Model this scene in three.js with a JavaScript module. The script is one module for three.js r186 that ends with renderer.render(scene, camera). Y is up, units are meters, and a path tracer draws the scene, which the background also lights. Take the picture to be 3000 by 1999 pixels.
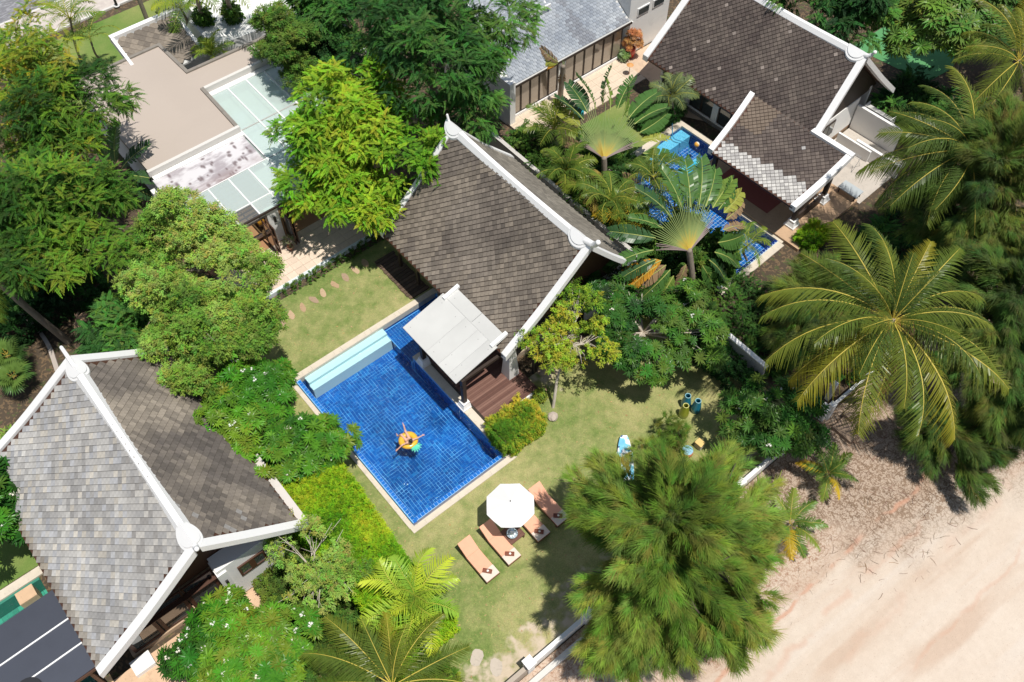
import * as THREE from 'three';
import { mergeGeometries } from 'three/addons/utils/BufferGeometryUtils.js';
import { MarchingCubes } from 'three/addons/objects/MarchingCubes.js';

// ---------- camera, sun, sky, exposure ----------
const V = (x, y, z) => new THREE.Vector3(x, y, z);
const RAD = Math.PI / 180;
const CAM_H = 41, PITCH = 55.1 * RAD, FOCAL = 2700;
const scene = new THREE.Scene();
const camera = new THREE.PerspectiveCamera(2 * Math.atan(999.5 / FOCAL) / RAD, 1024 / 682, 0.5, 1500);
camera.position.set(0, CAM_H, 0);
camera.rotation.set(-PITCH, 0, 0);
scene.add(camera);
const renderer = new THREE.WebGLRenderer({ antialias: true });
renderer.setSize(1024, 682);
renderer.toneMapping = THREE.LinearToneMapping;
renderer.toneMappingExposure = 1.08;
renderer.shadowMap.enabled = true;
const SUN = V(0.545, 2.35, 0.47).normalize();
const sun = new THREE.DirectionalLight(new THREE.Color(1, 0.955, 0.88), 4.45);
sun.position.copy(SUN).multiplyScalar(120).add(V(0, 0, -25));
sun.target.position.set(0, 0, -25);
sun.castShadow = true;
sun.shadow.mapSize.set(4096, 4096);
Object.assign(sun.shadow.camera, { left: -70, right: 70, top: 70, bottom: -70, near: 1, far: 300 });
scene.add(sun, sun.target);
{ // clear bright tropical sky, hazier towards the horizon, thin scattered cloud
  const w = 256, h = 128, d = new Float32Array(w * h * 4);
  for (let y = 0; y < h; y++) for (let x = 0; x < w; x++) {
    const up = Math.sin((y + 0.5) / h * Math.PI - Math.PI / 2), k = Math.max(0, up), t = Math.pow(1 - k, 2.2), i = (y * w + x) * 4;
    const az = x / w * Math.PI * 2, cl = Math.max(0, Math.sin(az * 3 + k * 9) * Math.sin(az * 5 + 1.3 - k * 4) * Math.sin(k * 14 + 0.6)) * 0.35;
    d[i] = 0.17 + 0.24 * t + cl * 0.4; d[i + 1] = 0.225 + 0.22 * t + cl * 0.37; d[i + 2] = 0.34 + 0.14 * t + cl * 0.3; d[i + 3] = 1;
    if (up < 0) { d[i] = 0.2; d[i + 1] = 0.2; d[i + 2] = 0.17; }
  }
  const sky = new THREE.DataTexture(d, w, h, THREE.RGBAFormat, THREE.FloatType);
  sky.mapping = THREE.EquirectangularReflectionMapping; sky.magFilter = sky.minFilter = THREE.LinearFilter; sky.needsUpdate = true;
  scene.background = sky; scene.environment = sky;
}

// ---------- numbers, noise, textures ----------
let seedState = 7;
const seed = (s) => { seedState = s >>> 0; };
const rnd = () => { seedState = (seedState + 0x6D2B79F5) >>> 0; let t = seedState; t = Math.imul(t ^ (t >>> 15), t | 1); t ^= t + Math.imul(t ^ (t >>> 7), t | 61); return ((t ^ (t >>> 14)) >>> 0) / 4294967296; };
const rr = (a, b) => a + (b - a) * rnd();
const pick = (l) => l[Math.floor(rnd() * l.length) % l.length];
const lerp = (a, b, t) => a + (b - a) * t;
const clamp = (x, a = 0, b = 1) => Math.min(b, Math.max(a, x));
const smooth = (a, b, x) => { const t = clamp((x - a) / (b - a)); return t * t * (3 - 2 * t); };
const hash = (x, y, s = 0) => { let h = Math.imul(x | 0, 374761393) + Math.imul(y | 0, 668265263) + Math.imul(s | 0, 974634777); h = Math.imul(h ^ (h >>> 13), 1274126177); return ((h ^ (h >>> 16)) >>> 0) / 4294967296; };
function noise(x, y, s = 0) { const xi = Math.floor(x), yi = Math.floor(y), u = x - xi, v = y - yi, a = u * u * (3 - 2 * u), b = v * v * (3 - 2 * v); return lerp(lerp(hash(xi, yi, s), hash(xi + 1, yi, s), a), lerp(hash(xi, yi + 1, s), hash(xi + 1, yi + 1, s), a), b); }
function fbm(x, y, o = 4, s = 0) { let v = 0, a = 0.5, n = 0; for (let i = 0; i < o; i++) { v += a * noise(x, y, s + i * 17); n += a; x *= 2.03; y *= 2.03; a *= 0.5; } return v / n; }
const enc = (c) => Math.round(255 * clamp(c <= 0.0031308 ? 12.92 * c : 1.055 * Math.pow(c, 1 / 2.4) - 0.055));
function colorMap(w, h, fn, repeat) { // fn(u, v) -> linear rgb
  const d = new Uint8Array(w * h * 4);
  for (let y = 0; y < h; y++) for (let x = 0; x < w; x++) { const c = fn((x + 0.5) / w, (y + 0.5) / h), i = (y * w + x) * 4; d[i] = enc(c[0]); d[i + 1] = enc(c[1]); d[i + 2] = enc(c[2]); d[i + 3] = 255; }
  const t = new THREE.DataTexture(d, w, h); t.colorSpace = THREE.SRGBColorSpace; t.magFilter = THREE.LinearFilter; t.minFilter = THREE.LinearMipmapLinearFilter; t.generateMipmaps = true;
  t.wrapS = t.wrapT = THREE.RepeatWrapping; if (repeat) t.repeat.set(repeat[0], repeat[1]); t.needsUpdate = true; return t;
}
function greyMap(w, h, fn, repeat) { const d = new Uint8Array(w * h * 4); for (let y = 0; y < h; y++) for (let x = 0; x < w; x++) { const c = Math.round(255 * clamp(fn((x + 0.5) / w, (y + 0.5) / h))), i = (y * w + x) * 4; d[i] = d[i + 1] = d[i + 2] = c; d[i + 3] = 255; } const t = new THREE.DataTexture(d, w, h); t.magFilter = THREE.LinearFilter; t.wrapS = t.wrapT = THREE.RepeatWrapping; if (repeat) t.repeat.set(repeat[0], repeat[1]); t.needsUpdate = true; return t; }
const mixc = (a, b, t) => [lerp(a[0], b[0], t), lerp(a[1], b[1], t), lerp(a[2], b[2], t)];
const pnoise = (u, v, n, s) => { // noise that repeats over the unit square
  const x = u * n, y = v * n, xi = Math.floor(x), yi = Math.floor(y), a0 = x - xi, b0 = y - yi, a = a0 * a0 * (3 - 2 * a0), b = b0 * b0 * (3 - 2 * b0), m = (k) => ((k % n) + n) % n;
  return lerp(lerp(hash(m(xi), m(yi), s), hash(m(xi + 1), m(yi), s), a), lerp(hash(m(xi), m(yi + 1), s), hash(m(xi + 1), m(yi + 1), s), a), b);
};
const pf = (u, v, n, s = 0, o = 4) => { let r = 0, a = 0.5, t = 0; for (let i = 0; i < o; i++) { r += a * pnoise(u, v, n << i, s + i * 31); t += a; a *= 0.55; } return r / t; };

// ---------- places: villa axes (a runs down the plots to the beach, c across them), and points measured along a line of sight at a height ----------
const Y1 = 50.2 * RAD, Y2 = 47.6 * RAD;
const ac = (a, c, h = 0, Y = Y1) => V(Math.cos(Y) * a - Math.sin(Y) * c, h, Math.sin(Y) * a + Math.cos(Y) * c);
const toAC = (p, Y = Y1) => [Math.cos(Y) * p.x + Math.sin(Y) * p.z, -Math.sin(Y) * p.x + Math.cos(Y) * p.z];
function spot(px, py, h = 0) {
  const u = (px - 1500) / FOCAL, v = (py - 999.5) / FOCAL, s = Math.sin(PITCH), c = Math.cos(PITCH), t = (CAM_H - h) / (s + v * c);
  return V(u * t, h, -(c - v * s) * t);
}

// ---------- names, things, parts ----------
const taken = {};
function numbered(n) { const k = taken[n] = (taken[n] ?? -1) + 1; return k ? `${n}_${String(k).padStart(3, '0')}` : n; }
function tag(o, label, category, group) { o.userData.label = label; if (category) o.userData.category = category; if (group) o.userData.group = group; return o; }
function thing(name, label, category, p, turn = 0, group) {
  const o = new THREE.Group(); o.name = numbered(name); o.position.copy(p); o.rotation.y = turn; scene.add(o);
  o.off = [0, 0, 0]; return tag(o, label, category, group);
}
function villaThing(name, label, category, a, c, h = 0, Y = Y1, group) { const o = thing(name, label, category, ac(a, c, h, Y), -Y, group); o.off = [a, h, c]; o.Y = Y; return o; }
function shadows(m) { m.castShadow = m.receiveShadow = true; return m; }
function structure(name, geo, mat) { const m = shadows(new THREE.Mesh(geo, mat)); m.name = numbered(name); m.userData.kind = 'structure'; scene.add(m); return m; }
function part(parent, name, geo, mat) { const m = shadows(new THREE.Mesh(geo, mat)); m.name = name; parent.add(m); return m; }

// ---------- geometry ----------
function quadGeo(list) { // list of [p0, p1, p2, p3] corner arrays, uv in metres
  const pos = [], uv = [], L = (a, b) => Math.hypot(a[0] - b[0], a[1] - b[1], a[2] - b[2]);
  for (const [p, q, r, s, u0 = 0, v0 = 0] of list) { const w = L(p, q), h = L(p, s); pos.push(...p, ...q, ...r, ...p, ...r, ...s); uv.push(u0, v0, u0 + w, v0, u0 + w, v0 + h, u0, v0, u0 + w, v0 + h, u0, v0 + h); }
  const g = new THREE.BufferGeometry(); g.setAttribute('position', new THREE.Float32BufferAttribute(pos, 3)); g.setAttribute('uv', new THREE.Float32BufferAttribute(uv, 2)); g.computeVertexNormals(); return g;
}
function hexa(b, t) { // b: four bottom corners counter-clockwise seen from above, t: four top corners
  const f = [[t[0], t[1], t[2], t[3]], [b[3], b[2], b[1], b[0]]];
  for (let i = 0; i < 4; i++) { const j = (i + 1) % 4; f.push([b[i], b[j], t[j], t[i]]); }
  return quadGeo(f);
}
const clean = (g) => { g = g.index ? g.toNonIndexed() : g; for (const k of Object.keys(g.attributes)) if (!['position', 'normal', 'uv'].includes(k)) g.deleteAttribute(k); if (!g.attributes.normal) g.computeVertexNormals(); if (!g.attributes.uv) g.setAttribute('uv', new THREE.Float32BufferAttribute(new Float32Array(g.attributes.position.count * 2), 2)); return g; };
const merge = (l) => l.length === 1 ? clean(l[0]) : mergeGeometries(l.map(clean));
const boxGeo = (a0, a1, h0, h1, c0, c1) => hexa([[a0, h0, c1], [a1, h0, c1], [a1, h0, c0], [a0, h0, c0]], [[a0, h1, c1], [a1, h1, c1], [a1, h1, c0], [a0, h1, c0]]);
function prismGeo(pts, h0, h1) { // pts [[a, c], ...]
  let area = 0; pts.forEach((p, i) => { const q = pts[(i + 1) % pts.length]; area += p[0] * q[1] - q[0] * p[1]; });
  const P = area > 0 ? [...pts].reverse() : pts; // counter-clockwise seen from above (z down the page)
  const tri = THREE.ShapeUtils.triangulateShape(P.map((p) => new THREE.Vector2(p[0], -p[1])), []);
  const pos = [], uv = [];
  for (const [i, j, k] of tri) { for (const n of [i, j, k]) { pos.push(P[n][0], h1, P[n][1]); uv.push(P[n][0], P[n][1]); } for (const n of [k, j, i]) { pos.push(P[n][0], h0, P[n][1]); uv.push(P[n][0], P[n][1]); } }
  const g = new THREE.BufferGeometry(); g.setAttribute('position', new THREE.Float32BufferAttribute(pos, 3)); g.setAttribute('uv', new THREE.Float32BufferAttribute(uv, 2)); g.computeVertexNormals();
  return merge([g, quadGeo(P.map((p, i) => { const q = P[(i + 1) % P.length]; return [[p[0], h0, p[1]], [q[0], h0, q[1]], [q[0], h1, q[1]], [p[0], h1, p[1]]]; }))]);
}
function tubeGeo(pts, r0, r1, sides = 7, tipped = true) { // tapered tube through Vector3s
  const n = pts.length, pos = [], uv = [], idx = []; let len = 0; const t = V(), a = V(), b = V(), up = V();
  for (let i = 0; i < n; i++) {
    t.copy(pts[Math.min(n - 1, i + 1)]).sub(pts[Math.max(0, i - 1)]).normalize(); up.set(Math.abs(t.y) > 0.9 ? 1 : 0, Math.abs(t.y) > 0.9 ? 0 : 1, 0); a.crossVectors(t, up).normalize(); b.crossVectors(t, a);
    const r = lerp(r0, r1, i / (n - 1)); if (i) len += pts[i].distanceTo(pts[i - 1]);
    for (let k = 0; k <= sides; k++) { const w = k / sides * Math.PI * 2, c = Math.cos(w) * r, s = Math.sin(w) * r; pos.push(pts[i].x + a.x * c + b.x * s, pts[i].y + a.y * c + b.y * s, pts[i].z + a.z * c + b.z * s); uv.push(k / sides, len); }
  }
  for (let i = 0; i < n - 1; i++) for (let k = 0; k < sides; k++) { const p = i * (sides + 1) + k, q = p + sides + 1; idx.push(p, p + 1, q, q, p + 1, q + 1); }
  const g = new THREE.BufferGeometry(); g.setAttribute('position', new THREE.Float32BufferAttribute(pos, 3)); g.setAttribute('uv', new THREE.Float32BufferAttribute(uv, 2)); g.setIndex(idx); g.computeVertexNormals();
  if (!tipped) return g;
  const cap = new THREE.SphereGeometry(r1, sides, 4); cap.translate(pts[n - 1].x, pts[n - 1].y, pts[n - 1].z); return merge([g, cap]);
}
function latheGeo(prof, seg = 24) { return new THREE.LatheGeometry(prof.map(([r, y]) => new THREE.Vector2(r, y)), seg); }
function rockGeo(r, sd, flat = 0.7) { const g = new THREE.IcosahedronGeometry(r, 3), p = g.attributes.position; for (let i = 0; i < p.count; i++) { const x = p.getX(i), y = p.getY(i), z = p.getZ(i), k = 0.75 + 0.5 * fbm(x / r * 1.3 + sd, z / r * 1.3 + y / r * 1.7, 3, sd); p.setXYZ(i, x * k, y * k * flat, z * k); } g.computeVertexNormals(); return g; }
class Build { // collects geometry given in a thing's absolute villa coordinates
  constructor(t) { this.t = t; this.l = []; }
  add(g) { this.l.push(g); return this; }
  box(...v) { return this.add(boxGeo(...v)); }
  hexa(b, t) { return this.add(hexa(b, t)); }
  prism(...v) { return this.add(prismGeo(...v)); }
  out(name, mat, parent) { const g = merge(this.l); g.translate(-this.t.off[0], -this.t.off[1], -this.t.off[2]); this.l = []; return part(parent ?? this.t, name, g, mat); }
}
const B = (t) => new Build(t);

// ---------- materials ----------
const std = (c, r = 0.85, o = {}) => new THREE.MeshStandardMaterial({ color: new THREE.Color().setRGB(...c), roughness: r, ...o });
const phy = (c, r = 0.6, o = {}) => new THREE.MeshPhysicalMaterial({ color: new THREE.Color().setRGB(...c), roughness: r, ...o });
const plasterMap = colorMap(512, 512, (u, v) => { const n = pf(u, v, 5, 3, 6), m = pf(u, v, 24, 9, 3), k = 0.93 + 0.08 * n - 0.16 * smooth(0.62, 0.8, n) * m; return [k, k * 0.995, k * 0.985]; }, [0.25, 0.25]);
const M = {
  white: std([0.8, 0.8, 0.79], 0.7, { map: plasterMap }),
  barge: std([0.84, 0.84, 0.84], 0.55, { map: plasterMap }),
  greyWall: std([0.55, 0.55, 0.54], 0.85, { map: plasterMap }),
  dark: std([0.035, 0.022, 0.016], 0.6),
  brown: std([0.075, 0.032, 0.018], 0.55),
  black: std([0.015, 0.014, 0.013], 0.5),
  metal: std([0.5, 0.52, 0.53], 0.4, { metalness: 0.6 }),
  darkGlass: phy([0.05, 0.06, 0.06], 0.06, { clearcoat: 1, clearcoatRoughness: 0.05 }),
  curtain: std([0.62, 0.58, 0.5], 0.9),
};
// ---------- the setting: ground, lawns, sand, road ----------
const hole1 = [[-27.5, -7.75], [-27.5, -17.25], [-24.45, -17.25], [-24.45, -13.7], [-16.6, -13.7], [-16.6, -7.75]];
const hole2 = [[-26.35, -30.35], [-26.35, -38.95], [-22.85, -38.95], [-22.85, -35.75], [-15.8, -35.75], [-15.8, -30.35]];
const hole3 = [[-25.8, 6.9], [-25.8, 13.5], [-19.5, 13.5], [-19.5, 6.9]];
const worldXZ = (pts, Y = Y1) => pts.map(([a, c]) => { const p = ac(a, c, 0, Y); return [p.x, p.z]; });
function sheet(outline, holes, h, uvOf) { // flat ground sheet with openings, in world x, z
  const s = new THREE.Shape(outline.map(([x, z]) => new THREE.Vector2(x, -z)));
  for (const o of holes) s.holes.push(new THREE.Path(o.map(([x, z]) => new THREE.Vector2(x, -z))));
  const g = new THREE.ShapeGeometry(s); g.rotateX(-Math.PI / 2); g.translate(0, h, 0);
  const p = g.attributes.position, uv = g.attributes.uv;
  for (let i = 0; i < p.count; i++) { const q = toAC({ x: p.getX(i), z: p.getZ(i) }); const [u, v] = uvOf(q[0], q[1]); uv.setXY(i, u, v); }
  return g;
}
const holesAll = [worldXZ(hole1), worldXZ(hole2, Y2), worldXZ(hole3)];
const soilMap = colorMap(1024, 1024, (u, v) => { const n = pf(u, v, 6, 1, 6), m = pf(u, v, 40, 4, 4), k = pf(u, v, 110, 8, 2); let c = mixc([0.035, 0.025, 0.016], [0.1, 0.072, 0.046], n * 0.7 + m * 0.4); if (k > 0.62) c = mixc(c, [0.2, 0.13, 0.07], 0.6); if (m > 0.66) c = mixc(c, [0.06, 0.08, 0.025], 0.7); return c; });
structure('ground', sheet([[-600, -900], [600, -900], [600, 500], [-600, 500]], holesAll, -0.012, (a, c) => [a / 12, c / 12]), std([1, 1, 1], 0.95, { map: soilMap }));
function grassColor(a, c, lush) {
  const n = fbm(a * 0.32, c * 0.32, 5, 11), m = fbm(a * 2.6, c * 2.6, 3, 5), f = hash(Math.floor(a * 34), Math.floor(c * 34), 3), g = noise(a * 11, c * 11, 9);
  let k = clamp(0.42 + (n - 0.5) * 1.45 + (m - 0.5) * 1.0 + lush);
  let col = mixc([0.39, 0.355, 0.155], [0.14, 0.205, 0.045], k);
  col = mixc(col, [0.28, 0.31, 0.1], 0.35 * g);
  const s = 0.76 + 0.42 * f * (0.6 + 0.4 * g); col = [col[0] * s, col[1] * s, col[2] * s];
  if (f > 0.985) col = mixc(col, [0.42, 0.27, 0.12], 0.7);
  return col;
}
const bareAt = (a, c) => smooth(-10.8, -8.4, a + (fbm(a * 0.7, c * 0.7, 4, 40) - 0.5) * 4) * (c > -16 ? 1 : 0.75) * 0.9 + 0.8 * smooth(1.6, 0.3, Math.hypot((a + 19.2) * 0.8, c + 18.2));
const LA = [-32.6, -8.2], LC = [-26.9, 3.2];
const lawnMap = colorMap(1536, 1792, (u, v) => {
  const a = lerp(LA[0], LA[1], u), c = lerp(LC[0], LC[1], v);
  const lush = 0.5 * smooth(-30.6, -32.4, a) * smooth(-17, -12, c) + 0.22 * smooth(-26, -31, a) + 0.25 * smooth(-9, -6.6, c) * smooth(-27, -24, a) + 0.28 * smooth(1.9, 0.4, Math.hypot(a + 17, c + 17)) + 0.16 * smooth(-12, -8, c) * smooth(-17, -13, a);
  let col = grassColor(a, c, lush - 0.06);
  const b = clamp(bareAt(a, c)), n = fbm(a * 3, c * 3, 4, 71);
  return mixc(col, mixc([0.44, 0.35, 0.25], [0.56, 0.47, 0.36], n), smooth(0.35, 0.8, b * 0.8 + (n - 0.5) * 0.9));
});
const lawnUV = (a, c) => [(a - LA[0]) / (LA[1] - LA[0]), (c - LC[0]) / (LC[1] - LC[0])];
structure('lawn', sheet(worldXZ([[-32.4, -17.3], [-32.4, -3.5], [-24.5, -3.2], [-17.2, -2.6], [-17.0, 3.1], [-8.25, 3.1], [-8.25, -26.6], [-19.6, -26.6], [-19.6, -17.3]]), [worldXZ([[-27.49, -7.76], [-27.49, -17.24], [-24.46, -17.24], [-24.46, -13.71], [-16.61, -13.71], [-16.61, -7.76]])], 0.004, lawnUV), std([1, 1, 1], 0.95, { map: lawnMap }));
const greenMap = colorMap(512, 512, (u, v) => { const n = pf(u, v, 4, 2, 5), f = hash(Math.floor(u * 512), Math.floor(v * 512), 5), k = 0.75 + 0.5 * f; const c = mixc([0.24, 0.26, 0.08], [0.1, 0.19, 0.03], clamp(n * 1.6 - 0.3)); return [c[0] * k, c[1] * k, c[2] * k]; });
const greenGrass = std([1, 1, 1], 0.95, { map: greenMap });
structure('garden_lawn', sheet(worldXZ([[-32.2, -27.3], [-32.2, -36.5], [-28.2, -36.5], [-26.8, -33], [-26.8, -27.3]]), [], 0.004, (a, c) => [a / 5, c / 5]), greenGrass);
structure('roadside_lawn', sheet(worldXZ([[-62.3, -5], [-62.3, -19.5], [-54.4, -17.0], [-53.6, -9]]), [], 0.004, (a, c) => [a / 8, c / 8]), greenGrass);
structure('villa_lawn', sheet(worldXZ([[-36, 6.4], [-26.3, 6.4], [-26.3, 16], [-36, 16]]), [], 0.004, (a, c) => [a / 6, c / 6]), greenGrass);
// beach: pale coral sand; needle drift and rusty wrack lines lie on it
const SA = [-8.4, 13.6], SC = [-44, 0];
const sandMap = colorMap(1408, 2048, (u, v) => {
  const a = lerp(SA[0], SA[1], u), c = lerp(SC[0], SC[1], v);
  const n = fbm(a * 0.5, c * 0.35, 5, 21), m = fbm(a * 5, c * 5, 4, 33), g = hash(Math.floor(a * 60), Math.floor(c * 60), 8);
  let col = mixc([0.54, 0.435, 0.345], [0.61, 0.525, 0.44], n * 1.2 - 0.1 + (m - 0.5) * 0.18);
  col = mixc(col, [0.49, 0.36, 0.27], 0.75 * smooth(0.5, 0.78, fbm(a * 0.9 + c * 0.06, c * 0.13, 4, 44))); col = mixc(col, [0.6, 0.53, 0.46], 0.6 * smooth(0.55, 0.8, fbm(a * 1.3 + 20 + c * 0.1, c * 0.16, 4, 47)));
  col = col.map((x) => x * (0.92 + 0.1 * g + 0.08 * (m - 0.5)));
  const warp = (fbm(c * 0.55, a * 0.4, 4, 50) - 0.5) * 2.6, wa = a + warp * 0.9;
  const inner = smooth(-2.2, -4.4, wa - 0.05 * (c + 20)); // drift near the fence
  const web = Math.abs(fbm(a * 4.6 + warp * 2, c * 4.6, 4, 61) - 0.5) * 2, web2 = Math.abs(fbm(a * 11, c * 11 + warp * 2, 3, 64) - 0.5) * 2;
  const strands = smooth(0.17, 0.02, web) * 0.75 + smooth(0.2, 0.03, web2) * 0.7;
  col = mixc(col, [0.5, 0.38, 0.29], inner * 0.5);
  col = mixc(col, [0.3, 0.17, 0.11], clamp(inner * strands * (0.35 + 0.65 * smooth(0.35, 0.62, fbm(a * 0.8, c * 0.8, 3, 90)))));
  const dark = smooth(-20.5, -24.5, c + (a + 4) * 0.55 + (fbm(a, c, 3, 77) - 0.5) * 4) * smooth(0.6, -2.6, a + (fbm(a * 0.9, c * 0.9, 4, 79) - 0.5) * 3.2 + (c + 27) * 0.22); // brown needle litter below the trees
  col = mixc(col, mixc([0.13, 0.085, 0.055], [0.27, 0.185, 0.125], m), clamp(dark * (0.35 + 0.75 * smooth(0.3, 0.6, m * 0.5 + strands * 0.5))));
  for (const [a0, w, k] of [[-2.6, 0.17, 0.75], [-1.35, 0.22, 0.34], [2.4, 0.15, 0.28], [0.3, 0.4, 0.16]]) { const d = Math.abs(a - a0 - warp * 0.45 - (c + 20) * 0.012); col = mixc(col, [0.5, 0.27, 0.18], smooth(w, 0.02, d) * k * smooth(0.36, 0.62, fbm(c * 1.1, a0 + a, 3, 88))); }
  if (g > 0.9975) col = mixc(col, [0.25, 0.15, 0.1], 0.7);
  return col;
});
structure('beach_sand', sheet(worldXZ([[-8.0, -60], [260, -60], [260, 200], [-8.0, 200]]), [], 0.004, (a, c) => [(a - SA[0]) / (SA[1] - SA[0]), (c - SC[0]) / (SC[1] - SC[0])]), std([1, 1, 1], 0.95, { map: sandMap, bumpMap: greyMap(256, 256, (u, v) => pf(u, v, 8, 3, 5), [9, 18]), bumpScale: 0.02 }));
sandMap.wrapS = sandMap.wrapT = THREE.MirroredRepeatWrapping;
const asphaltMap = colorMap(512, 512, (u, v) => { const n = pf(u, v, 6, 5, 5), k = 0.13 + 0.06 * n + 0.03 * hash(Math.floor(u * 512), Math.floor(v * 512)); const st = smooth(0.55, 0.75, pnoise(u, v * 0.25, 64, 6)) * 0.1; return [k + st, k + st, k * 1.08 + st]; });
structure('road', sheet(worldXZ([[-66.4, 30], [-66.4, -60], [-74, -60], [-74, 30]]), [], 0.004, (a, c) => [a / 4, c / 4]), std([1, 1, 1], 0.9, { map: asphaltMap }));
const paveMap = colorMap(512, 512, (u, v) => { const n = pf(u, v, 4, 15, 6); return mixc([0.42, 0.37, 0.34], [0.62, 0.56, 0.5], n); });
{ // raised pavement with a pale kerb on the road side and another beside the grass
  const g = merge([boxGeo(-66.2, -63.3, -0.1, 0.1, -60, 30)]), m = structure('pavement', g, std([1, 1, 1], 0.9, { map: paveMap })); m.rotation.y = -Y1;
  const k = structure('kerb', merge([boxGeo(-66.42, -66.2, -0.1, 0.13, -60, 30), boxGeo(-63.3, -63.1, -0.1, 0.12, -60, 30)]), std([0.6, 0.58, 0.55], 0.85)); k.rotation.y = -Y1;
}

// ---------- tiled surfaces laid piece by piece ----------
// places: matrices (villa axes) with a colour each; the largest in view are single pieces, the rest one part
function layPieces(t, parent, name, geo, mat, places, most = 300, palette = 7) {
  const off = new THREE.Matrix4().makeTranslation(-t.off[0], -t.off[1], -t.off[2]);
  const ws = new THREE.Matrix4().makeRotationY(-(t.Y ?? 0));
  const pp = V(), sc = V();
  for (const p of places) { pp.setFromMatrixPosition(p.m).applyMatrix4(ws); const d = pp.clone().sub(camera.position); p.d = d.length(); const ndc = pp.clone().applyMatrix4(camera.matrixWorldInverse).applyMatrix4(camera.projectionMatrix); p.in = Math.abs(ndc.x) < 1 && Math.abs(ndc.y) < 1; p.k = (p.in ? 0 : 1e4) + p.d + (p.late ?? 0); }
  places.sort((a, b) => a.k - b.k);
  const single = places.slice(0, most), rest = places.slice(most);
  const mats = [], lum = (c) => c[0] + c[1] + c[2];
  if (single.length) {
    const sorted = [...single].sort((a, b) => lum(a.color) - lum(b.color));
    for (let i = 0; i < palette; i++) { const s = sorted.slice(Math.floor(i * sorted.length / palette), Math.floor((i + 1) * sorted.length / palette)); if (!s.length) continue; const m = mat.clone(); m.color.setRGB(...[0, 1, 2].map((k) => s.reduce((x, p) => x + p.color[k], 0) / s.length)); for (const p of s) p.mat = m; mats.push(m); }
    for (const p of single) { const o = part(parent, name, geo, p.mat); o.matrixAutoUpdate = true; off.clone().multiply(p.m).decompose(o.position, o.quaternion, o.scale); }
  }
  if (rest.length) {
    const im = new THREE.InstancedMesh(geo, mat, rest.length); im.name = name + 's'; shadows(im); im.userData.kind = 'stuff';
    const col = new THREE.Color(); rest.forEach((p, i) => { im.setMatrixAt(i, off.clone().multiply(p.m)); im.setColorAt(i, col.setRGB(...p.color)); }); parent.add(im);
  }
}
camera.updateMatrixWorld(true); camera.matrixWorldInverse.copy(camera.matrixWorld).invert(); camera.updateProjectionMatrix();
const frameM = (x, y, z, p) => new THREE.Matrix4().makeBasis(V(...x), V(...y), V(...z)).setPosition(...p);

// ---------- swimming pools ----------
const tileGloss = phy([1, 1, 1], 0.25, { clearcoat: 0.4, clearcoatRoughness: 0.15 });
const waterN = (() => { const n = 512, h = new Float32Array(n * n); for (let y = 0; y < n; y++) for (let x = 0; x < n; x++) h[y * n + x] = pf(x / n, y / n, 7, 3, 4) + 0.5 * pnoise(x / n, y / n, 30, 12);
  const d = new Uint8Array(n * n * 4); for (let y = 0; y < n; y++) for (let x = 0; x < n; x++) { const i = (y * n + x) * 4, s = 9, gx = (h[y * n + (x + 1) % n] - h[y * n + (x + n - 1) % n]) * s, gy = (h[((y + 1) % n) * n + x] - h[((y + n - 1) % n) * n + x]) * s, l = Math.hypot(gx, gy, 1); d[i] = 127.5 - 127.5 * gx / l; d[i + 1] = 127.5 - 127.5 * gy / l; d[i + 2] = 127.5 + 127.5 / l; d[i + 3] = 255; }
  const t = new THREE.DataTexture(d, n, n); t.wrapS = t.wrapT = THREE.RepeatWrapping; t.magFilter = THREE.LinearFilter; t.repeat.set(0.36, 0.36); t.needsUpdate = true; return t; })();
const water = new THREE.MeshPhysicalMaterial({ color: new THREE.Color().setRGB(0.92, 0.98, 1), roughness: 0.04, transmission: 1, thickness: 0, ior: 1.33, normalMap: waterN, normalScale: new THREE.Vector2(1.15, 1.15) });
function tilesOn(list, o, eu, ev, nu, nv, size, colorFn, gap = 0.022) { // a grid of tiles on a plane, o the corner
  const n = V(...ev).cross(V(...eu)).normalize(), s = size - gap;
  for (let i = 0; i < nu; i++) for (let j = 0; j < nv; j++) {
    const p = [0, 1, 2].map((k) => o[k] + eu[k] * (i + 0.5) * size + ev[k] * (j + 0.5) * size);
    const tilt = 0.006 * (rnd() - 0.5);
    list.push({ m: frameM(eu.map((x) => x * s), [n.x, n.y, n.z], ev.map((x, k) => x * s + tilt * n.getComponent(k)), p), color: colorFn(p[0], p[2], p[1]) });
  }
}
const tileGeo = boxGeo(-0.5, 0.5, -0.01, 0.006, -0.5, 0.5);
const stoneMap = colorMap(512, 512, (u, v) => { const n = pf(u, v, 6, 25, 6), k = 0.86 + 0.2 * n - 0.12 * smooth(0.6, 0.75, pf(u, v, 20, 4, 3)); return [k, k * 0.985, k * 0.95]; }, [0.5, 0.5]);
const coping = std([0.63, 0.565, 0.475], 0.75, { map: stoneMap });
function poolBlue(x, z) { const r = hash(Math.round(x * 100), Math.round(z * 100), 2), q = fbm(x * 0.8, z * 0.8, 3, 14); const base = r < 0.3 ? [0.006, 0.115, 0.47] : r < 0.66 ? [0.007, 0.14, 0.53] : r < 0.93 ? [0.009, 0.17, 0.6] : [0.02, 0.24, 0.68]; const k = 0.4 + 0.5 * q; return base.map((c) => Math.min(0.9, c * k)); }
const pool1 = villaThing('swimming_pool', 'large rectangular blue tiled swimming pool with a woman floating on it', 'swimming pool', -22, -10.8, 0);
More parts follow.
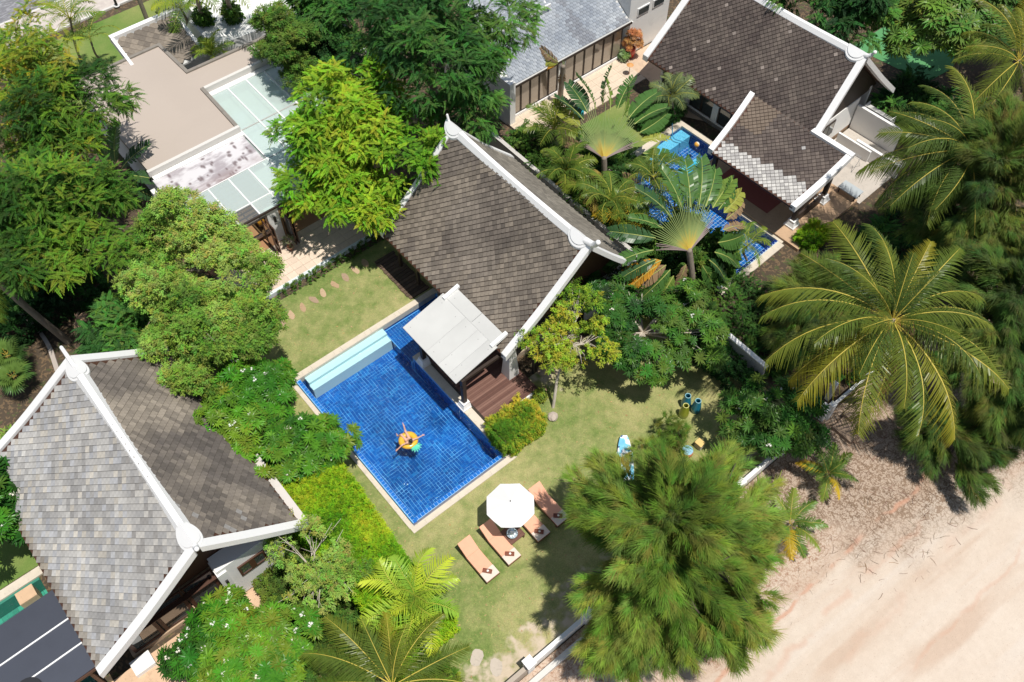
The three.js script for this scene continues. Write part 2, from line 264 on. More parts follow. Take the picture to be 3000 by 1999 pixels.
{
  const t = pool1, b = B(t), D = -1.15;
  // shell of grout below the tiles
  const grout = std([0.13, 0.42, 0.76], 0.8);
  b.prism([[-27.4, -7.9], [-27.4, -13.6], [-16.85, -13.6], [-16.85, -7.9]], D - 0.2, D - 0.012);
  b.box(-27.4, -27.262, D - 0.01, -0.02, -17.2, -7.9).box(-27.26, -16.85, D - 0.01, -0.02, -8.02, -7.9).box(-16.94, -16.85, D - 0.01, -0.02, -13.6, -8.02).box(-24.5, -16.94, D - 0.01, -0.02, -13.65, -13.512)
    .box(-27.26, -24.6, D - 0.01, -0.512, -17.2, -13.46).box(-24.6, -24.5, D - 0.01, -0.02, -17.2, -13.65).box(-27.26, -24.6, -0.51, -0.02, -17.2, -17.06);
  b.out('basin', grout);
  seed(21);
  const L = [];
  tilesOn(L, [-27.24, D, -13.48], [1, 0, 0], [0, 0, 1], 62, 32, 0.168, poolBlue, 0.014);
  for (const p of L) { const e = p.m.elements, x = e[12], z = e[14]; e[12] += 0.075 * (fbm(x * 1.5, z * 1.5, 2, 5) - 0.5); e[14] += 0.075 * (fbm(x * 1.5 + 9, z * 1.5, 2, 6) - 0.5); } // hand-laid courses wander
  const W = [], deep = (x, z, y) => poolBlue(x + y * 3.1, z + y * 1.7).map((c) => c * 0.92);
  tilesOn(W, [-27.25, D, -13.48], [0, 0, 1], [0, 1, 0], 32, 6, 0.168, deep, 0.014);
  tilesOn(W, [-27.2, D, -8.03], [1, 0, 0], [0, 1, 0], 61, 6, 0.168, deep, 0.014);
  tilesOn(W, [-16.95, D, -13.48], [0, 0, 1], [0, 1, 0], 32, 6, 0.168, deep, 0.014);
  tilesOn(W, [-24.4, D, -13.5], [1, 0, 0], [0, 1, 0], 44, 6, 0.168, deep, 0.014);
  tilesOn(W, [-27.22, -0.5, -17.04], [1, 0, 0], [0, 0, 1], 15, 21, 0.168, poolBlue, 0.014);
  tilesOn(W, [-27.25, -0.45, -17.04], [0, 0, 1], [0, 1, 0], 21, 2, 0.168, deep, 0.014); tilesOn(W, [-27.2, -0.45, -17.05], [1, 0, 0], [0, 1, 0], 15, 2, 0.168, deep, 0.014); tilesOn(W, [-24.61, -0.45, -17.04], [0, 0, 1], [0, 1, 0], 20, 2, 0.168, deep, 0.014);
  tilesOn(W, [-27.2, -1.1, -13.45], [1, 0, 0], [0, 1, 0], 15, 4, 0.168, deep, 0.014);
  // bright mosaic band along the infinity edges
  const E = []; const rim = (x, z) => (hash(Math.round(x * 50), Math.round(z * 50), 9) < 0.5 ? [0.008, 0.13, 0.5] : [0.012, 0.18, 0.58]);
  tilesOn(E, [-27.2, 0.0, -8.14], [1, 0, 0], [0, 0, 1], 52, 1, 0.2, rim); tilesOn(E, [-17.05, 0.0, -13.45], [1, 0, 0], [0, 0, 1], 1, 27, 0.2, rim);
  layPieces(t, t, 'tile', tileGeo, tileGloss, [...L, ...W, ...E], 300);
  B(t).box(-27.26, -16.85, -0.02, -0.012, -8.14, -7.93).box(-17.05, -16.84, -0.02, -0.012, -13.46, -8.14).out('rim', std([0.4, 0.62, 0.84], 0.8));
  // pale plaster shelf in two steps
  const shelf = std([0.5, 0.7, 0.72], 0.7);
  B(t).hexa([[-27.24, D, -8.4], [-26.8, D, -8.4], [-26.8, D, -13.42], [-27.24, D, -13.42]], [[-27.24, -0.12, -8.4], [-26.8, -0.12, -8.4], [-26.8, -0.12, -13.42], [-27.24, -0.12, -13.42]])
    .hexa([[-26.799, D, -8.38], [-26.4, D, -8.38], [-26.4, D, -13.4], [-26.799, D, -13.4]], [[-26.799, -0.32, -8.38], [-26.4, -0.32, -8.38], [-26.4, -0.32, -13.4], [-26.799, -0.32, -13.4]]).out('bench', shelf);
  // copings
  for (const [n, v] of [['coping', [-27.58, -27.23, -0.3, 0.1, -17.2, -7.62]], ['coping', [-24.55, -16.691, -0.3, 0.1, -13.98, -13.52]], ['coping', [-16.69, -16.38, -0.45, 0.06, -13.98, -7.62]], ['coping', [-27.229, -16.691, -0.45, 0.06, -7.84, -7.6]]]) B(t).box(...v).out(n, coping);
  const k = B(t); for (let i = 0; i < 5; i++) k.box(-27.57 + i * 0.001, -27.24, 0.1, 0.1035, -16.6 + i * 1.9, -16.585 + i * 1.9); k.out('joint', std([0.4, 0.36, 0.3], 0.9));
  // wet pebble channel beyond the lower rim
  const peb = colorMap(256, 256, (u, v) => { const h = hash(Math.floor(u * 60), Math.floor(v * 60), 4); return [0.05 + 0.2 * h, 0.055 + 0.2 * h, 0.08 + 0.22 * h]; }, [1.4, 1.4]);
  B(t).box(-16.839, -16.691, -0.2, -0.03, -13.5, -7.85).out('channel', std([1, 1, 1], 0.5, { map: peb }));
}
{ // the surfaces of the water
  const top = sheet(worldXZ([[-27.23, -7.865], [-27.23, -17.05], [-24.6, -17.05], [-24.6, -13.52], [-16.805, -13.52], [-16.805, -7.865]]), [], 0.022, (a, c) => [a, c]);
  structure('pool_water', top, water);
}
// ---------- roofs of single tiles ----------
function curve(pts, n = 14) { // smooth line through [c, h] points
  const c = new THREE.SplineCurve(pts.map((p) => new THREE.Vector2(...p))); return c.getSpacedPoints(n).map((p) => [p.x, p.y]);
}
function profileAt(P) { // arc length lookup along [c, h] points
  const L = [0]; for (let i = 1; i < P.length; i++) L.push(L[i - 1] + Math.hypot(P[i][0] - P[i - 1][0], P[i][1] - P[i - 1][1]));
  const f = (s) => { let i = 1; while (i < P.length - 1 && L[i] < s) i++; const t = (s - L[i - 1]) / (L[i] - L[i - 1]); const dc = (P[i][0] - P[i - 1][0]) / (L[i] - L[i - 1]), dh = (P[i][1] - P[i - 1][1]) / (L[i] - L[i - 1]); return { c: lerp(P[i - 1][0], P[i][0], t), h: lerp(P[i - 1][1], P[i][1], t), dc, dh }; };
  f.len = L[L.length - 1]; return f;
}
const slateMap = colorMap(256, 256, (u, v) => { const n = pf(u, v, 4, 6, 5), m = pf(u, v, 20, 16, 3), k = 0.74 + 0.36 * n + 0.22 * (m - 0.5); return [k, k, k * 0.99]; });
const slate = std([1, 1, 1], 0.82, { map: slateMap });
function tileShape(w, l) { // one roof tile: thicker at its lower edge, corners eased
  return hexa([[-w / 2, -0.012, l / 2], [w / 2, -0.012, l / 2], [w / 2, -0.012, -l / 2], [-w / 2, -0.012, -l / 2]], [[-w / 2 * 0.95, 0.014, l / 2 * 0.96], [w / 2 * 0.95, 0.014, l / 2 * 0.96], [w / 2 * 0.97, 0.008, -l / 2], [-w / 2 * 0.97, 0.008, -l / 2]]);
}
// o: { a: s => [a0, a1], P: profile from eave to ridge, size, diamond, color(a, s, len) }
function tilePlaces(o) {
  const f = profileAt(o.P), out = [], d = o.size, sgn = Math.sign(f(0.1).dc) || 1;
  const put = (a, s, rot) => {
    if (s < 0.02 || s > f.len - 0.02) return; const [a0, a1] = o.a(s / f.len); if (a < a0 + 0.04 || a > a1 - 0.04) return;
    const q = f(s), up = V(0, q.dh, q.dc).normalize(), ax = V(1, 0, 0), n = up.clone().cross(ax).normalize(); if (n.y < 0) n.negate();
    // tile axes: z points down the roof
    const dn = up.clone().negate(); const x0 = n.clone().cross(dn).normalize();
    let x = x0.clone(), z = dn.clone();
    if (rot) { x = x0.clone().multiplyScalar(Math.SQRT1_2).addScaledVector(dn, Math.SQRT1_2); z = dn.clone().multiplyScalar(Math.SQRT1_2).addScaledVector(x0, -Math.SQRT1_2); }
    const lift = V().copy(dn).multiplyScalar(0.075 + 0.04 * rnd()).addScaledVector(x0, 0.04 * (rnd() - 0.5));
    const ty = n.clone().sub(V()).normalize(); const zz = z.clone().addScaledVector(ty, z.dot(lift) * 1.0), xx = x.clone().addScaledVector(ty, x.dot(lift) * 1.0);
    const p = [a, q.h + n.y * 0.02, q.c + n.z * 0.02];
    out.push({ m: frameM(xx.toArray(), ty.toArray(), zz.toArray(), p), color: o.color(a, s, f.len, s / f.len) });
  };
  const A0 = Math.min(o.a(0)[0], o.a(1)[0]) - 1, A1 = Math.max(o.a(0)[1], o.a(1)[1]) + 1;
  if (o.diamond) { const e = d * Math.SQRT1_2; for (let j = 0; j * e < f.len + e; j++) for (let a = A0 + (j % 2 ? e : 0); a < A1; a += 2 * e) put(a, j * e, true); }
  else for (let j = 0; j * d < f.len + d; j++) for (let a = A0 + (j % 2 ? o.w / 2 : 0); a < A1; a += o.w) put(a, j * d, false);
  return out;
}
function roofSlab(t, list, mat, name = 'roof_deck', th = 0.12) { // the boarding under the tiles: list of { a, P }
  const b = B(t);
  for (const { a, P } of list) { const f = profileAt(P), n = 10; for (let i = 0; i < n; i++) { const s0 = i / n, s1 = (i + 1) / n, q0 = f(s0 * f.len), q1 = f(s1 * f.len), [x0, x1] = a(s0), [y0, y1] = a(s1);
    const lo = [[x0, q0.h - th, q0.c], [x1, q0.h - th, q0.c], [y1, q1.h - th, q1.c], [y0, q1.h - th, q1.c]], hi = lo.map((p) => [p[0], p[1] + th - 0.012, p[2]]);
    if (q1.c > q0.c) { lo.reverse(); hi.reverse(); } b.hexa(lo, hi); } }
  return b.out(name, mat);
}
function bargeAlong(t, P, aAt, w, up, drop, mat, name = 'barge_board') { // white board that follows a rake, aAt(k) its inner edge
  const b = B(t), n = P.length - 1;
  for (let i = 0; i < n; i++) { const [c0, h0] = P[i], [c1, h1] = P[i + 1], x0 = aAt(i / n), x1 = aAt((i + 1) / n);
    const lo = [[x0, h0 - drop, c0], [x0 + w, h0 - drop, c0], [x1 + w, h1 - drop, c1], [x1, h1 - drop, c1]], hi = [[x0, h0 + up, c0], [x0 + w, h0 + up, c0], [x1 + w, h1 + up, c1], [x1, h1 + up, c1]];
    const flip = (c1 > c0) !== (w < 0); if (flip) { lo.reverse(); hi.reverse(); } b.hexa(lo, hi); }
  return b.out(name, mat);
}
function ridgeCap(t, a0, a1, c, h, w, mat, slope = 0.85) { // trapezoid cap over a ridge
  const b = B(t), y = w * 0.5 * slope, n = 8;
  for (let i = 0; i < n; i++) { const x0 = lerp(a0, a1, i / n), x1 = lerp(a0, a1, (i + 1) / n), s = (k) => -0.14 * Math.sin(Math.PI * k), h0 = h + s(i / n), h1 = h + s((i + 1) / n);
    const sec = (x, hh) => [[x, hh - y - 0.02, c + w * 0.5], [x, hh - y + 0.12, c + w * 0.5], [x, hh + 0.12, c + w * 0.2], [x, hh + 0.12, c - w * 0.2], [x, hh - y + 0.12, c - w * 0.5], [x, hh - y - 0.02, c - w * 0.5]];
    const A = sec(x0, h0), C = sec(x1, h1), q = []; for (let k = 0; k < 5; k++) q.push([A[k], C[k], C[k + 1], A[k + 1]]); if (i === 0) q.push([A[0], A[1], A[4], A[5]], [A[1], A[2], A[3], A[4]]); if (i === n - 1) q.push([C[5], C[4], C[1], C[0]], [C[4], C[3], C[2], C[1]]); b.add(quadGeo(q)); }
  return b.out('ridge_cap', mat);
}
function saddle(t, a, c, h, r, slopes, mat) { // round plaster saddle over the ridge end, one half disc on each slope; slopes [left, right] as dh/dc magnitudes
  const b = B(t);
  for (const [sgn, sl] of [[1, slopes[0]], [-1, slopes[1]]]) { const N = 18, ring = (R, lift) => { const o = []; for (let i = 0; i <= N; i++) { const w = Math.PI * i / N, u = Math.cos(w) * R, v = Math.sin(w) * R, k = Math.hypot(1, sl); o.push([a + u, h + lift - v * sl / k, c + sgn * v / k]); } return o; };
    for (const [R, l0, l1] of [[r, 0.0, 0.13], [r * 0.84, 0.13, 0.2]]) { const lo = ring(R, l0), hi = ring(R, l1), q = [], ctr = [a, h + l1, c]; for (let i = 0; i < N; i++) { q.push([hi[i], hi[i + 1], ctr, ctr].map((p) => p), [lo[i], lo[i + 1], hi[i + 1], hi[i]]); } b.add(quadGeo(q)); } }
  return b.out('ridge_saddle', mat);
}
function finial(t, a, c, h, dir, mat, r = 0.16, len = 0.62) { const b = B(t); const g = tubeGeo([V(a - dir * 0.5, h - 0.08, c), V(a, h + 0.05, c), V(a + dir * len * 0.55, h + 0.22, c), V(a + dir * len, h + 0.46, c)], r, r * 0.8, 10); b.add(g); return b.out('finial', mat); }
function pillar(t, a, c, h0, h1, w, mat, baseW = 0.62, baseH = 0.5) { // dark post on a tapered white plinth
  B(t).box(a - w / 2, a + w / 2, h0 + baseH - 0.02, h1, c - w / 2, c + w / 2).out('post', mat);
  const k = baseW / 2, m = baseW / 2 * 0.68; const lo = (r, h) => [[a - r, h, c + r], [a + r, h, c + r], [a + r, h, c - r], [a - r, h, c - r]];
  B(t).hexa(lo(k * 1.12, h0), lo(k * 1.12, h0 + 0.12)).hexa(lo(k, h0 + 0.12), lo(m, h0 + baseH * 0.85)).hexa(lo(m * 1.08, h0 + baseH * 0.85), lo(m * 1.08, h0 + baseH)).out('plinth', M.barge);
}
function glazedWall(t, along, fixed, s0, s1, h0, h1, n, matF = M.dark, glass = M.darkGlass, name = 'window', open = 0.06) { // framed panes side by side; along 'c' or 'a'
  const w = (s1 - s0) / n; for (let i = 0; i < n; i++) { const x0 = s0 + i * w + 0.01, x1 = x0 + w - 0.02, e = open, bx = (p0, p1, y0, y1, q) => along === 'c' ? [fixed - q, fixed + q, y0, y1, p0, p1] : [p0, p1, y0, y1, fixed - q, fixed + q];
    const f = B(t).box(...bx(x0, x0 + e, h0, h1, 0.04)).box(...bx(x1 - e, x1, h0, h1, 0.04)).box(...bx(x0 + e, x1 - e, h0, h0 + e, 0.037)).box(...bx(x0 + e, x1 - e, h1 - e, h1, 0.037)).out(name, matF);
    B(t).box(...bx(x0 + e, x1 - e, h0 + e, h1 - e, 0.012)).out('pane', glass, f); }
}
const paneClear = phy([0.8, 0.86, 0.85], 0.05, { transmission: 0.8, thickness: 0, ior: 1.5 });
const K = (c, k) => c.map((x) => x * k);
const brownTile = (a, s, len, k) => { const n = fbm(a * 0.45 + 3, s * 0.45, 4, 7), r = rnd(), m = fbm(a * 0.8, s * 0.28, 3, 19); let c = mixc([0.13, 0.108, 0.09], [0.26, 0.22, 0.18], clamp(n * 1.5 - 0.35 + (1 - k) * 0.16)); if (m > 0.58) c = mixc(c, [0.27, 0.225, 0.175], 0.45); return K(c, 0.72 + 0.55 * r); };

// ---------- main villa ----------
const villaA = villaThing('villa', 'brown diamond tiled villa in the middle with a curved gable beside the blue pool', 'house', -25, -21, 0);
{
  const t = villaA; seed(101);
  const PL = curve([[-16.05, 3.0], [-18.45, 5.22], [-21.02, 8.0]]), PR = curve([[-25.4, 2.95], [-23.4, 5.15], [-21.08, 8.0]]);
  const aL = (k) => [-30.3 + 0.35 * k, -19.98 + 0.32 * k];
  roofSlab(t, [{ a: aL, P: PL }, { a: aL, P: PR }], M.brown);
  const tg = tileShape(0.229, 0.236), places = tilePlaces({ a: (k) => [aL(k)[0] + 0.02, aL(k)[1] - 0.1], P: PL, size: 0.25, diamond: true, color: brownTile });
  layPieces(t, t, 'roof_tile', tg, slate, places, 300);
  const pale = (a, s, l, k) => K(mixc([0.17, 0.15, 0.125], [0.3, 0.27, 0.225], fbm(a, s, 3, 4)), 0.7 + 0.5 * rnd());
  const pr = tilePlaces({ a: aL, P: PR, size: 0.25, diamond: true, color: pale }); layPieces(t, t, 'roof_tile', tg, slate, pr, 0);
  for (const P of [PL, PR]) { bargeAlong(t, P, (k) => lerp(-20.1, -19.75, k), 0.36, 0.12, 0.26, M.barge); bargeAlong(t, P, (k) => lerp(-30.6, -30.2, k), 0.32, 0.14, 0.26, M.barge); }
  ridgeCap(t, -29.9, -19.7, -21.05, 8.06, 0.52, M.barge, 1.1);
  saddle(t, -20.25, -21.05, 8.1, 0.66, [1.15, 1.25], M.barge); saddle(t, -29.95, -21.05, 8.1, 0.66, [1.15, 1.25], M.barge);
  finial(t, -19.35, -21.05, 8.2, 1, M.barge, 0.17, 0.3); finial(t, -30.35, -21.05, 8.1, -1, M.barge, 0.08, 0.16);
  // gable filling and walls
  const gp = [...PL.slice(2), ...[...PR].reverse().slice(1, -2)].map(([c, h]) => [c, h - 0.22]);
  for (const x of [-20.75, -29.7]) { const q = [], n = gp.length; for (let i = 0; i < n - 1; i++) q.push([[x, 2.5, gp[i][0]], [x, gp[i][1], gp[i][0]], [x, gp[i + 1][1], gp[i + 1][0]], [x, 2.5, gp[i + 1][0]]], [[x - 0.08, 2.5, gp[i][0]], [x - 0.08, gp[i][1], gp[i][0]], [x - 0.08, gp[i + 1][1], gp[i + 1][0]], [x - 0.08, 2.5, gp[i + 1][0]]]); B(t).add(quadGeo(q)).out('gable', M.brown); }
  B(t).box(-29.9, -20.9, 0, 0.35, -25.2, -17.3).out('floor', std([0.42, 0.33, 0.24], 0.7));
  B(t).box(-29.9, -20.9, 0.35, 2.85, -25.2, -25.0).out('wall', M.white); B(t).box(-29.9, -29.7, 0.35, 2.85, -24.999, -17.35).out('wall', M.white);
  B(t).box(-21.1, -20.9, 0.35, 2.7, -24.999, -22.0).out('wall', M.white);
  B(t).box(-29.699, -28.2, 0.35, 2.85, -17.5, -17.35).box(-28.2, -21.101, 2.5, 2.85, -17.5, -17.35).out('wall', M.white);
  glazedWall(t, 'a', -17.42, -28.15, -21.0, 0.35, 2.5, 8, M.dark, M.darkGlass, 'door');
  for (const x of [-29.9, -28.2, -26.2]) { B(t).box(x - 0.08, x + 0.08, 0.3, 3.0, -16.75, -16.6).out('post', M.dark); }
  B(t).box(-30.2, -20.2, 2.84, 2.98, -16.3, -16.18).out('fascia', M.dark);
  // big tapered white pier at the deck corner
  { const a = -20.25, c = -16.75, lo = (r, h) => [[a - r, h, c + r], [a + r, h, c + r], [a + r, h, c - r], [a - r, h, c - r]]; B(t).hexa(lo(0.34, 0.3), lo(0.2, 2.7)).out('pier', M.white); }
  // leaning prop frames by the gable
  B(t).box(-19.55, -19.4, 0.4, 2.3, -17.7, -17.62).box(-19.7, -19.55, 0.4, 2.3, -18.6, -18.52).out('shutter', M.black);
  B(t).box(-20.899, -20.87, 0.9, 2.0, -19.7, -18.4).out('window', M.darkGlass);
}
const wallA = villaThing('garden_wall', 'white courtyard wall under the front gable of the brown villa with a black wall lamp', 'wall', -19.6, -24, 0);
B(wallA).box(-20.6, -20.42, 0, 2.35, -25.3, -22.3).box(-20.419, -17.9, 0, 2.2, -25.3, -25.12).out('wall_panel', M.white);
B(wallA).box(-20.419, -20.34, 1.55, 2.0, -22.75, -22.6).out('lamp', M.black);
// ---------- pool pavilion and deck of the main villa ----------
const deckT = villaThing('sundeck', 'reddish brown timber deck beside the blue pool below the grey sheet roof', 'deck', -21.5, -15.6, 0);
{
  seed(55); const t = deckT;
  B(t).box(-24.4, -18.62, 0, 0.36, -17.28, -14.0).out('frame', M.dark);
  const base = std([1, 1, 1], 0.6, { map: colorMap(256, 256, (u, v) => { const n = pnoise(u * 0.5, v, 64, 5) * 0.6 + pf(u, v, 8, 2, 3) * 0.4, k = 0.75 + 0.5 * n; return [k, k, k]; }) });
  const L = []; for (let i = 0; i < 50; i++) { const a = -24.38 + i * 0.1156; L.push({ m: new THREE.Matrix4().makeScale(1, 1, 1).setPosition(a + 0.055, 0.385 + rnd() * 0.004, -15.62), color: K(mixc([0.12, 0.05, 0.036], [0.22, 0.12, 0.09], rnd()), 0.8 + 0.4 * rnd()) }); }
  layPieces(t, t, 'plank', boxGeo(-0.052, 0.052, -0.02, 0.018, -1.64, 1.6), base, L, 300, 6);
  B(t).box(-18.619, -18.5, 0, 0.34, -17.28, -14.0).out('skirt', M.white);
}
const pav = villaThing('pavilion', 'flat light grey sheet roof on dark posts over the deck at the pool edge', 'pavilion', -22.3, -15, 0);
{
  const t = pav; seed(9);
  const sheetMat = (k) => std([0.56 * k, 0.56 * k, 0.54 * k], 0.6, { map: colorMap(256, 256, (u, v) => { const n = pf(u, v, 4, 41, 6), s = 0.86 + 0.2 * n, d = hash(Math.floor(u * 128), Math.floor(v * 128), 3) > 0.9985 ? 0.5 : 0; return [s - d, s - d, s - d]; }, [0.2, 0.2]) });
  const m1 = sheetMat(1), m2 = sheetMat(0.93), m3 = sheetMat(0.97);
  const a0 = -24.72, a1 = -20.28, H = (c) => lerp(2.72, 3.42, (c + 13.32) / (-16.0 + 13.32));
  const cols = [-24.72, -22.75, -21.75, -20.95, -20.28];
  for (let i = 0; i < 4; i++) { const x0 = cols[i] + 0.005, x1 = cols[i + 1] - 0.005, e = i * 0.004; const q = (c0, c1, y) => [[[x0, H(c0) + y, c0], [x1, H(c0) + y, c0], [x1, H(c1) + y, c1], [x0, H(c1) + y, c1]]];
    B(t).hexa(q(-13.32, -15.97, e)[0], q(-13.32, -15.97, e + 0.05)[0]).out('roof_sheet', [m1, m3, m1, m2][i]); }
  for (let i = 0; i < 2; i++) { const x0 = [-24.3, -22.3][i], x1 = [-22.32, -20.4][i]; const q = (y) => [[x0, H(-15.9) + y, -15.9], [x1, H(-15.9) + y, -15.9], [x1, H(-16.62) + y, -16.62], [x0, H(-16.62) + y, -16.62]]; B(t).hexa(q(0.055), q(0.075)).out('roof_sheet', i ? m2 : m3); }
  for (const x of [-24.4, -20.52]) B(t).hexa([[x - 0.11, H(-15.75) + 0.05, -15.75], [x + 0.11, H(-15.75) + 0.05, -15.75], [x + 0.11, H(-16.75) + 0.06, -16.75], [x - 0.11, H(-16.75) + 0.06, -16.75]], [[x - 0.1, H(-15.75) + 0.2, -15.75], [x + 0.1, H(-15.75) + 0.2, -15.75], [x + 0.1, H(-16.75) + 0.2, -16.75], [x - 0.1, H(-16.75) + 0.2, -16.75]]).out('roof_stub', M.barge);
  B(t).box(-24.5, -20.5, 2.5, 2.66, -13.82, -13.68).box(-24.05, -23.9, 2.45, 2.68, -16.5, -13.9).box(-20.4, -20.25, 2.45, 2.62, -16.5, -13.9).out('beam', M.dark);
  pillar(t, -23.85, -13.78, 0.1, 2.6, 0.22, M.dark, 0.56, 0.46); pillar(t, -20.35, -13.78, 0.1, 2.6, 0.22, M.dark, 0.56, 0.46);
  B(t).box(-20.36, -20.3, 1.9, 2.1, -13.66, -13.6).out('spotlight', M.black);
}
// ---------- grey villa lower left ----------
const villaB = villaThing('villa', 'villa with pale grey stone tiles and bright white ridge at lower left', 'house', -23.5, 1.5, 0);
{
  const t = villaB; seed(202);
  const PL = curve([[6.2, 3.0], [3.5, 5.25], [0.62, 8.0]]), PR = curve([[-3.45, 3.5], [-1.6, 5.6], [0.42, 8.0]]);
  const aL = (k) => [-30.3 + 1.5 * k, -18.6 + 0.4 * k];
  roofSlab(t, [{ a: aL, P: PL }, { a: aL, P: PR }], M.brown);
  const tg = tileShape(0.262, 0.264);
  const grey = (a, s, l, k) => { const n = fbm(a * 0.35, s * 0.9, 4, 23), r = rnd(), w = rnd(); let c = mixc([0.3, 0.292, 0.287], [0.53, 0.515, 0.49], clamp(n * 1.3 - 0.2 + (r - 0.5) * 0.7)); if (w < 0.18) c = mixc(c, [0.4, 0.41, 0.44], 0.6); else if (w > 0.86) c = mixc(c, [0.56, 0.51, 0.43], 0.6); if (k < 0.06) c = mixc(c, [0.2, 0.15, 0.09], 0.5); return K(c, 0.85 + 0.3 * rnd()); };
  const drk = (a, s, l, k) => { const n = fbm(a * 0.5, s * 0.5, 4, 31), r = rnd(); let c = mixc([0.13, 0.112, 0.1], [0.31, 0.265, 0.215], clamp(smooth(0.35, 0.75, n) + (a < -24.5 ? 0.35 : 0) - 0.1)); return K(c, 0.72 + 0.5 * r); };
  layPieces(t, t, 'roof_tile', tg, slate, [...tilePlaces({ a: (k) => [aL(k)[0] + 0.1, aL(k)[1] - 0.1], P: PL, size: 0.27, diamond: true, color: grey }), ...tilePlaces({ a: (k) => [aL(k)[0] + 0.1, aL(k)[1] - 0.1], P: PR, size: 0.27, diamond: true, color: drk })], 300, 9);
  for (const P of [PL, PR]) { bargeAlong(t, P, (k) => lerp(-18.7, -18.25, k), 0.38, 0.14, 0.28, M.barge); bargeAlong(t, P, (k) => lerp(-30.7, -29.2, k), 0.38, 0.14, 0.28, M.barge); }
  ridgeCap(t, -28.6, -18.2, 0.52, 8.08, 0.6, M.barge, 1.1);
  saddle(t, -18.6, 0.52, 8.12, 0.66, [1.05, 1.1], M.barge); saddle(t, -28.5, 0.52, 8.12, 0.66, [1.05, 1.1], M.barge);
  finial(t, -17.95, 0.52, 8.1, 1, M.barge, 0.13, 0.3); finial(t, -28.9, 0.52, 8.25, -1, M.barge, 0.1, 0.42);
  B(t).box(-23.4, -18.3, 3.2, 3.38, -3.8, -3.4).out('gutter', std([0.6, 0.56, 0.52], 0.8, { map: plasterMap }));
  // walls
  B(t).box(-28.9, -19.5, 0, 0.3, -2.7, 5.2).out('floor', std([0.5, 0.36, 0.24], 0.7));
  B(t).box(-28.9, -28.7, 0.3, 3.0, -2.5, 5.0).out('wall', M.white); B(t).box(-28.699, -19.6, 0.3, 3.9, -2.5, -2.3).out('wall', M.white);
  B(t).box(-19.7, -18.9, 0.3, 3.55, -2.299, 0.5).out('wall', M.white); B(t).box(-19.65, -18.8, 0.3, 3.3, 0.12, 0.56).out('wall_pier', M.white);
  { const x = -19.75, q = [], P = [...PL, ...[...PR].reverse()].map(([c, h]) => [c, h - 0.2]); for (let i = 0; i < P.length - 1; i++) q.push([[x, 2.75, P[i][0]], [x, Math.max(2.76, P[i][1]), P[i][0]], [x, Math.max(2.76, P[i + 1][1]), P[i + 1][0]], [x, 2.75, P[i + 1][0]]]); B(t).add(quadGeo(q)).out('gable', M.brown); }
  { const x0 = -18.899, x1 = -18.82, f = B(t).box(x0, x1, 1.95, 2.05, -1.6, -0.3).box(x0, x1, 2.75, 2.85, -1.6, -0.3).box(x0, x1, 2.05, 2.75, -1.6, -1.5).box(x0, x1, 2.05, 2.75, -0.4, -0.3).box(x0, x1, 2.05, 2.75, -1.08, -0.82).out('window', M.brown); B(t).box(x0, -18.86, 2.05, 2.75, -1.5, -1.08).out('pane', M.darkGlass, f); B(t).box(x0, -18.86, 2.05, 2.75, -0.82, -0.4).out('pane', M.darkGlass, f); }
  B(t).box(-18.799, -18.72, 2.4, 2.65, 0.27, 0.39).out('lamp', M.black);
  for (let i = 0; i < 3; i++) glazedWall(t, 'c', -19.6, 0.6 + i * 1.5, 2.05 + i * 1.5, 0.3, 2.15, 1, M.brown, M.darkGlass, 'door', 0.16);
  for (let i = 0; i < 3; i++) glazedWall(t, 'c', -19.61, 0.6 + i * 1.5, 2.05 + i * 1.5, 2.2, 2.75, 1, M.brown, M.darkGlass, 'window', 0.07);
  B(t).box(-19.62, -19.35, 2.15, 2.2, 0.56, 5.1).out('sill', M.brown);
  B(t).box(-19.3, -18.6, 0.01, 0.42, 4.55, 5.45).out('ledge', M.white);
  B(t).box(-19.2, -16.2, 0, 0.14, -0.6, 9).out('terrace', std([0.62, 0.43, 0.29], 0.7, { map: stoneMap }));
}
const canopy = villaThing('canopy', 'dark blue grey sheet canopy with two white battens at the lower left corner', 'canopy', -21.2, 8.5, 0);
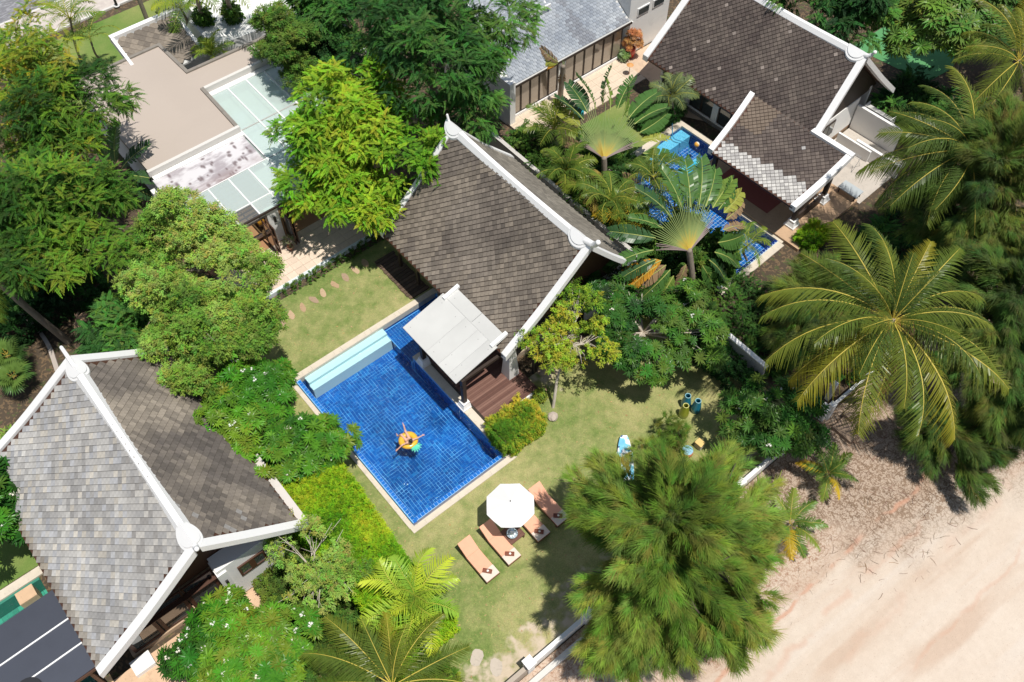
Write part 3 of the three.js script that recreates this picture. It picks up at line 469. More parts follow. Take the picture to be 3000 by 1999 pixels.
{
  const t = canopy, m = [0.92, 1, 1.08].map((k) => std([0.05 * k, 0.056 * k, 0.075 * k], 0.5, { map: colorMap(256, 256, (u, v) => { const n = pf(u, v, 4, 51, 6), s = 0.85 + 0.3 * n + (hash(Math.floor(u * 200), Math.floor(v * 200), 8) > 0.9992 ? 3 : 0); return [s, s, s]; }, [0.3, 0.3]) }));
  const H = (c) => 2.72 - (c - 6.2) * 0.03;
  const xs = [-23.1, -21.5, -20.2, -18.95]; for (let i = 0; i < 3; i++) { const q = (y) => [[xs[i], H(11.5) + y, 11.5], [xs[i + 1], H(11.5) + y, 11.5], [xs[i + 1], H(6.2) + y, 6.2], [xs[i], H(6.2) + y, 6.2]]; B(t).hexa(q(0), q(0.04)).out('roof_sheet', m[i]); }
  for (const x of [-21.5, -20.2]) B(t).hexa([[x - 0.035, H(11.5) + 0.03, 11.5], [x + 0.035, H(11.5) + 0.03, 11.5], [x + 0.035, H(6.15) + 0.03, 6.15], [x - 0.035, H(6.15) + 0.03, 6.15]], [[x - 0.03, H(11.5) + 0.07, 11.5], [x + 0.03, H(11.5) + 0.07, 11.5], [x + 0.03, H(6.15) + 0.07, 6.15], [x - 0.03, H(6.15) + 0.07, 6.15]]).out('batten', M.barge);
  B(t).box(-19.05, -18.9, 2.5, 2.66, 6.2, 11.5).out('fascia', M.brown);
  for (const [x, c] of [[-22.9, 11.2], [-19.1, 11.2], [-19.1, 6.6], [-22.9, 6.6]]) B(t).box(x - 0.07, x + 0.07, 0, 2.55, c - 0.07, c + 0.07).out('post', M.brown);
  const sat = latheGeo([[0, 0], [0.55, 0.02], [0.58, 0.06], [0, 0.05]], 24); sat.translate(-19.75, 2.7, 8.75); B(t).add(sat).out('puddle', std([0.03, 0.03, 0.032], 0.25));
}
const poolC = villaThing('swimming_pool', 'green tiled pool partly hidden by the dark canopy at left edge', 'swimming pool', -22.6, 10, 0);
{
  const t = poolC; seed(5); B(t).prism([[-25.78, 6.92], [-25.78, 13.5], [-19.5, 13.5], [-19.5, 6.92]], -1.3, -1.02).box(-25.78, -25.62, -1, 0, 6.92, 13.5).out('basin', std([0.03, 0.2, 0.14], 0.6));
  const L = []; tilesOn(L, [-25.6, -1.0, 6.95], [1, 0, 0], [0, 0, 1], 16, 10, 0.25, () => K([0.05, 0.3, 0.2], 0.75 + 0.5 * rnd())); layPieces(t, t, 'tile', tileGeo, tileGloss, L, 100, 4);
  B(t).box(-26.2, -25.75, -0.2, 0.1, 6.3, 13.5).out('coping', coping);
  B(t).box(-25.65, -25.0, -0.9, 0.03, 7.3, 8.1).out('stepping_block', std([0.62, 0.43, 0.28], 0.7, { map: stoneMap }));
}
structure('pool_water', sheet(worldXZ([[-25.74, 6.94], [-25.74, 13.4], [-19.6, 13.4], [-19.6, 6.94]]), [], -0.03, (a, c) => [a, c]), water);
// ---------- dark villa upper right ----------
const villaC = villaThing('villa', 'dark brown tiled villa at upper right with a lower porch wing by a pool', 'house', -24, -43, 0, Y2);
{
  const t = villaC; seed(303);
  const PL = curve([[-39.25, 2.85], [-41.5, 4.93], [-43.86, 7.3]]), PR = curve([[-48.5, 2.8], [-46.3, 4.9], [-43.94, 7.3]]);
  const aL = (k) => [-30.1 + 0.2 * k, -17.75 - 0.6 * k];
  const dk = (a, s, l, k) => { const n = fbm(a * 0.6, s * 0.6, 4, 51), r = rnd(); let c = mixc([0.075, 0.056, 0.05], [0.155, 0.125, 0.105], clamp(n * 1.3 - 0.3 + (r - 0.5) * 0.5)); if (r > 0.985) c = [0.3, 0.25, 0.22]; return K(c, 0.78 + 0.4 * rnd()); };
  roofSlab(t, [{ a: aL, P: PL }, { a: aL, P: PR }], M.brown);
  const tg = tileShape(0.216, 0.222);
  // porch wing: shallower slope, with a band of sun-bleached tiles along the eave
  const PW = curve([[-35.75, 2.85], [-38.0, 3.35], [-40.1, 4.15]], 8), aW = (k) => [-21.75 - 0.75 * k, -15.78 + 0.28 * k];
  const wing = (a, s, l, k) => { const edge = 1.15 + 0.1 * (a + 22) - 0.02 * Math.abs(a + 18); const pale = s < edge + 0.12 * Math.sin(a * 8); if (pale) return K(mixc([0.36, 0.345, 0.34], [0.62, 0.6, 0.57], rnd()), 0.9 + 0.2 * rnd()); const c = dk(a, s, l, k); return k > 0.55 && a < -20.5 ? mixc(c, [0.3, 0.22, 0.15], 0.35) : K(c, 1.12); };
  roofSlab(t, [{ a: aW, P: PW }], M.brown, 'porch_roof_deck');
  layPieces(t, t, 'roof_tile', tg, slate, [...tilePlaces({ a: (k) => [aL(k)[0] + 0.1, aL(k)[1] - 0.1], P: PL, size: 0.235, diamond: true, color: dk }), ...tilePlaces({ a: (k) => [aW(k)[0] + 0.15, aW(k)[1] - 0.15], P: PW, size: 0.235, diamond: true, color: wing })], 300, 9);
  layPieces(t, t, 'roof_tile', tg, slate, tilePlaces({ a: aL, P: PR, size: 0.235, diamond: true, color: dk }), 0);
  for (const P of [PL, PR]) { bargeAlong(t, P, (k) => lerp(-18.1, -18.6, k), 0.42, 0.14, 0.26, M.barge); bargeAlong(t, P, (k) => lerp(-30.5, -30.2, k), 0.42, 0.14, 0.26, M.barge); }
  ridgeCap(t, -29.9, -18.6, -43.9, 7.4, 0.5, M.barge, 1.0); saddle(t, -18.95, -43.9, 7.42, 0.66, [1.05, 1.05], M.barge); finial(t, -18.15, -43.9, 7.45, 1, M.barge, 0.14, 0.25);
  bargeAlong(t, PW, (k) => lerp(-22.0, -22.75, k), 0.34, 0.2, 0.2, M.barge, 'porch_barge_board'); bargeAlong(t, PW, (k) => lerp(-15.95, -15.7, k), 0.36, 0.14, 0.26, M.barge, 'porch_barge_board');
  B(t).box(-18.2, -15.34, 3.98, 4.3, -40.35, -40.0).out('porch_barge_board', M.barge);
  B(t).box(-21.7, -15.8, 2.6, 2.8, -36.0, -35.88).out('fascia', M.dark);
  // walls, glazing, floors
  const tan = std([0.5, 0.34, 0.22], 0.75, { map: stoneMap });
  B(t).box(-29.8, -18.9, 0, 0.3, -48, -40.3).out('floor', std([0.3, 0.2, 0.13], 0.6));
  B(t).prism([[-22.8, -40.29], [-22.8, -35.8], [-14.6, -35.8], [-14.6, -41.6], [-18.89, -41.6], [-18.89, -40.29]], 0, 0.22).out('porch_floor', tan);
  B(t).box(-21.5, -17.6, 0.225, 0.24, -39.4, -36.7).out('rug', std([0.28, 0.08, 0.065], 0.9));
  B(t).box(-29.8, -29.6, 0.3, 2.7, -47.9, -40.5).box(-29.6, -18.9, 0.3, 2.7, -48, -47.8).out('wall', M.white);
  B(t).box(-29.8, -22.9, 0, 0.42, -40.46, -40.3).out('sill', M.barge);
  for (let i = 0; i < 3; i++) { glazedWall(t, 'a', -40.4, -29.4 + i * 2.35, -27.5 + i * 2.35, 0.42, 2.5, 2, M.dark, M.darkGlass, 'window'); B(t).box(-27.5 + i * 2.35, -27.05 + i * 2.35, 0.42, 1.9, -40.5, -40.26).out('pier', M.white); B(t).box(-29.2 + i * 2.35, -28.7 + i * 2.35, 0.5, 2.4, -40.75, -40.6).out('curtain', std([0.25, 0.36, 0.28], 0.9)); }
  B(t).box(-25.2, -23.4, 0.31, 0.75, -42.4, -41.2).out('sofa', std([0.02, 0.14, 0.22], 0.8));
  { const x = -18.95, q = [], P = [...PL.slice(1), ...[...PR].reverse().slice(1)].map(([c, h]) => [c, h - 0.2]); for (let i = 0; i < P.length - 1; i++) q.push([[x, 2.4, P[i][0]], [x, Math.max(2.42, P[i][1]), P[i][0]], [x, Math.max(2.42, P[i + 1][1]), P[i + 1][0]], [x, 2.4, P[i + 1][0]]]); B(t).add(quadGeo(q)).out('gable', M.dark); }
  B(t).box(-19.1, -18.9, 0.3, 2.4, -46.9, -41.3).out('wall', M.white);
  { const f = B(t).box(-18.899, -18.84, 1.0, 2.1, -44.4, -43.1).out('window', M.dark); B(t).box(-18.839, -18.82, 1.1, 2.0, -44.3, -43.78).box(-18.839, -18.82, 1.1, 2.0, -43.7, -43.2).out('pane', M.darkGlass, f); }
  B(t).box(-18.84, -18.7, 1.9, 2.15, -42.75, -42.62).out('lamp', M.black);
  pillar(t, -16.05, -37.05, 0.22, 2.9, 0.24, M.dark, 0.62, 0.5); pillar(t, -16.05, -40.0, 0.22, 3.6, 0.24, M.dark, 0.62, 0.5); pillar(t, -21.55, -36.1, 0.05, 2.75, 0.24, M.dark, 0.66, 0.55);
  B(t).box(-16.12, -15.98, 0.23, 0.85, -39.9, -37.2).out('railing', M.dark);
}
const bath = villaThing('courtyard_wall', 'low white courtyard walls beside the gable of the dark villa', 'wall', -17.5, -45, 0, Y2);
B(bath).box(-18.82, -15.6, 0, 1.9, -46.9, -46.7).out('wall_panel', M.white); B(bath).box(-17.4, -14.2, 0, 1.0, -45.2, -45.0).out('wall_panel', M.white); B(bath).box(-18.8, -14.4, 0, 0.06, -46.69, -41.6).out('paving', std([0.5, 0.46, 0.42], 0.8, { map: stoneMap }));
B(bath).box(-18.6, -16.2, 0, 0.9, -44.99, -44.85).out('wall_panel', M.white);
{ const s = villaThing('louvre_door', 'white slatted door leaning in the white courtyard by the dark villa', 'door', -17.5, -47.2, 0, Y2); B(s).box(-18.5, -18.42, 0.05, 2.0, -47.5, -46.95).box(-16.6, -16.52, 0.05, 2.0, -47.5, -46.95).out('frame', M.white); for (let i = 0; i < 9; i++) B(s).hexa([[-18.41, 0.2 + i * 0.2, -47.1], [-16.61, 0.2 + i * 0.2, -47.1], [-16.61, 0.2 + i * 0.2, -47.35], [-18.41, 0.2 + i * 0.2, -47.35]], [[-18.41, 0.23 + i * 0.2, -47.1], [-16.61, 0.23 + i * 0.2, -47.1], [-16.61, 0.3 + i * 0.2, -47.35], [-18.41, 0.3 + i * 0.2, -47.35]]).out('slat', M.greyWall); }
{ const s = villaThing('counter', 'white outdoor counter below the dark framed gable window', 'counter', -18, -43.2, 0, Y2); B(s).box(-18.6, -17.7, 0.061, 0.8, -43.9, -42.3).out('body', M.white); B(s).box(-18.7, -17.6, 0.8, 0.86, -44.0, -42.2).out('top', M.barge); }
{ const s = villaThing('drying_rack', 'thin metal drying rack in the white courtyard', 'rack', -16.8, -43.9, 0.06, Y2); for (const a of [-17.2, -16.3]) { B(s).add(tubeGeo([V(a, 0.06, -44.3), V(a, 1.0, -43.7)], 0.015, 0.015, 5, false)).add(tubeGeo([V(a, 0.06, -43.4), V(a, 1.0, -44.0)], 0.015, 0.015, 5, false)).out('leg', M.metal); } for (let i = 0; i < 4; i++) B(s).add(tubeGeo([V(-17.25, 1.0, -44.0 + i * 0.1), V(-16.25, 1.0, -44.0 + i * 0.1)], 0.01, 0.01, 5, false)).out('rail', M.metal); }
{ const s = villaThing('parasol', 'small closed coral pink parasol behind the porch roof of the dark villa', 'parasol', -17.0, -42.2, 0.06, Y2); const g = latheGeo([[0.02, 2.3], [0.1, 2.2], [0.3, 1.5], [0.36, 1.0], [0.3, 0.9], [0.05, 0.95]], 14); g.translate(-17.0, 0, -42.2); B(s).add(g).out('canopy', std([0.62, 0.09, 0.1], 0.8)); B(s).add(tubeGeo([V(-17, 0.06, -42.2), V(-17, 2.35, -42.2)], 0.025, 0.02, 6)).out('pole', M.metal); }
for (const [i, lab] of [[0, 'grey tray table top standing at the sea end of the dark villa porch']]) { const s = villaThing('table', lab, 'table', -15.2, -41.2, 0.22, Y2); B(s).box(-15.9, -14.6, 0.62, 0.68, -42.0, -41.2).out('top', std([0.42, 0.46, 0.48], 0.5)); for (const [x, z] of [[-15.8, -41.9], [-14.7, -41.9], [-15.8, -41.3], [-14.7, -41.3]]) B(s).box(x - 0.03, x + 0.03, 0.22, 0.62, z - 0.03, z + 0.03).out('leg', M.dark); }
const poolB = villaThing('swimming_pool', 'blue pool with white lattice grout beneath the palms beside the dark villa', 'swimming pool', -22, -34, 0, Y2);
{
  const t = poolB, D = -1.1; seed(31);
  const grout = std([0.45, 0.58, 0.7], 0.7);
  B(t).prism([[-26.3, -30.4], [-26.3, -38.9], [-22.9, -38.9], [-22.9, -35.7], [-15.85, -35.7], [-15.85, -30.4]], D - 0.2, D - 0.012).box(-26.33, -26.2, D, 0, -38.9, -30.4).box(-26.2, -22.9, D, 0, -38.93, -38.8).box(-22.98, -22.86, D, 0, -38.8, -35.7).box(-22.86, -15.95, D, 0, -35.74, -35.62).box(-15.95, -15.82, D, 0.05, -35.62, -30.4).box(-26.2, -15.95, D, 0, -30.5, -30.37).out('basin', grout);
  const blue = (x, z) => K(hash(Math.round(x * 50), Math.round(z * 50), 3) < 0.5 ? [0.005, 0.09, 0.34] : [0.007, 0.13, 0.42], 0.85 + 0.3 * rnd());
  const navy = () => K([0.006, 0.03, 0.2], 0.8 + 0.4 * rnd());
  const L = [];
  tilesOn(L, [-26.18, D, -35.6], [1, 0, 0], [0, 0, 1], 46, 23, 0.22, blue, 0.028); tilesOn(L, [-26.18, D, -38.78], [1, 0, 0], [0, 0, 1], 14, 14, 0.22, blue, 0.028);
  tilesOn(L, [-26.19, D + 0.02, -38.7], [0, 0, 1], [0, 1, 0], 37, 5, 0.21, navy, 0.02); tilesOn(L, [-26.1, D + 0.02, -38.79], [1, 0, 0], [0, 1, 0], 15, 5, 0.21, navy, 0.02); tilesOn(L, [-22.99, D + 0.02, -38.7], [0, 0, 1], [0, 1, 0], 15, 5, 0.21, navy, 0.02); tilesOn(L, [-22.9, D + 0.02, -35.61], [1, 0, 0], [0, 1, 0], 33, 5, 0.21, navy, 0.02); tilesOn(L, [-15.96, D + 0.02, -35.55], [0, 0, 1], [0, 1, 0], 24, 5, 0.21, navy, 0.02);
  tilesOn(L, [-16.06, 0.055, -35.6], [0, 0, 1], [1, 0, 0], 22, 1, 0.22, navy, 0.05);
  layPieces(t, t, 'tile', tileGeo, tileGloss, L, 300, 5);
  // speckled turquoise bench inside the long side and a step by the porch pillar
  const fleck = std([1, 1, 1], 0.6, { map: colorMap(256, 256, (u, v) => { const h = hash(Math.floor(u * 70), Math.floor(v * 70), 6); return mixc([0.05, 0.33, 0.55], [0.2, 0.6, 0.78], h); }, [0.6, 0.6]) });
  B(t).box(-26.18, -25.4, D, -0.22, -38.78, -30.6).box(-23.9, -23.0, D, -0.35, -37.6, -35.9).out('bench', fleck);
  for (const v of [[-26.65, -26.2, -0.3, 0.1, -39.2, -30.1], [-26.199, -22.6, -0.3, 0.1, -39.2, -38.8], [-22.86, -15.6, -0.3, 0.08, -35.65, -35.3].map((x, i) => i === 4 ? -35.78 : i === 5 ? -35.6 : x), [-15.83, -15.4, -0.3, 0.06, -35.599, -30.1]]) B(t).box(...v).out('coping', coping);
}
structure('pool_water', sheet(worldXZ([[-26.19, -30.5], [-26.19, -38.79], [-22.99, -38.79], [-22.99, -35.63], [-16.0, -35.63], [-16.0, -30.5]], Y2), [], -0.02, (a, c) => [a, c]), water);
{ const b = villaThing('beach_ball', 'small yellow and white ball floating in the lattice tiled pool', 'ball', -24.4, -38.2, 0, Y2); const g = new THREE.SphereGeometry(0.17, 18, 12, 0, Math.PI), g2 = new THREE.SphereGeometry(0.17, 18, 12, Math.PI, Math.PI); g.translate(-24.4, 0.1, -38.2); g2.translate(-24.4, 0.1, -38.2); B(b).add(g).out('panel', std([0.75, 0.36, 0.05], 0.4)); B(b).add(g2).out('panel', std([0.8, 0.78, 0.74], 0.4)); }
{ const n = villaThing('pool_hose', 'thin blue cleaning hose trailing across the lattice tiled pool', 'hose', -25.5, -37, 0, Y2); B(n).add(tubeGeo(new THREE.CatmullRomCurve3([V(-27.1, 0.2, -38.9), V(-26.4, 0.14, -38.1), V(-25.8, 0.03, -37.6), V(-24.9, 0.02, -37.9), V(-24.2, 0.02, -37.2), V(-23.6, 0.02, -36.6)]).getPoints(30), 0.03, 0.03, 6)).out('tube', std([0.03, 0.2, 0.36], 0.5)); }
{ const n = villaThing('inflatable', 'turquoise see through inflatable lilo beside the porch pillar', 'pool float', -22.9, -36.2, 0, Y2); const g = new THREE.TorusGeometry(0.45, 0.13, 10, 28); g.rotateX(Math.PI / 2); g.scale(1, 1, 1.35); g.translate(-22.95, 0.12, -36.5); B(n).add(g).out('ring', phy([0.05, 0.42, 0.6], 0.2, { clearcoat: 0.8 })); B(n).box(-23.2, -22.7, 0.05, 0.12, -37.0, -36.1).out('mesh_seat', phy([0.04, 0.3, 0.5], 0.3)); }

// ---------- blue grey shingle house, upper middle ----------
const houseD = villaThing('house', 'white house with blue grey shingle roof and a row of dark framed glass doors', 'house', -38, -34, 0);
{
  const t = houseD; seed(404); const tanGlass = phy([0.3, 0.25, 0.2], 0.08, { clearcoat: 1, clearcoatRoughness: 0.04 });
  const P = curve([[-35.2, 2.95], [-37.5, 4.45], [-42.0, 7.6]], 6); // here c of the profile runs along a
  // the eave runs along c, so the slope is laid in a turned frame: swap axes through a helper
  const swap = (m) => new THREE.Matrix4().makeBasis(V(0, 0, -1), V(0, 1, 0), V(1, 0, 0)).multiply(m);
  const shade = (a, s, l, k) => { const n = fbm(a * 0.7, s * 0.7, 4, 61), m = fbm(a * 1.4, s * 0.35, 3, 64), r = rnd(); let c = mixc([0.235, 0.265, 0.315], [0.4, 0.43, 0.47], clamp(n * 1.2 - 0.1 + (r - 0.5) * 0.5)); if (m > 0.57 && a > 34) c = mixc(c, [0.14, 0.14, 0.16], 0.5); return K(c, 0.9 + 0.2 * rnd()); };
  // profile in swapped space: x' = -c, z' = a
  const prof = P.map(([a, h]) => [a, h]);
  const places = tilePlaces({ a: () => [29.45, 39.55], P: prof, size: 0.2, w: 0.3, diamond: false, color: shade }).map((p) => ({ ...p, m: swap(p.m) }));
  const tg = tileShape(0.295, 0.225);
  layPieces(t, t, 'shingle', tg, slate, places, 300, 6);
  const b = B(t), f = profileAt(P); for (let i = 0; i < 6; i++) { const q0 = f(f.len * i / 6), q1 = f(f.len * (i + 1) / 6), lo = [[q1.c, q1.h - 0.15, -29.45], [q0.c, q0.h - 0.15, -29.45], [q0.c, q0.h - 0.15, -39.6], [q1.c, q1.h - 0.15, -39.6]]; b.hexa(lo, lo.map((p) => [p[0], p[1] + 0.135, p[2]])); } b.out('roof_deck', M.greyWall);
  B(t).box(-35.22, -35.14, 2.78, 2.93, -39.7, -29.4).out('gutter', M.dark);
  // raised roof step with white edge
  const u = places.filter((p) => p.m.elements[12] < -37.6 && p.m.elements[14] > -34.3).map((p) => { const m = p.m.clone(); m.elements[13] += 0.62; m.elements[12] -= 0.1; return { m, color: p.color.map((x) => x * 1.08) }; });
  layPieces(t, t, 'shingle', tg, slate, u, 0);
  { const q = (a) => f.len && ((i) => i)(0); const h = (a) => { let r = 0; for (let s = 0; s < f.len; s += 0.05) { const z = f(s); if (z.c > a) r = z.h; } return r; }; B(t).hexa([[-42, h(-42) + 0.3, -29.45], [-37.75, h(-37.75) - 0.1, -29.45], [-37.75, h(-37.75) - 0.1, -34.4], [-42, h(-42) + 0.3, -34.4]], [[-42, h(-42) + 0.6, -29.45], [-37.75, h(-37.75) + 0.56, -29.45], [-37.75, h(-37.75) + 0.56, -34.4], [-42, h(-42) + 0.6, -34.4]]).out('raised_roof', M.white); B(t).box(-37.749, -37.64, h(-37.75) + 0.42, h(-37.75) + 0.64, -34.6, -29.45).out('trim', M.barge); }
  // front wall with doors, plinth, side pier
  B(t).box(-42, -35.55, 0, 0.28, -39.4, -29.5).out('floor', std([0.55, 0.47, 0.38], 0.7));
  B(t).box(-35.55, -35.38, 0, 0.36, -39.3, -29.45).out('plinth', M.barge);
  B(t).box(-42, -35.0, 0, 3.4, -29.449, -29.0).out('wall', M.white);
  B(t).box(-42, -41.8, 0.28, 3, -39.4, -29.5).out('wall', M.white);
  glazedWall(t, 'c', -35.48, -33.4, -29.5, 0.36, 2.6, 5, M.dark, tanGlass, 'door'); B(t).box(-35.56, -35.36, 0.36, 2.9, -34.0, -33.42).out('pier', M.white); glazedWall(t, 'c', -35.48, -39.2, -34.02, 0.36, 2.6, 6, M.dark, tanGlass, 'door');
  for (const c of [-29.9, -31.0, -33.0, -34.5, -36.2]) B(t).box(-35.8, -35.7, 0.4, 2.5, c - 0.35, c).out('curtain', M.curtain);
  // taller white block with two slot windows
  B(t).prism([[-46, -39.62], [-35.4, -39.62], [-35.4, -43.5], [-46, -43.5]], 0, 4.6).out('wall', M.white);
  for (const c of [-40.9, -42.35]) { const w = B(t).box(-35.399, -35.34, 2.9, 3.5, c - 0.55, c + 0.55).out('window', M.barge); B(t).box(-35.339, -35.32, 2.98, 3.42, c - 0.48, c + 0.48).out('pane', M.darkGlass, w); }
  B(t).box(-35.399, -35.28, 2.2, 2.75, -39.95, -39.63).out('downpipe_head', M.white);
}
{ // terrace and steps of that house
  const t = villaThing('terrace', 'pale cream tiled terrace with a low step before the glass doors of the shingle house', 'terrace', -34, -34, 0); seed(8);
  const tm = [0.94, 1, 1.05].map((k) => std([0.66 * k, 0.55 * k, 0.44 * k], 0.7, { map: stoneMap }));
  B(t).box(-35.379, -33.3, 0, 0.16, -39.0, -29.0).out('slab', std([0.5, 0.43, 0.36], 0.8)); B(t).box(-33.299, -32.8, 0, 0.08, -39.1, -32.5).out('step', tm[0]);
  for (let i = 0; i < 4; i++) for (let j = 0; j < 10; j++) B(t).box(-35.36 + i * 0.515, -35.36 + i * 0.515 + 0.5, 0.161, 0.18 + rnd() * 0.003, -38.98 + j * 0.998, -38.98 + j * 0.998 + 0.985).out('tile', pick(tm));
}
structure('path', sheet(worldXZ([[-35.3, -39.05], [-32.9, -39.2], [-28.5, -38.4], [-25.6, -40.2], [-28.9, -44.5], [-35.3, -44.8]]), [], 0.006, (a, c) => [a / 3, c / 3]), std([0.6, 0.45, 0.33], 0.8, { map: stoneMap }));

// ---------- flat roofed house with glass roof, upper left ----------
const houseE = villaThing('house', 'flat beige roofed house with white glass veranda roof and folding doors', 'house', -44, -12, 0);
{
  const t = houseE; seed(505);
  const H = 3.4, roofP = [[-52.4, -8.4], [-52.4, -14.2], [-48.85, -14.3], [-48.65, -22.5], [-46.75, -22.3], [-46.78, -14.25], [-42.4, -14.15], [-42.4, -8.4]];
  const screed = std([0.44, 0.375, 0.325], 0.85, { map: colorMap(512, 512, (u, v) => { const n = pf(u, v, 3, 71, 6), k = 0.94 + 0.1 * n; return [k, k, k]; }, [0.1, 0.1]) });
  B(t).prism(roofP, H - 0.25, H).out('roof', screed);
  const rim = std([0.24, 0.22, 0.2], 0.9, { map: stoneMap });
  for (let i = 0; i < roofP.length - 1; i++) { const [x0, z0] = roofP[i], [x1, z1] = roofP[i + 1], d = Math.hypot(x1 - x0, z1 - z0), nx = (z1 - z0) / d * 0.11, nz = -(x1 - x0) / d * 0.11, ex = (x1 - x0) / d * 0.1, ez = (z1 - z0) / d * 0.1; const h0 = H - 0.25 - i * 0.003, h1 = H + 0.1 + i * 0.003; let q = (h) => [[x0 + nx - ex, h, z0 + nz - ez], [x1 + nx + ex, h, z1 + nz + ez], [x1 - nx + ex, h, z1 - nz + ez], [x0 - nx - ex, h, z0 - nz - ez]]; B(t).hexa(q(h0).reverse(), q(h1).reverse()).out('parapet', i === 4 || i === 6 ? std([0.62, 0.6, 0.57], 0.8) : rim); }
  // wall below
  B(t).box(-52.3, -42.4, 0, 3.14, -14.1, -8.5).box(-48.6, -46.9, 0, 3.14, -22.2, -14.3).out('wall', M.white);
  B(t).box(-42.27, -41.95, 2.4, 3.15, -14.3, -8.4).box(-46.73, -46.3, 2.4, 3.12, -22.2, -14.4).out('fascia', M.barge);
  // stained sheet
  const stain = std([1, 1, 1], 0.5, { map: colorMap(512, 512, (u, v) => { const n = pf(u, v, 5, 81, 6); let c = mixc([0.62, 0.6, 0.62], [0.36, 0.325, 0.345], smooth(0.42, 0.68, n)); let s = 0; for (let i = 0; i < 34; i++) { const x = 0.04 + 0.92 * hash(i, 1, 4), y = 0.08 + 0.84 * hash(i, 2, 4), l = 0.03 + 0.07 * hash(i, 3, 4), w = 0.012 + 0.012 * hash(i, 5, 4); const dx = (v - x) / w, dy = (u - y) / l; s = Math.max(s, smooth(1.4, 0.3, Math.hypot(dx, dy) + (n - 0.5))); } c = mixc(c, [0.16, 0.12, 0.125], s * 0.9); const low = smooth(0.62, 1, u) * smooth(0.35, 0.75, n + 0.15); return mixc(c, [0.28, 0.21, 0.21], low); }) });
  { const g = quadGeo([[[-42.05, 3.1, -8.3], [-39.5, 2.95, -8.3], [-39.5, 2.95, -14.15], [-42.05, 3.1, -14.15]]]); const uv = g.attributes.uv; for (let i = 0; i < uv.count; i++) uv.setXY(i, uv.getX(i) / 2.55, uv.getY(i) / 5.9); const under = quadGeo([[[-42.05, 3.07, -14.15], [-39.5, 2.92, -14.15], [-39.5, 2.92, -8.3], [-42.05, 3.07, -8.3]]]); B(t).add(g).add(under).out('roof_sheet', stain); }
  // glass veranda roof: panes between white bars
  const frost = phy([0.84, 0.92, 0.9], 0.03, { transmission: 0.62, thickness: 0, ior: 1.5, clearcoat: 1, clearcoatRoughness: 0.03 });
  const frost2 = phy([0.9, 0.93, 0.93], 0.05, { transmission: 0.94, thickness: 0, ior: 1.5, clearcoat: 1, clearcoatRoughness: 0.05 });
  const gh = (a) => 3.05 - (a + 46.3) * 0.006;
  const cs = [-8.4, -9.1, -10.4, -11.7, -13.0, -14.3, -15.6, -16.9, -18.2, -19.5, -20.8];
  for (let i = 0; i < cs.length - 1; i++) { const c1 = cs[i] - 0.03, c0 = cs[i + 1] + 0.03, rows = i < 5 ? [[-39.42, -37.0], [-36.96, -35.95]] : [[-46.3, -42.5], [-42.44, -39.5], [-39.44, -37.0], [-36.96, -35.95]];
    rows.forEach(([a0, a1]) => { const q = (y) => [[a0, gh(a0) + y, c1], [a1, gh(a1) + y, c1], [a1, gh(a1) + y, c0], [a0, gh(a0) + y, c0]]; B(t).hexa(q(0), q(0.02)).out('pane', i < 3 && a0 > -38 ? frost2 : frost); }); }
  for (let i = 1; i < cs.length; i++) { const a0 = cs[i] < -14.25 ? -46.3 : -39.45; B(t).hexa([[a0, gh(a0) - 0.08, cs[i] + 0.045], [-35.95, gh(-35.95) - 0.08, cs[i] + 0.045], [-35.95, gh(-35.95) - 0.08, cs[i] - 0.045], [a0, gh(a0) - 0.08, cs[i] - 0.045]], [[a0, gh(a0) + 0.06, cs[i] + 0.04], [-35.95, gh(-35.95) + 0.06, cs[i] + 0.04], [-35.95, gh(-35.95) + 0.06, cs[i] - 0.04], [a0, gh(a0) + 0.06, cs[i] - 0.04]]).out('rafter', M.barge); }
  for (const a of [-42.47, -39.47, -36.98]) B(t).box(a - 0.03, a + 0.03, gh(a) - 0.03, gh(a) + 0.045, -20.8, a > -40 ? -8.4 : -14.2).out('crossbar', a === -42.47 ? std([0.42, 0.4, 0.38], 0.7) : M.barge);
  B(t).box(-35.95, -35.86, 2.88, 3.0, -20.8, -8.4).out('gutter', M.dark);
  // louvre pergola under the lower glass
  for (let i = 0; i < 6; i++) B(t).box(-39.3 + i * 0.36, -39.18 + i * 0.36, 2.5, 2.6, -12.9, -8.7).out('louvre', std([0.13, 0.12, 0.13], 0.6)); for (const c of [-8.9, -11.0, -12.7]) B(t).box(-39.4, -37.3, 2.61, 2.7, c - 0.06, c + 0.06).out('beam', std([0.11, 0.1, 0.11], 0.6));
  // white ceiling of the inner rooms, floor, front
  B(t).box(-46.3, -41.9, 2.3, 2.38, -20.8, -14.32).out('ceiling', M.white); B(t).box(-41.899, -38.0, 2.3, 2.38, -20.8, -13.1).out('ceiling', M.white);
  B(t).box(-42.39, -35.9, 0, 0.28, -20.8, -8.0).out('floor', std([0.36, 0.19, 0.095], 0.55));
  B(t).box(-36.3, -35.95, 0.281, 2.85, -12.75, -12.05).out('pier', M.white); B(t).box(-35.949, -35.87, 1.9, 2.3, -12.5, -12.36).out('lamp', M.black);
  B(t).box(-36.2, -36.05, 2.45, 2.58, -20, -12.76).box(-36.2, -36.05, 2.45, 2.58, -12.04, -8.4).out('track', std([0.2, 0.17, 0.15], 0.4));
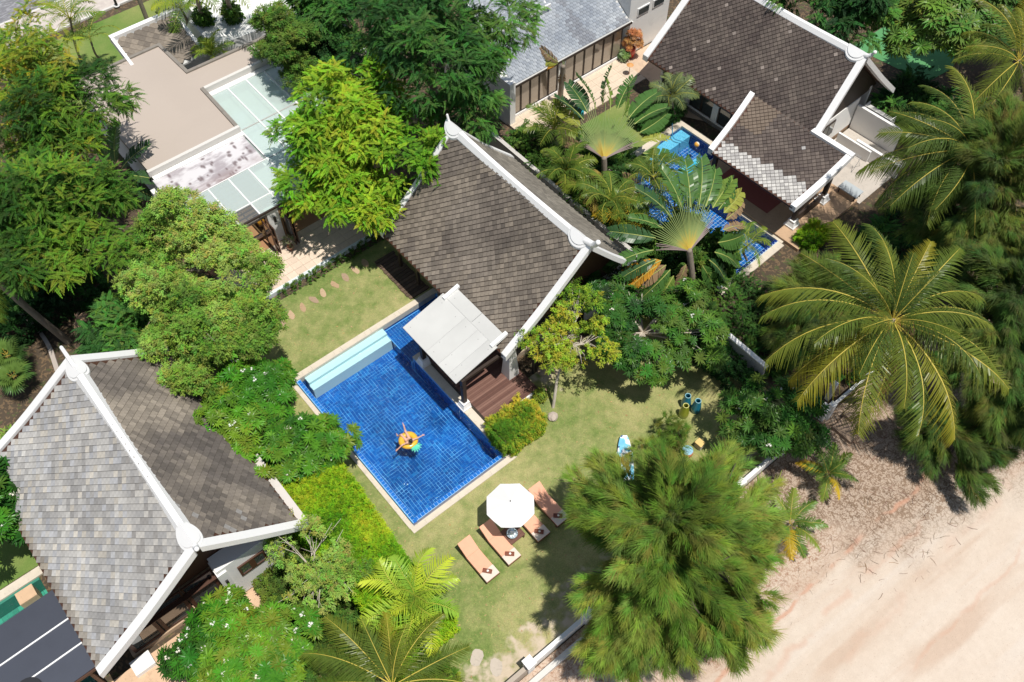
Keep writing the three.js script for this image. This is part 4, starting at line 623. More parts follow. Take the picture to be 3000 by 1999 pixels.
  for (const [c, s] of [[-11.9, 1], [-11.72, 1], [-12.95, -1], [-13.12, -1]]) { const f = B(t).box(-36.1, -35.05, 0.3, 0.4, c - 0.03, c + 0.03).box(-36.1, -35.05, 2.3, 2.4, c - 0.03, c + 0.03).box(-36.1, -36.0, 0.4, 2.3, c - 0.03, c + 0.03).box(-35.15, -35.05, 0.4, 2.3, c - 0.03, c + 0.03).out('door', M.brown); B(t).box(-36, -35.15, 0.4, 2.3, c - 0.01, c + 0.01).out('pane', M.darkGlass, f); }
  for (let i = 0; i < 3; i++) B(t).box(-37.0, -36.3, 2.28, 2.36, -13.3 - i * 0.12, -13.24 - i * 0.12).out('door_rail', std([0.5, 0.2, 0.08], 0.5));
  B(t).box(-42.3, -41.9, 0.281, 2.3, -20.8, -8.0).out('wall', M.white);
}
{ // furniture inside the open front
  const t = villaThing('daybed', 'tan daybed with pale front edge inside the open folding doors', 'daybed', -37.6, -10.8, 0.28);
  B(t).box(-38.9, -36.75, 0.34, 0.62, -11.75, -9.6).out('base', std([0.2, 0.1, 0.05], 0.7)); B(t).box(-38.9, -36.7, 0.62, 0.8, -11.7, -9.65).out('mattress', std([0.47, 0.25, 0.12], 0.85)); B(t).box(-36.69, -36.62, 0.55, 0.8, -11.7, -9.7).out('front_edge', std([0.55, 0.47, 0.42], 0.8));
  const c = villaThing('chair', 'small brown chair with orange cushion beside the daybed', 'chair', -37.4, -12, 0.28); B(c).box(-37.8, -37.2, 0.7, 0.76, -12.35, -11.85).out('seat', M.brown); B(c).box(-37.75, -37.3, 0.77, 0.92, -12.3, -11.9).out('cushion', std([0.8, 0.33, 0.03], 0.8)); for (const [x, z] of [[-37.75, -12.3], [-37.25, -12.3], [-37.75, -11.9], [-37.25, -11.9]]) B(c).box(x - 0.03, x + 0.03, 0.28, 0.7, z - 0.03, z + 0.03).out('leg', M.brown); B(c).box(-37.85, -37.8, 0.76, 1.15, -12.35, -11.85).out('backrest', M.brown);
}
{ // tiled terrace in front
  const t = villaThing('terrace', 'cream tiled terrace with pale blue front wall above the green lawn', 'terrace', -34.5, -13, 0); seed(77);
  B(t).box(-35.899, -33.05, 0, 0.26, -18.4, -7.6).out('slab', std([0.4, 0.34, 0.28], 0.85)); B(t).box(-33.049, -32.85, 0, 0.3, -18.2, -7.6).out('front_wall', std([0.66, 0.72, 0.74], 0.7, { map: plasterMap }));
  const tm = [0.93, 1, 1.05].map((k) => std([0.72 * k, 0.585 * k, 0.48 * k], 0.65, { map: stoneMap }));
  for (let i = 0; i < 6; i++) for (let j = 0; j < 18; j++) { const a = -35.88 + i * 0.472, gap = i % 2 ? 0.012 : 0.03; B(t).box(a, a + 0.472 - gap, 0.261, 0.28 + rnd() * 0.003, -18.3 + j * 0.59, -18.3 + j * 0.59 + 0.58).out('tile', pick(tm)); }
}
// ---------- small roofs and white house at the top ----------
const lean = (name, label, a0, a1, c0, c1, h0, h1, sd) => { // lean-to with tiles and white edges: a0 the high side
  const t = villaThing(name, label, 'outbuilding', (a0 + a1) / 2, (c0 + c1) / 2, 0); seed(sd);
  const swap = (m) => new THREE.Matrix4().makeBasis(V(0, 0, -1), V(0, 1, 0), V(1, 0, 0)).multiply(m);
  const P = curve([[a1, h1], [(a0 + a1) / 2, (h0 + h1) / 2 - 0.08], [a0, h0]], 4);
  layPieces(t, t, 'roof_tile', tileShape(0.42, 0.42), slate, tilePlaces({ a: () => [-c1 + 0.1, -c0 - 0.1], P, size: 0.38, w: 0.4, diamond: true, color: brownTile }).map((p) => ({ ...p, m: swap(p.m) })), 300, 5);
  const q = (y) => [[a0, h0 + y, c1], [a1, h1 + y, c1], [a1, h1 + y, c0], [a0, h0 + y, c0]]; B(t).hexa(q(-0.2), q(-0.09)).out('roof_deck', M.greyWall);
  B(t).box(a0 - 0.35, a0, h0 - 0.3, h0 + 0.22, c0 - 0.2, c1 + 0.2).out('ridge_cap', M.barge);
  for (const c of [c0 - 0.2, c1]) B(t).hexa([[a0 + 0.001, h0 - 0.3, c + 0.2], [a1, h1 - 0.3, c + 0.2], [a1, h1 - 0.3, c], [a0 + 0.001, h0 - 0.3, c]], [[a0 + 0.001, h0 + 0.17, c + 0.2], [a1, h1 + 0.14, c + 0.2], [a1, h1 + 0.14, c], [a0 + 0.001, h0 + 0.17, c]]).out('barge_board', M.barge);
  B(t).box(a0 + 0.1, a1 - 0.3, 0, h1 - 0.35, c0 + 0.15, c1 - 0.15).out('wall', M.white); return t;
};
lean('outbuilding', 'small brown tiled roof with white edges behind the flat beige roof', -54.0, -50.5, -16.2, -12.1, 3.9, 2.9, 61);
lean('outbuilding', 'small brown tiled roof with white edges half hidden between trees at the top', -46.9, -43.6, -24.2, -21.9, 3.8, 2.9, 62);
{ const t = villaThing('house', 'plain white flat roofed house at the top edge behind the climber covered trunks', 'house', -54, -20, 0); B(t).prism([[-53.6, -16.9], [-50.1, -16.9], [-49.4, -25.5], [-60, -25.5], [-60, -17.6], [-53.6, -17.6]], 0, 3.3).out('wall', M.white); B(t).box(-53.5, -50.2, 3.3, 3.36, -17.15, -16.9).out('parapet', M.barge); }
// ---------- walls and fence ----------
{ const t = villaThing('boundary_wall', 'long grey white boundary wall along the right side of the brown villa', 'wall', -29, -26.9, 0); B(t).box(-35, -21, 0, 1.1, -27.1, -26.92).out('wall_panel', M.greyWall); B(t).box(-35, -21, 1.1, 1.16, -27.14, -26.88).out('capping', std([0.5, 0.48, 0.45], 0.85)); }
{ const t = villaThing('boundary_wall', 'white rendered wall with a pale top at the right end of the lawn', 'wall', -12, -26.6, 0); B(t).box(-16.5, -11.6, 0, 1.42, -26.75, -26.58).out('wall_panel', M.greyWall); B(t).box(-16.5, -11.55, 1.42, 1.5, -26.8, -26.53).out('capping', M.white); }
const fence = villaThing('fence', 'low white beach fence with square posts between lawn and sand', 'fence', -8.1, -16, 0);
{
  const t = fence; const posts = [-7.75, -11.1, -14.4, -17.7, -21.0, -24.3, -27.4];
  B(t).box(-8.25, -8.05, 0, 0.62, -11.0, -7.9).out('wall_panel', M.white); B(t).box(-8.25, -8.05, 0, 0.62, -24.2, -11.2).out('wall_panel', M.white);
  for (const c of posts) { B(t).box(-8.35, -7.97, 0, 0.95, c - 0.18, c + 0.18).out('post', M.white); B(t).box(-8.4, -7.92, 0.95, 1.02, c - 0.23, c + 0.23).out('post_cap', M.barge); }
  B(t).hexa([[-8.27, 0, 1.5], [-8.03, 0, 1.5], [-8.03, 0, -7.56], [-8.27, 0, -7.56]], [[-8.25, 0.55, 1.5], [-8.05, 0.55, 1.5], [-8.05, 0.6, -7.56], [-8.25, 0.6, -7.56]]).out('wall_panel', std([0.42, 0.36, 0.3], 0.9, { map: plasterMap }));
  B(t).box(-7.7, -7.45, 0, 0.25, -13.5, -6).out('footing', std([0.62, 0.6, 0.57], 0.9, { map: plasterMap }));
}
{ const t = villaThing('gate', 'pair of white gate posts with a pale rail under the big coconut palm', 'gate', -8.3, -28.5, 0); B(t).box(-8.8, -8.55, 0, 1.5, -28.7, -28.45).out('post', M.white); B(t).box(-8.15, -7.85, 0, 1.3, -27.8, -27.5).out('post', M.white); B(t).box(-8.1, -7.95, 0.9, 1.05, -31, -27.81).out('rail', M.white); }
{ const t = villaThing('concrete_cover', 'square brown concrete cover slab on the soil under the coconut palm', 'slab', -6.8, -28.2, 0); B(t).box(-7.4, -6.25, 0, 0.22, -29.1, -27.3).out('slab', std([0.33, 0.24, 0.18], 0.9, { map: stoneMap })); B(t).box(-7.5, -7.0, 0.221, 0.42, -29.6, -28.2).out('lid', std([0.3, 0.22, 0.17], 0.9, { map: stoneMap })); }
structure('tennis_court', sheet(worldXZ([[-26, -52.6], [-20.4, -53.4], [-20, -58], [-26, -58]]), [], 0.006, (a, c) => [a, c]), std([0.085, 0.27, 0.1], 0.9, { map: plasterMap }));
{ const t = villaThing('garden_kerb', 'curved grey concrete kerb on the dark soil at the left behind the pale grey villa', 'kerb', -33, 3, 0); const pts = new THREE.CatmullRomCurve3([[45, 905], [105, 960], [140, 1010], [155, 1050], [168, 1090]].map(([x, y]) => { const [a, c] = toAC(spot(x, y, 0.15)); return V(a, 0.1, c); })).getPoints(24); const q = []; for (let i = 0; i < 24; i++) { const p = pts[i], n = pts[i + 1]; B(t).hexa([[p.x - 0.11, 0, p.z + 0.11], [n.x - 0.11, 0, n.z + 0.11], [n.x + 0.11, 0, n.z - 0.11], [p.x + 0.11, 0, p.z - 0.11]], [[p.x - 0.1, 0.15, p.z + 0.1], [n.x - 0.1, 0.15, n.z + 0.1], [n.x + 0.1, 0.15, n.z - 0.1], [p.x + 0.1, 0.15, p.z - 0.1]]).l.forEach((g) => q.push(g)); } const b = B(t); b.l = q; b.out('kerb_stone', std([0.42, 0.37, 0.33], 0.85)); }
// ---------- plants ----------
const leafMat = (r = 0.8, coat = 0, tr = 0.35) => phy([1, 1, 1], r, { transmission: tr, thickness: 0, side: THREE.DoubleSide, clearcoat: coat, clearcoatRoughness: 0.3, specularIntensity: 0.35 });
const LEAF = { soft: leafMat(0.85, 0.05, 0.22), glossy: leafMat(0.8, 0.22, 0.18), needle: leafMat(0.9, 0, 0.3) };
const barkMap = colorMap(256, 256, (u, v) => { const n = pf(u, v, 8, 7, 5), s = pnoise(u, v, 40, 3); const k = 0.7 + 0.5 * n + 0.15 * (s - 0.5); return [k, k * 0.97, k * 0.93]; }, [1, 0.6]);
const BARK = { grey: std([0.24, 0.2, 0.165], 0.9, { map: barkMap }), dark: std([0.09, 0.07, 0.055], 0.9, { map: barkMap }), pale: std([0.58, 0.53, 0.46], 0.9, { map: barkMap }), palm: std([0.27, 0.23, 0.19], 0.9, { map: barkMap }) };
function bladeAt(out, o, dir, up, len, wid, bend, seg = 2) { // one leaf blade: o its foot, dir along it, up its face; pushes triangles
  const side = V().crossVectors(dir, up).normalize(), pts = [];
  for (let i = 0; i <= seg; i++) { const t = i / seg, w = wid * Math.sin(Math.PI * (0.12 + 0.88 * t) * 0.98) * (t === 1 ? 0.12 : 1), p = o.clone().addScaledVector(dir, len * t).addScaledVector(up, -bend * len * t * t); pts.push([p.clone().addScaledVector(side, -w / 2).addScaledVector(up, 0.12 * w), p.clone().addScaledVector(up, -0.03 * w), p.clone().addScaledVector(side, w / 2).addScaledVector(up, 0.12 * w)]); }
  for (let i = 0; i < seg; i++) for (let k = 0; k < 2; k++) { const a = pts[i][k], b = pts[i][k + 1], c = pts[i + 1][k + 1], d = pts[i + 1][k]; out.push(a, b, c, a, c, d); }
}
function fromTris(list) { const pos = new Float32Array(list.length * 3); list.forEach((p, i) => { pos[i * 3] = p.x; pos[i * 3 + 1] = p.y; pos[i * 3 + 2] = p.z; }); const g = new THREE.BufferGeometry(); g.setAttribute('position', new THREE.BufferAttribute(pos, 3)); g.computeVertexNormals(); return g; }
const UP = V(0, 1, 0);
// sprays: small branchlets growing along +z with their faces towards +y, about one unit long
function sprayPinnate(n = 9, l = 0.26, w = 0.1, droop = 0.3) { const t = []; for (let i = 0; i < n; i++) { const k = 0.12 + 0.88 * i / n; for (const s of [-1, 1]) bladeAt(t, V(0, -droop * k * k, k), V(s * (1.0 - 0.45 * k), rr(-0.15, 0.2), 0.45 + 0.35 * k).normalize(), V(rr(-0.25, 0.25), 1, rr(-0.2, 0.2)).normalize(), l * (1.1 - 0.45 * k) * rr(0.85, 1.15), w * rr(0.8, 1.2), 0.25); } bladeAt(t, V(0, -droop, 1), V(0, -0.4, 1).normalize(), UP.clone(), l, w, 0.2); return fromTris(t); }
function sprayBroad(n = 16, l = 0.34, w = 0.2) { const t = []; for (let i = 0; i < n; i++) { const k = rr(0.05, 1), a = rr(-1.3, 1.3); bladeAt(t, V(rr(-0.2, 0.2), rr(-0.15, 0.15), k * 0.85), V(Math.sin(a), rr(-0.25, 0.35), Math.cos(a)).normalize(), V(rr(-0.5, 0.5), 1, rr(-0.4, 0.4)).normalize(), l * rr(0.7, 1.2), w * rr(0.8, 1.2), rr(0.1, 0.45)); } return fromTris(t); }
function sprayRosette(n = 15, l = 1.0, w = 0.235, lift = 0.5) { const t = []; for (let i = 0; i < n; i++) { const a = i * 2.4, e = lift * (1 - i / n) + 0.12; const d = V(Math.cos(a) * Math.cos(e), Math.sin(a) * Math.cos(e), Math.sin(e)).normalize(), u = V(0, 0, 1).addScaledVector(d, -d.z).normalize(); bladeAt(t, d.clone().multiplyScalar(0.06), d, u, l * rr(0.75, 1.1), w * rr(0.85, 1.15), rr(0.15, 0.4), 3); } return fromTris(t); } // opens towards +z
function sprayNeedles(n = 44, l = 1.0, w = 0.017) { const t = []; for (let i = 0; i < n; i++) { const k = rr(0, 0.55), a = rr(0, 6.28), sp = rr(0.12, 0.75); const d = V(Math.cos(a) * sp, Math.sin(a) * sp * 0.8 + 0.12, 1).normalize(), u = V(rr(-0.5, 0.5), 1, rr(-0.3, 0.3)); u.addScaledVector(d, -d.dot(u)).normalize(); const side = V().crossVectors(d, u).normalize(), o = V(0, -0.12 * k, k), ln = l * rr(0.45, 0.95), q = []; for (let s = 0; s <= 2; s++) { const f = s / 2, p = o.clone().addScaledVector(d, ln * f).add(V(0, -0.42 * ln * f * f, 0)), ww = w * (1 - 0.75 * f); q.push([p.clone().addScaledVector(side, -ww), p.clone().addScaledVector(side, ww)]); } for (let s = 0; s < 2; s++) t.push(q[s][0], q[s][1], q[s + 1][1], q[s][0], q[s + 1][1], q[s + 1][0]); } return fromTris(t); }
seed(1234);
const SPRAY = { pinnate: sprayPinnate(), fine: sprayPinnate(11, 0.2, 0.075, 0.35), broad: sprayBroad(), small: sprayBroad(22, 0.24, 0.13), rosette: sprayRosette(), needles: sprayNeedles(), flower: (() => { const t = []; for (let f = 0; f < 5; f++) { const c = V(rr(-0.45, 0.45), rr(-0.45, 0.45), rr(0, 0.25)); for (let i = 0; i < 5; i++) { const a = i * 1.2566 + f, d = V(Math.cos(a), Math.sin(a), 0.35).normalize(); bladeAt(t, c, d, V(0, 0, 1), 0.34, 0.24, 0.2, 1); } } return fromTris(t); })() };
const Q = new THREE.Quaternion(), E3 = new THREE.Matrix4();
function placeSpray(p, out, up, s) { const z = out.clone().normalize(), y = up.clone().addScaledVector(z, -z.dot(up)); if (y.lengthSq() < 1e-4) y.set(0.3, 0.2, 0.9).addScaledVector(z, -z.dot(V(0.3, 0.2, 0.9))); y.normalize(); const x = V().crossVectors(y, z); return new THREE.Matrix4().makeBasis(x.multiplyScalar(s), y.multiplyScalar(s), z.multiplyScalar(s)).setPosition(p); }
function instances(parent, name, geo, mat, list) {
  if (list.length <= 160) { // few: one mesh with a colour per spray
    const src = geo.index ? geo.toNonIndexed() : geo, n = src.attributes.position.count, pos = new Float32Array(n * list.length * 3), col = new Float32Array(n * list.length * 3), p = V(), sp = src.attributes.position;
    list.forEach((q, i) => { for (let j = 0; j < n; j++) { p.fromBufferAttribute(sp, j).applyMatrix4(q.m); p.toArray(pos, (i * n + j) * 3); col.set(q.c, (i * n + j) * 3); } });
    const g = new THREE.BufferGeometry(); g.setAttribute('position', new THREE.BufferAttribute(pos, 3)); g.setAttribute('color', new THREE.BufferAttribute(col, 3)); g.computeVertexNormals(); const m = mat.clone(); m.vertexColors = true; return part(parent, name, g, m);
  }
  const im = shadows(new THREE.InstancedMesh(geo, mat, list.length)); im.name = name; const c = new THREE.Color(); list.forEach((q, i) => { im.setMatrixAt(i, q.m); im.setColorAt(i, c.setRGB(...q.c)); }); im.userData.kind = 'stuff'; parent.add(im); return im; }
const tint = (pal, k, v = 0.18) => { const n = (pal.length - 1) * clamp(k, 0, 0.999), i = Math.floor(n); return mixc(pal[i], pal[i + 1], n - i).map((x) => x * (1 + v * (rnd() - 0.5) * 2)); };
const sphereDir = () => { const y = rr(-1, 1), a = rr(0, 6.2832), r = Math.sqrt(1 - y * y); return V(Math.cos(a) * r, y, Math.sin(a) * r); };
// a tree: base on the ground, crown of leaf clumps round a centre
function tree(o) {
  seed(o.seed); o.center ??= o.lobes[0][0]; o.R ??= o.lobes[0][1]; const base = o.base ?? V(o.center.x, 0, o.center.z), t = thing(o.name ?? 'tree', o.label, o.category ?? 'tree', base, 0, o.group);
  const C0 = o.center.clone().sub(base), R0 = o.R, clumps = [];
  const lobes = (o.lobes ?? [[o.center, o.R]]).map(([c, R]) => ({ c: c.clone().sub(base), R })), vol = lobes.map((l) => l.R[0] * l.R[2] + l.R[0] * l.R[1]), tot = vol.reduce((a, b) => a + b, 0);
  for (let i = 0; i < o.clumps; i++) { // spread over the crown, more of them outside and above
    let w = rnd() * tot, li = 0; while (li < lobes.length - 1 && (w -= vol[li]) > 0) li++; const C = lobes[li].c, R = lobes[li].R;
    let d = sphereDir(), tries = 0; while (d.y < (o.low ?? -0.35) && tries++ < 20) d = sphereDir();
    const f = i < o.clumps * 0.2 ? rr(0.15, 0.6) : rr(0.62, 1.06) * (0.78 + 0.44 * noise(d.x * 2 + 5, d.z * 2 + d.y * 2 + o.seed, o.seed));
    const p = V(C.x + d.x * R[0] * f, C.y + d.y * R[1] * f, C.z + d.z * R[2] * f); if (p.y < 0.3) p.y = 0.3;
    const r = rr(o.clumpR[0], o.clumpR[1]) * (f < 0.6 ? 1.1 : 1); clumps.push({ p, r, d: d.clone(), k: clamp((o.kBias ?? 0) + noise(p.x * 0.55 + 9, p.z * 0.55 + p.y * 0.4, o.seed + 3) * 1.15 - 0.08 + rr(-0.18, 0.18)) });
  }
  const list = [], flowers = [], s = o.size, per = o.sprays / o.clumps;
  for (const c of clumps) { const m = Math.round(per * (c.r / ((o.clumpR[0] + o.clumpR[1]) / 2)) ** 2);
    for (let j = 0; j < m; j++) { let d = sphereDir(); if (d.dot(c.d) < -0.25 && d.y < 0.1) d.negate(); const p = c.p.clone().add(V(d.x * c.r, d.y * c.r * (o.flat ?? 0.72), d.z * c.r).multiplyScalar(0.45 + 0.6 * Math.sqrt(rnd())));
      if (o.plume) { const ax = c.p.clone().sub(C0); ax.y = ax.y * 0.25 + 0.12 * ax.length(); if (ax.lengthSq() < 0.2) ax.set(rr(-1, 1), 0.6, rr(-1, 1)); ax.normalize(); p.copy(c.p).addScaledVector(ax, rr(-0.8, 0.75) * c.r * 1.5).add(V(d.x, d.y * 0.7, d.z).multiplyScalar(c.r * 0.38)); c.ax = ax; }
      if (p.y < 0.08) p.y = 0.08 + rnd() * 0.2;
      if (noise(p.x * 1.25 + p.y * 0.9 + o.seed, p.z * 1.25 - p.y * 0.8, o.seed + 9) < (o.holes ?? 0.3)) continue;
      const loose = o.loose ?? 0.75; let out, up = UP.clone().add(V(rr(-loose, loose), 0, rr(-loose, loose)));
      if (o.rosette) { out = d.clone().multiplyScalar(0.5).addScaledVector(c.d, 0.4).add(V(rr(-0.3, 0.3), 0.75, rr(-0.3, 0.3))); up = sphereDir(); }
      else if (o.plume) out = c.ax.clone().addScaledVector(d, 0.42).add(V(rr(-0.2, 0.2), rr(-0.25, 0.2), rr(-0.2, 0.2)));
      else { const rd = o.radial ?? 0.45, an = rr(0, 6.283); out = d.clone().addScaledVector(c.d, 0.5).multiplyScalar(rd).add(V(Math.cos(an), rr(-0.55, 0.3), Math.sin(an)).multiplyScalar(1 - rd * 0.5)); if (out.y > 0.7 * out.length()) out.y *= 0.45; }
      list.push({ m: placeSpray(p, out, up, rr(s[0], s[1])), c: tint(o.palette, c.k + rr(-0.2, 0.2), 0.26) });
      if (o.flowers && rnd() < o.flowers && d.y > 0.1) flowers.push({ m: placeSpray(p.clone().add(V(0, 0.12, 0)), V(rr(-0.3, 0.3), 1, rr(-0.3, 0.3)), sphereDir(), rr(0.16, 0.26)), c: tint([[0.78, 0.74, 0.62], [0.85, 0.84, 0.8]], rnd(), 0.05) });
    } }
  instances(t, o.leafName ?? 'crown', SPRAY[o.spray], LEAF[o.leaf ?? 'soft'], list);
  if (flowers.length) instances(t, 'flowers', SPRAY.flower, std([1, 1, 1], 0.6, { side: THREE.DoubleSide }), flowers);
  // trunk and limbs
  const wood = [], fork = V(C0.x * (o.fork ?? 0.5), Math.max(0.25, (C0.y - R0[1] * 0.75) * 0.9), C0.z * (o.fork ?? 0.5)), r = o.trunk ?? 0.16;
  if (o.trunkPts) wood.push(tubeGeo(o.trunkPts, r, r * 0.6, 8)); else wood.push(tubeGeo([V(0, -0.1, 0), V(fork.x * 0.4 + rr(-0.1, 0.1), fork.y * 0.5, fork.z * 0.4), fork], r, r * 0.75, 8));
  const nl = Math.min(clumps.length, o.limbs ?? 12), st = Math.floor(clumps.length / nl), root = o.trunkPts ? o.trunkPts[o.trunkPts.length - 1] : fork;
  for (let i = 0; i < nl; i++) { const c = clumps[i * st]; const mid = root.clone().lerp(c.p, 0.5).add(V(rr(-0.3, 0.3), rr(0, 0.35), rr(-0.3, 0.3))); wood.push(tubeGeo([root, mid, c.p.clone().addScaledVector(c.d, c.r * (o.poke ?? 0))], r * 0.5, r * 0.14, 5)); if (o.twigs) for (let k = 0; k < o.twigs; k++) { const e = c.p.clone().add(sphereDir().multiplyScalar(c.r * rr(0.7, 1.25))); e.y = Math.max(e.y, c.p.y - 0.2); wood.push(tubeGeo([mid, mid.clone().lerp(e, 0.55).add(V(rr(-0.15, 0.15), 0.12, rr(-0.15, 0.15))), e], r * 0.22, r * 0.06, 4)); } }
  part(t, 'trunk', merge(wood), o.bark ?? BARK.grey);
  return t;
}
const PAL = {
  lime: [[0.05, 0.15, 0.01], [0.12, 0.29, 0.014], [0.21, 0.39, 0.018], [0.32, 0.46, 0.026]],
  feather: [[0.022, 0.07, 0.01], [0.05, 0.14, 0.013], [0.095, 0.21, 0.018], [0.17, 0.28, 0.022], [0.38, 0.35, 0.022]],
  deep: [[0.014, 0.055, 0.012], [0.03, 0.11, 0.02], [0.06, 0.18, 0.028], [0.11, 0.24, 0.036]],
  fresh: [[0.07, 0.16, 0.02], [0.16, 0.3, 0.036], [0.25, 0.39, 0.06], [0.34, 0.46, 0.09]],
  mid: [[0.03, 0.085, 0.014], [0.06, 0.15, 0.02], [0.1, 0.2, 0.028], [0.16, 0.25, 0.035]],
  frangi: [[0.016, 0.075, 0.006], [0.034, 0.14, 0.008], [0.07, 0.215, 0.011], [0.15, 0.28, 0.018]],
  frangiDark: [[0.012, 0.05, 0.008], [0.025, 0.1, 0.012], [0.05, 0.15, 0.016], [0.09, 0.18, 0.02]],
  casuarina: [[0.055, 0.11, 0.014], [0.13, 0.21, 0.024], [0.19, 0.29, 0.042], [0.28, 0.36, 0.06]],
  casuarinaDark: [[0.028, 0.065, 0.014], [0.06, 0.12, 0.024], [0.11, 0.18, 0.034], [0.18, 0.23, 0.04]],
  hedge: [[0.07, 0.21, 0.006], [0.15, 0.35, 0.008], [0.27, 0.46, 0.012], [0.41, 0.52, 0.02]],
  croton: [[0.07, 0.2, 0.012], [0.15, 0.3, 0.02], [0.42, 0.42, 0.03], [0.72, 0.54, 0.06]],
  sparse: [[0.06, 0.14, 0.012], [0.14, 0.25, 0.02], [0.27, 0.39, 0.03], [0.4, 0.46, 0.04]],
};
// broadleaf trees; centres measured at their height
tree({ seed: 11, label: 'big bright yellow green tree in the upper middle overhanging the brown villa', base: spot(1075, 560, 0), lobes: [[spot(1050, 360, 6.2), [3.5, 2.8, 3.2]], [spot(1000, 550, 4.4), [2.9, 1.8, 2.0]], [spot(1215, 480, 6.0), [2.0, 1.6, 2.2]], [spot(890, 460, 4.8), [1.8, 1.7, 2.2]], [spot(1090, 615, 4.2), [1.7, 1.0, 0.9]]], clumps: 150, clumpR: [0.5, 0.9], sprays: 11500, size: [0.36, 0.56], spray: 'pinnate', palette: PAL.lime, kBias: 0.16, trunk: 0.22, low: -0.2 });
tree({ seed: 12, label: 'large feathery tree with yellowing leaves filling the upper left corner', base: spot(170, 560, 0), lobes: [[spot(70, 180, 9), [2.6, 2.4, 2.4]], [spot(230, 300, 8), [2.1, 2.2, 2.2]], [spot(60, 400, 7.6), [2.6, 2.0, 2.2]], [spot(220, 440, 7), [1.8, 1.8, 1.7]], [spot(120, 290, 9), [2.2, 2.2, 2.2]], [spot(180, 530, 7), [2.2, 1.6, 1.6]]], clumps: 130, clumpR: [0.55, 1.0], sprays: 8800, size: [0.4, 0.62], spray: 'fine', palette: PAL.feather, kBias: -0.06, trunk: 0.24 });
tree({ seed: 13, label: 'dark green feathery tree at the left edge below the yellowing one', base: spot(180, 860, 0), lobes: [[spot(90, 620, 7.5), [2.5, 2.2, 2.0]], [spot(270, 620, 6.6), [1.9, 1.8, 1.7]], [spot(120, 770, 6.4), [2.3, 1.8, 1.6]], [spot(290, 740, 6), [1.5, 1.4, 1.3]]], clumps: 95, clumpR: [0.55, 0.95], sprays: 7600, size: [0.4, 0.62], spray: 'fine', palette: PAL.feather.slice(0, 4), kBias: -0.08, trunk: 0.22 });
tree({ seed: 14, label: 'light green round leaved tree between the flat roof and the pale grey villa', base: spot(560, 1010, 0), lobes: [[spot(540, 690, 6), [2.1, 1.8, 1.7]], [spot(690, 830, 5.4), [2.2, 1.6, 2.1]], [spot(500, 860, 5.8), [2.2, 1.7, 1.9]], [spot(590, 1000, 4.8), [2.5, 1.6, 1.9]], [spot(755, 930, 4.6), [1.5, 1.2, 1.6]], [spot(560, 1120, 4.6), [1.0, 0.9, 0.9]], [spot(450, 760, 5.2), [1.1, 1.1, 1.0]], [spot(600, 780, 5.2), [2.2, 1.6, 2.0]], [spot(620, 920, 5.0), [2.2, 1.5, 1.8]]], clumps: 190, clumpR: [0.4, 0.75], sprays: 14000, size: [0.3, 0.46], spray: 'small', palette: PAL.fresh, kBias: 0.14, trunk: 0.2, twigs: 2 });
tree({ seed: 15, label: 'towering dark green tree at the top between the veranda and the shingle house', base: spot(1300, 380, 0), lobes: [[spot(1180, 40, 10.5), [2.8, 2.6, 2.6]], [spot(1400, 60, 10), [2.3, 2.6, 2.2]], [spot(1270, 170, 9.5), [2.7, 2.4, 2.3]], [spot(1390, 250, 8), [1.2, 2.2, 1.4]], [spot(1365, 335, 6.2), [1.4, 1.6, 1.2]], [spot(1130, 150, 8), [1.8, 1.8, 1.6]]], clumps: 135, clumpR: [0.55, 1.0], sprays: 9800, size: [0.42, 0.66], spray: 'fine', palette: PAL.deep, kBias: 0.12, trunk: 0.3, low: -0.75 });
tree({ seed: 16, label: 'slim mid green tree beside the white veranda roof at the top', base: spot(870, 230, 0), lobes: [[spot(815, 55, 6.4), [1.2, 1.4, 1.2]], [spot(850, 140, 5.6), [1.5, 1.5, 1.3]], [spot(860, 215, 4.4), [1.4, 1.2, 1.1]], [spot(800, 120, 5), [0.9, 0.9, 0.8]]], clumps: 46, clumpR: [0.38, 0.65], sprays: 2900, size: [0.32, 0.5], spray: 'small', palette: PAL.mid, kBias: 0.18, trunk: 0.13 });
tree({ seed: 17, label: 'small deep green tree at the top edge behind the slim tree', center: spot(960, 20, 5.5), R: [1.9, 1.8, 1.9], clumps: 32, clumpR: [0.5, 0.9], sprays: 2000, size: [0.45, 0.7], spray: 'pinnate', palette: PAL.deep, kBias: 0.2, trunk: 0.13 });
tree({ seed: 27, label: 'low leafy tree in front of the small white edged roof at the top', center: spot(945, 165, 3.6), R: [1.9, 1.5, 1.7], clumps: 30, clumpR: [0.5, 0.8], sprays: 1800, size: [0.4, 0.6], spray: 'small', palette: PAL.deep, kBias: 0.15, trunk: 0.1 });
tree({ seed: 18, name: 'frangipani', label: 'broad bright green frangipani with few white flowers along the left side of the pool', base: spot(800, 1330, 0), lobes: [[spot(745, 1150, 3.0), [1.9, 1.2, 1.6]], [spot(670, 1270, 3.3), [1.6, 1.2, 1.6]], [spot(900, 1310, 2.8), [1.9, 1.1, 1.4]], [spot(760, 1340, 3.0), [1.8, 1.1, 1.2]]], clumps: 80, clumpR: [0.5, 0.8], sprays: 2300, size: [0.28, 0.42], spray: 'rosette', rosette: true, leaf: 'glossy', palette: PAL.frangi, kBias: 0.3, flowers: 0.022, trunk: 0.14, low: -0.1 });
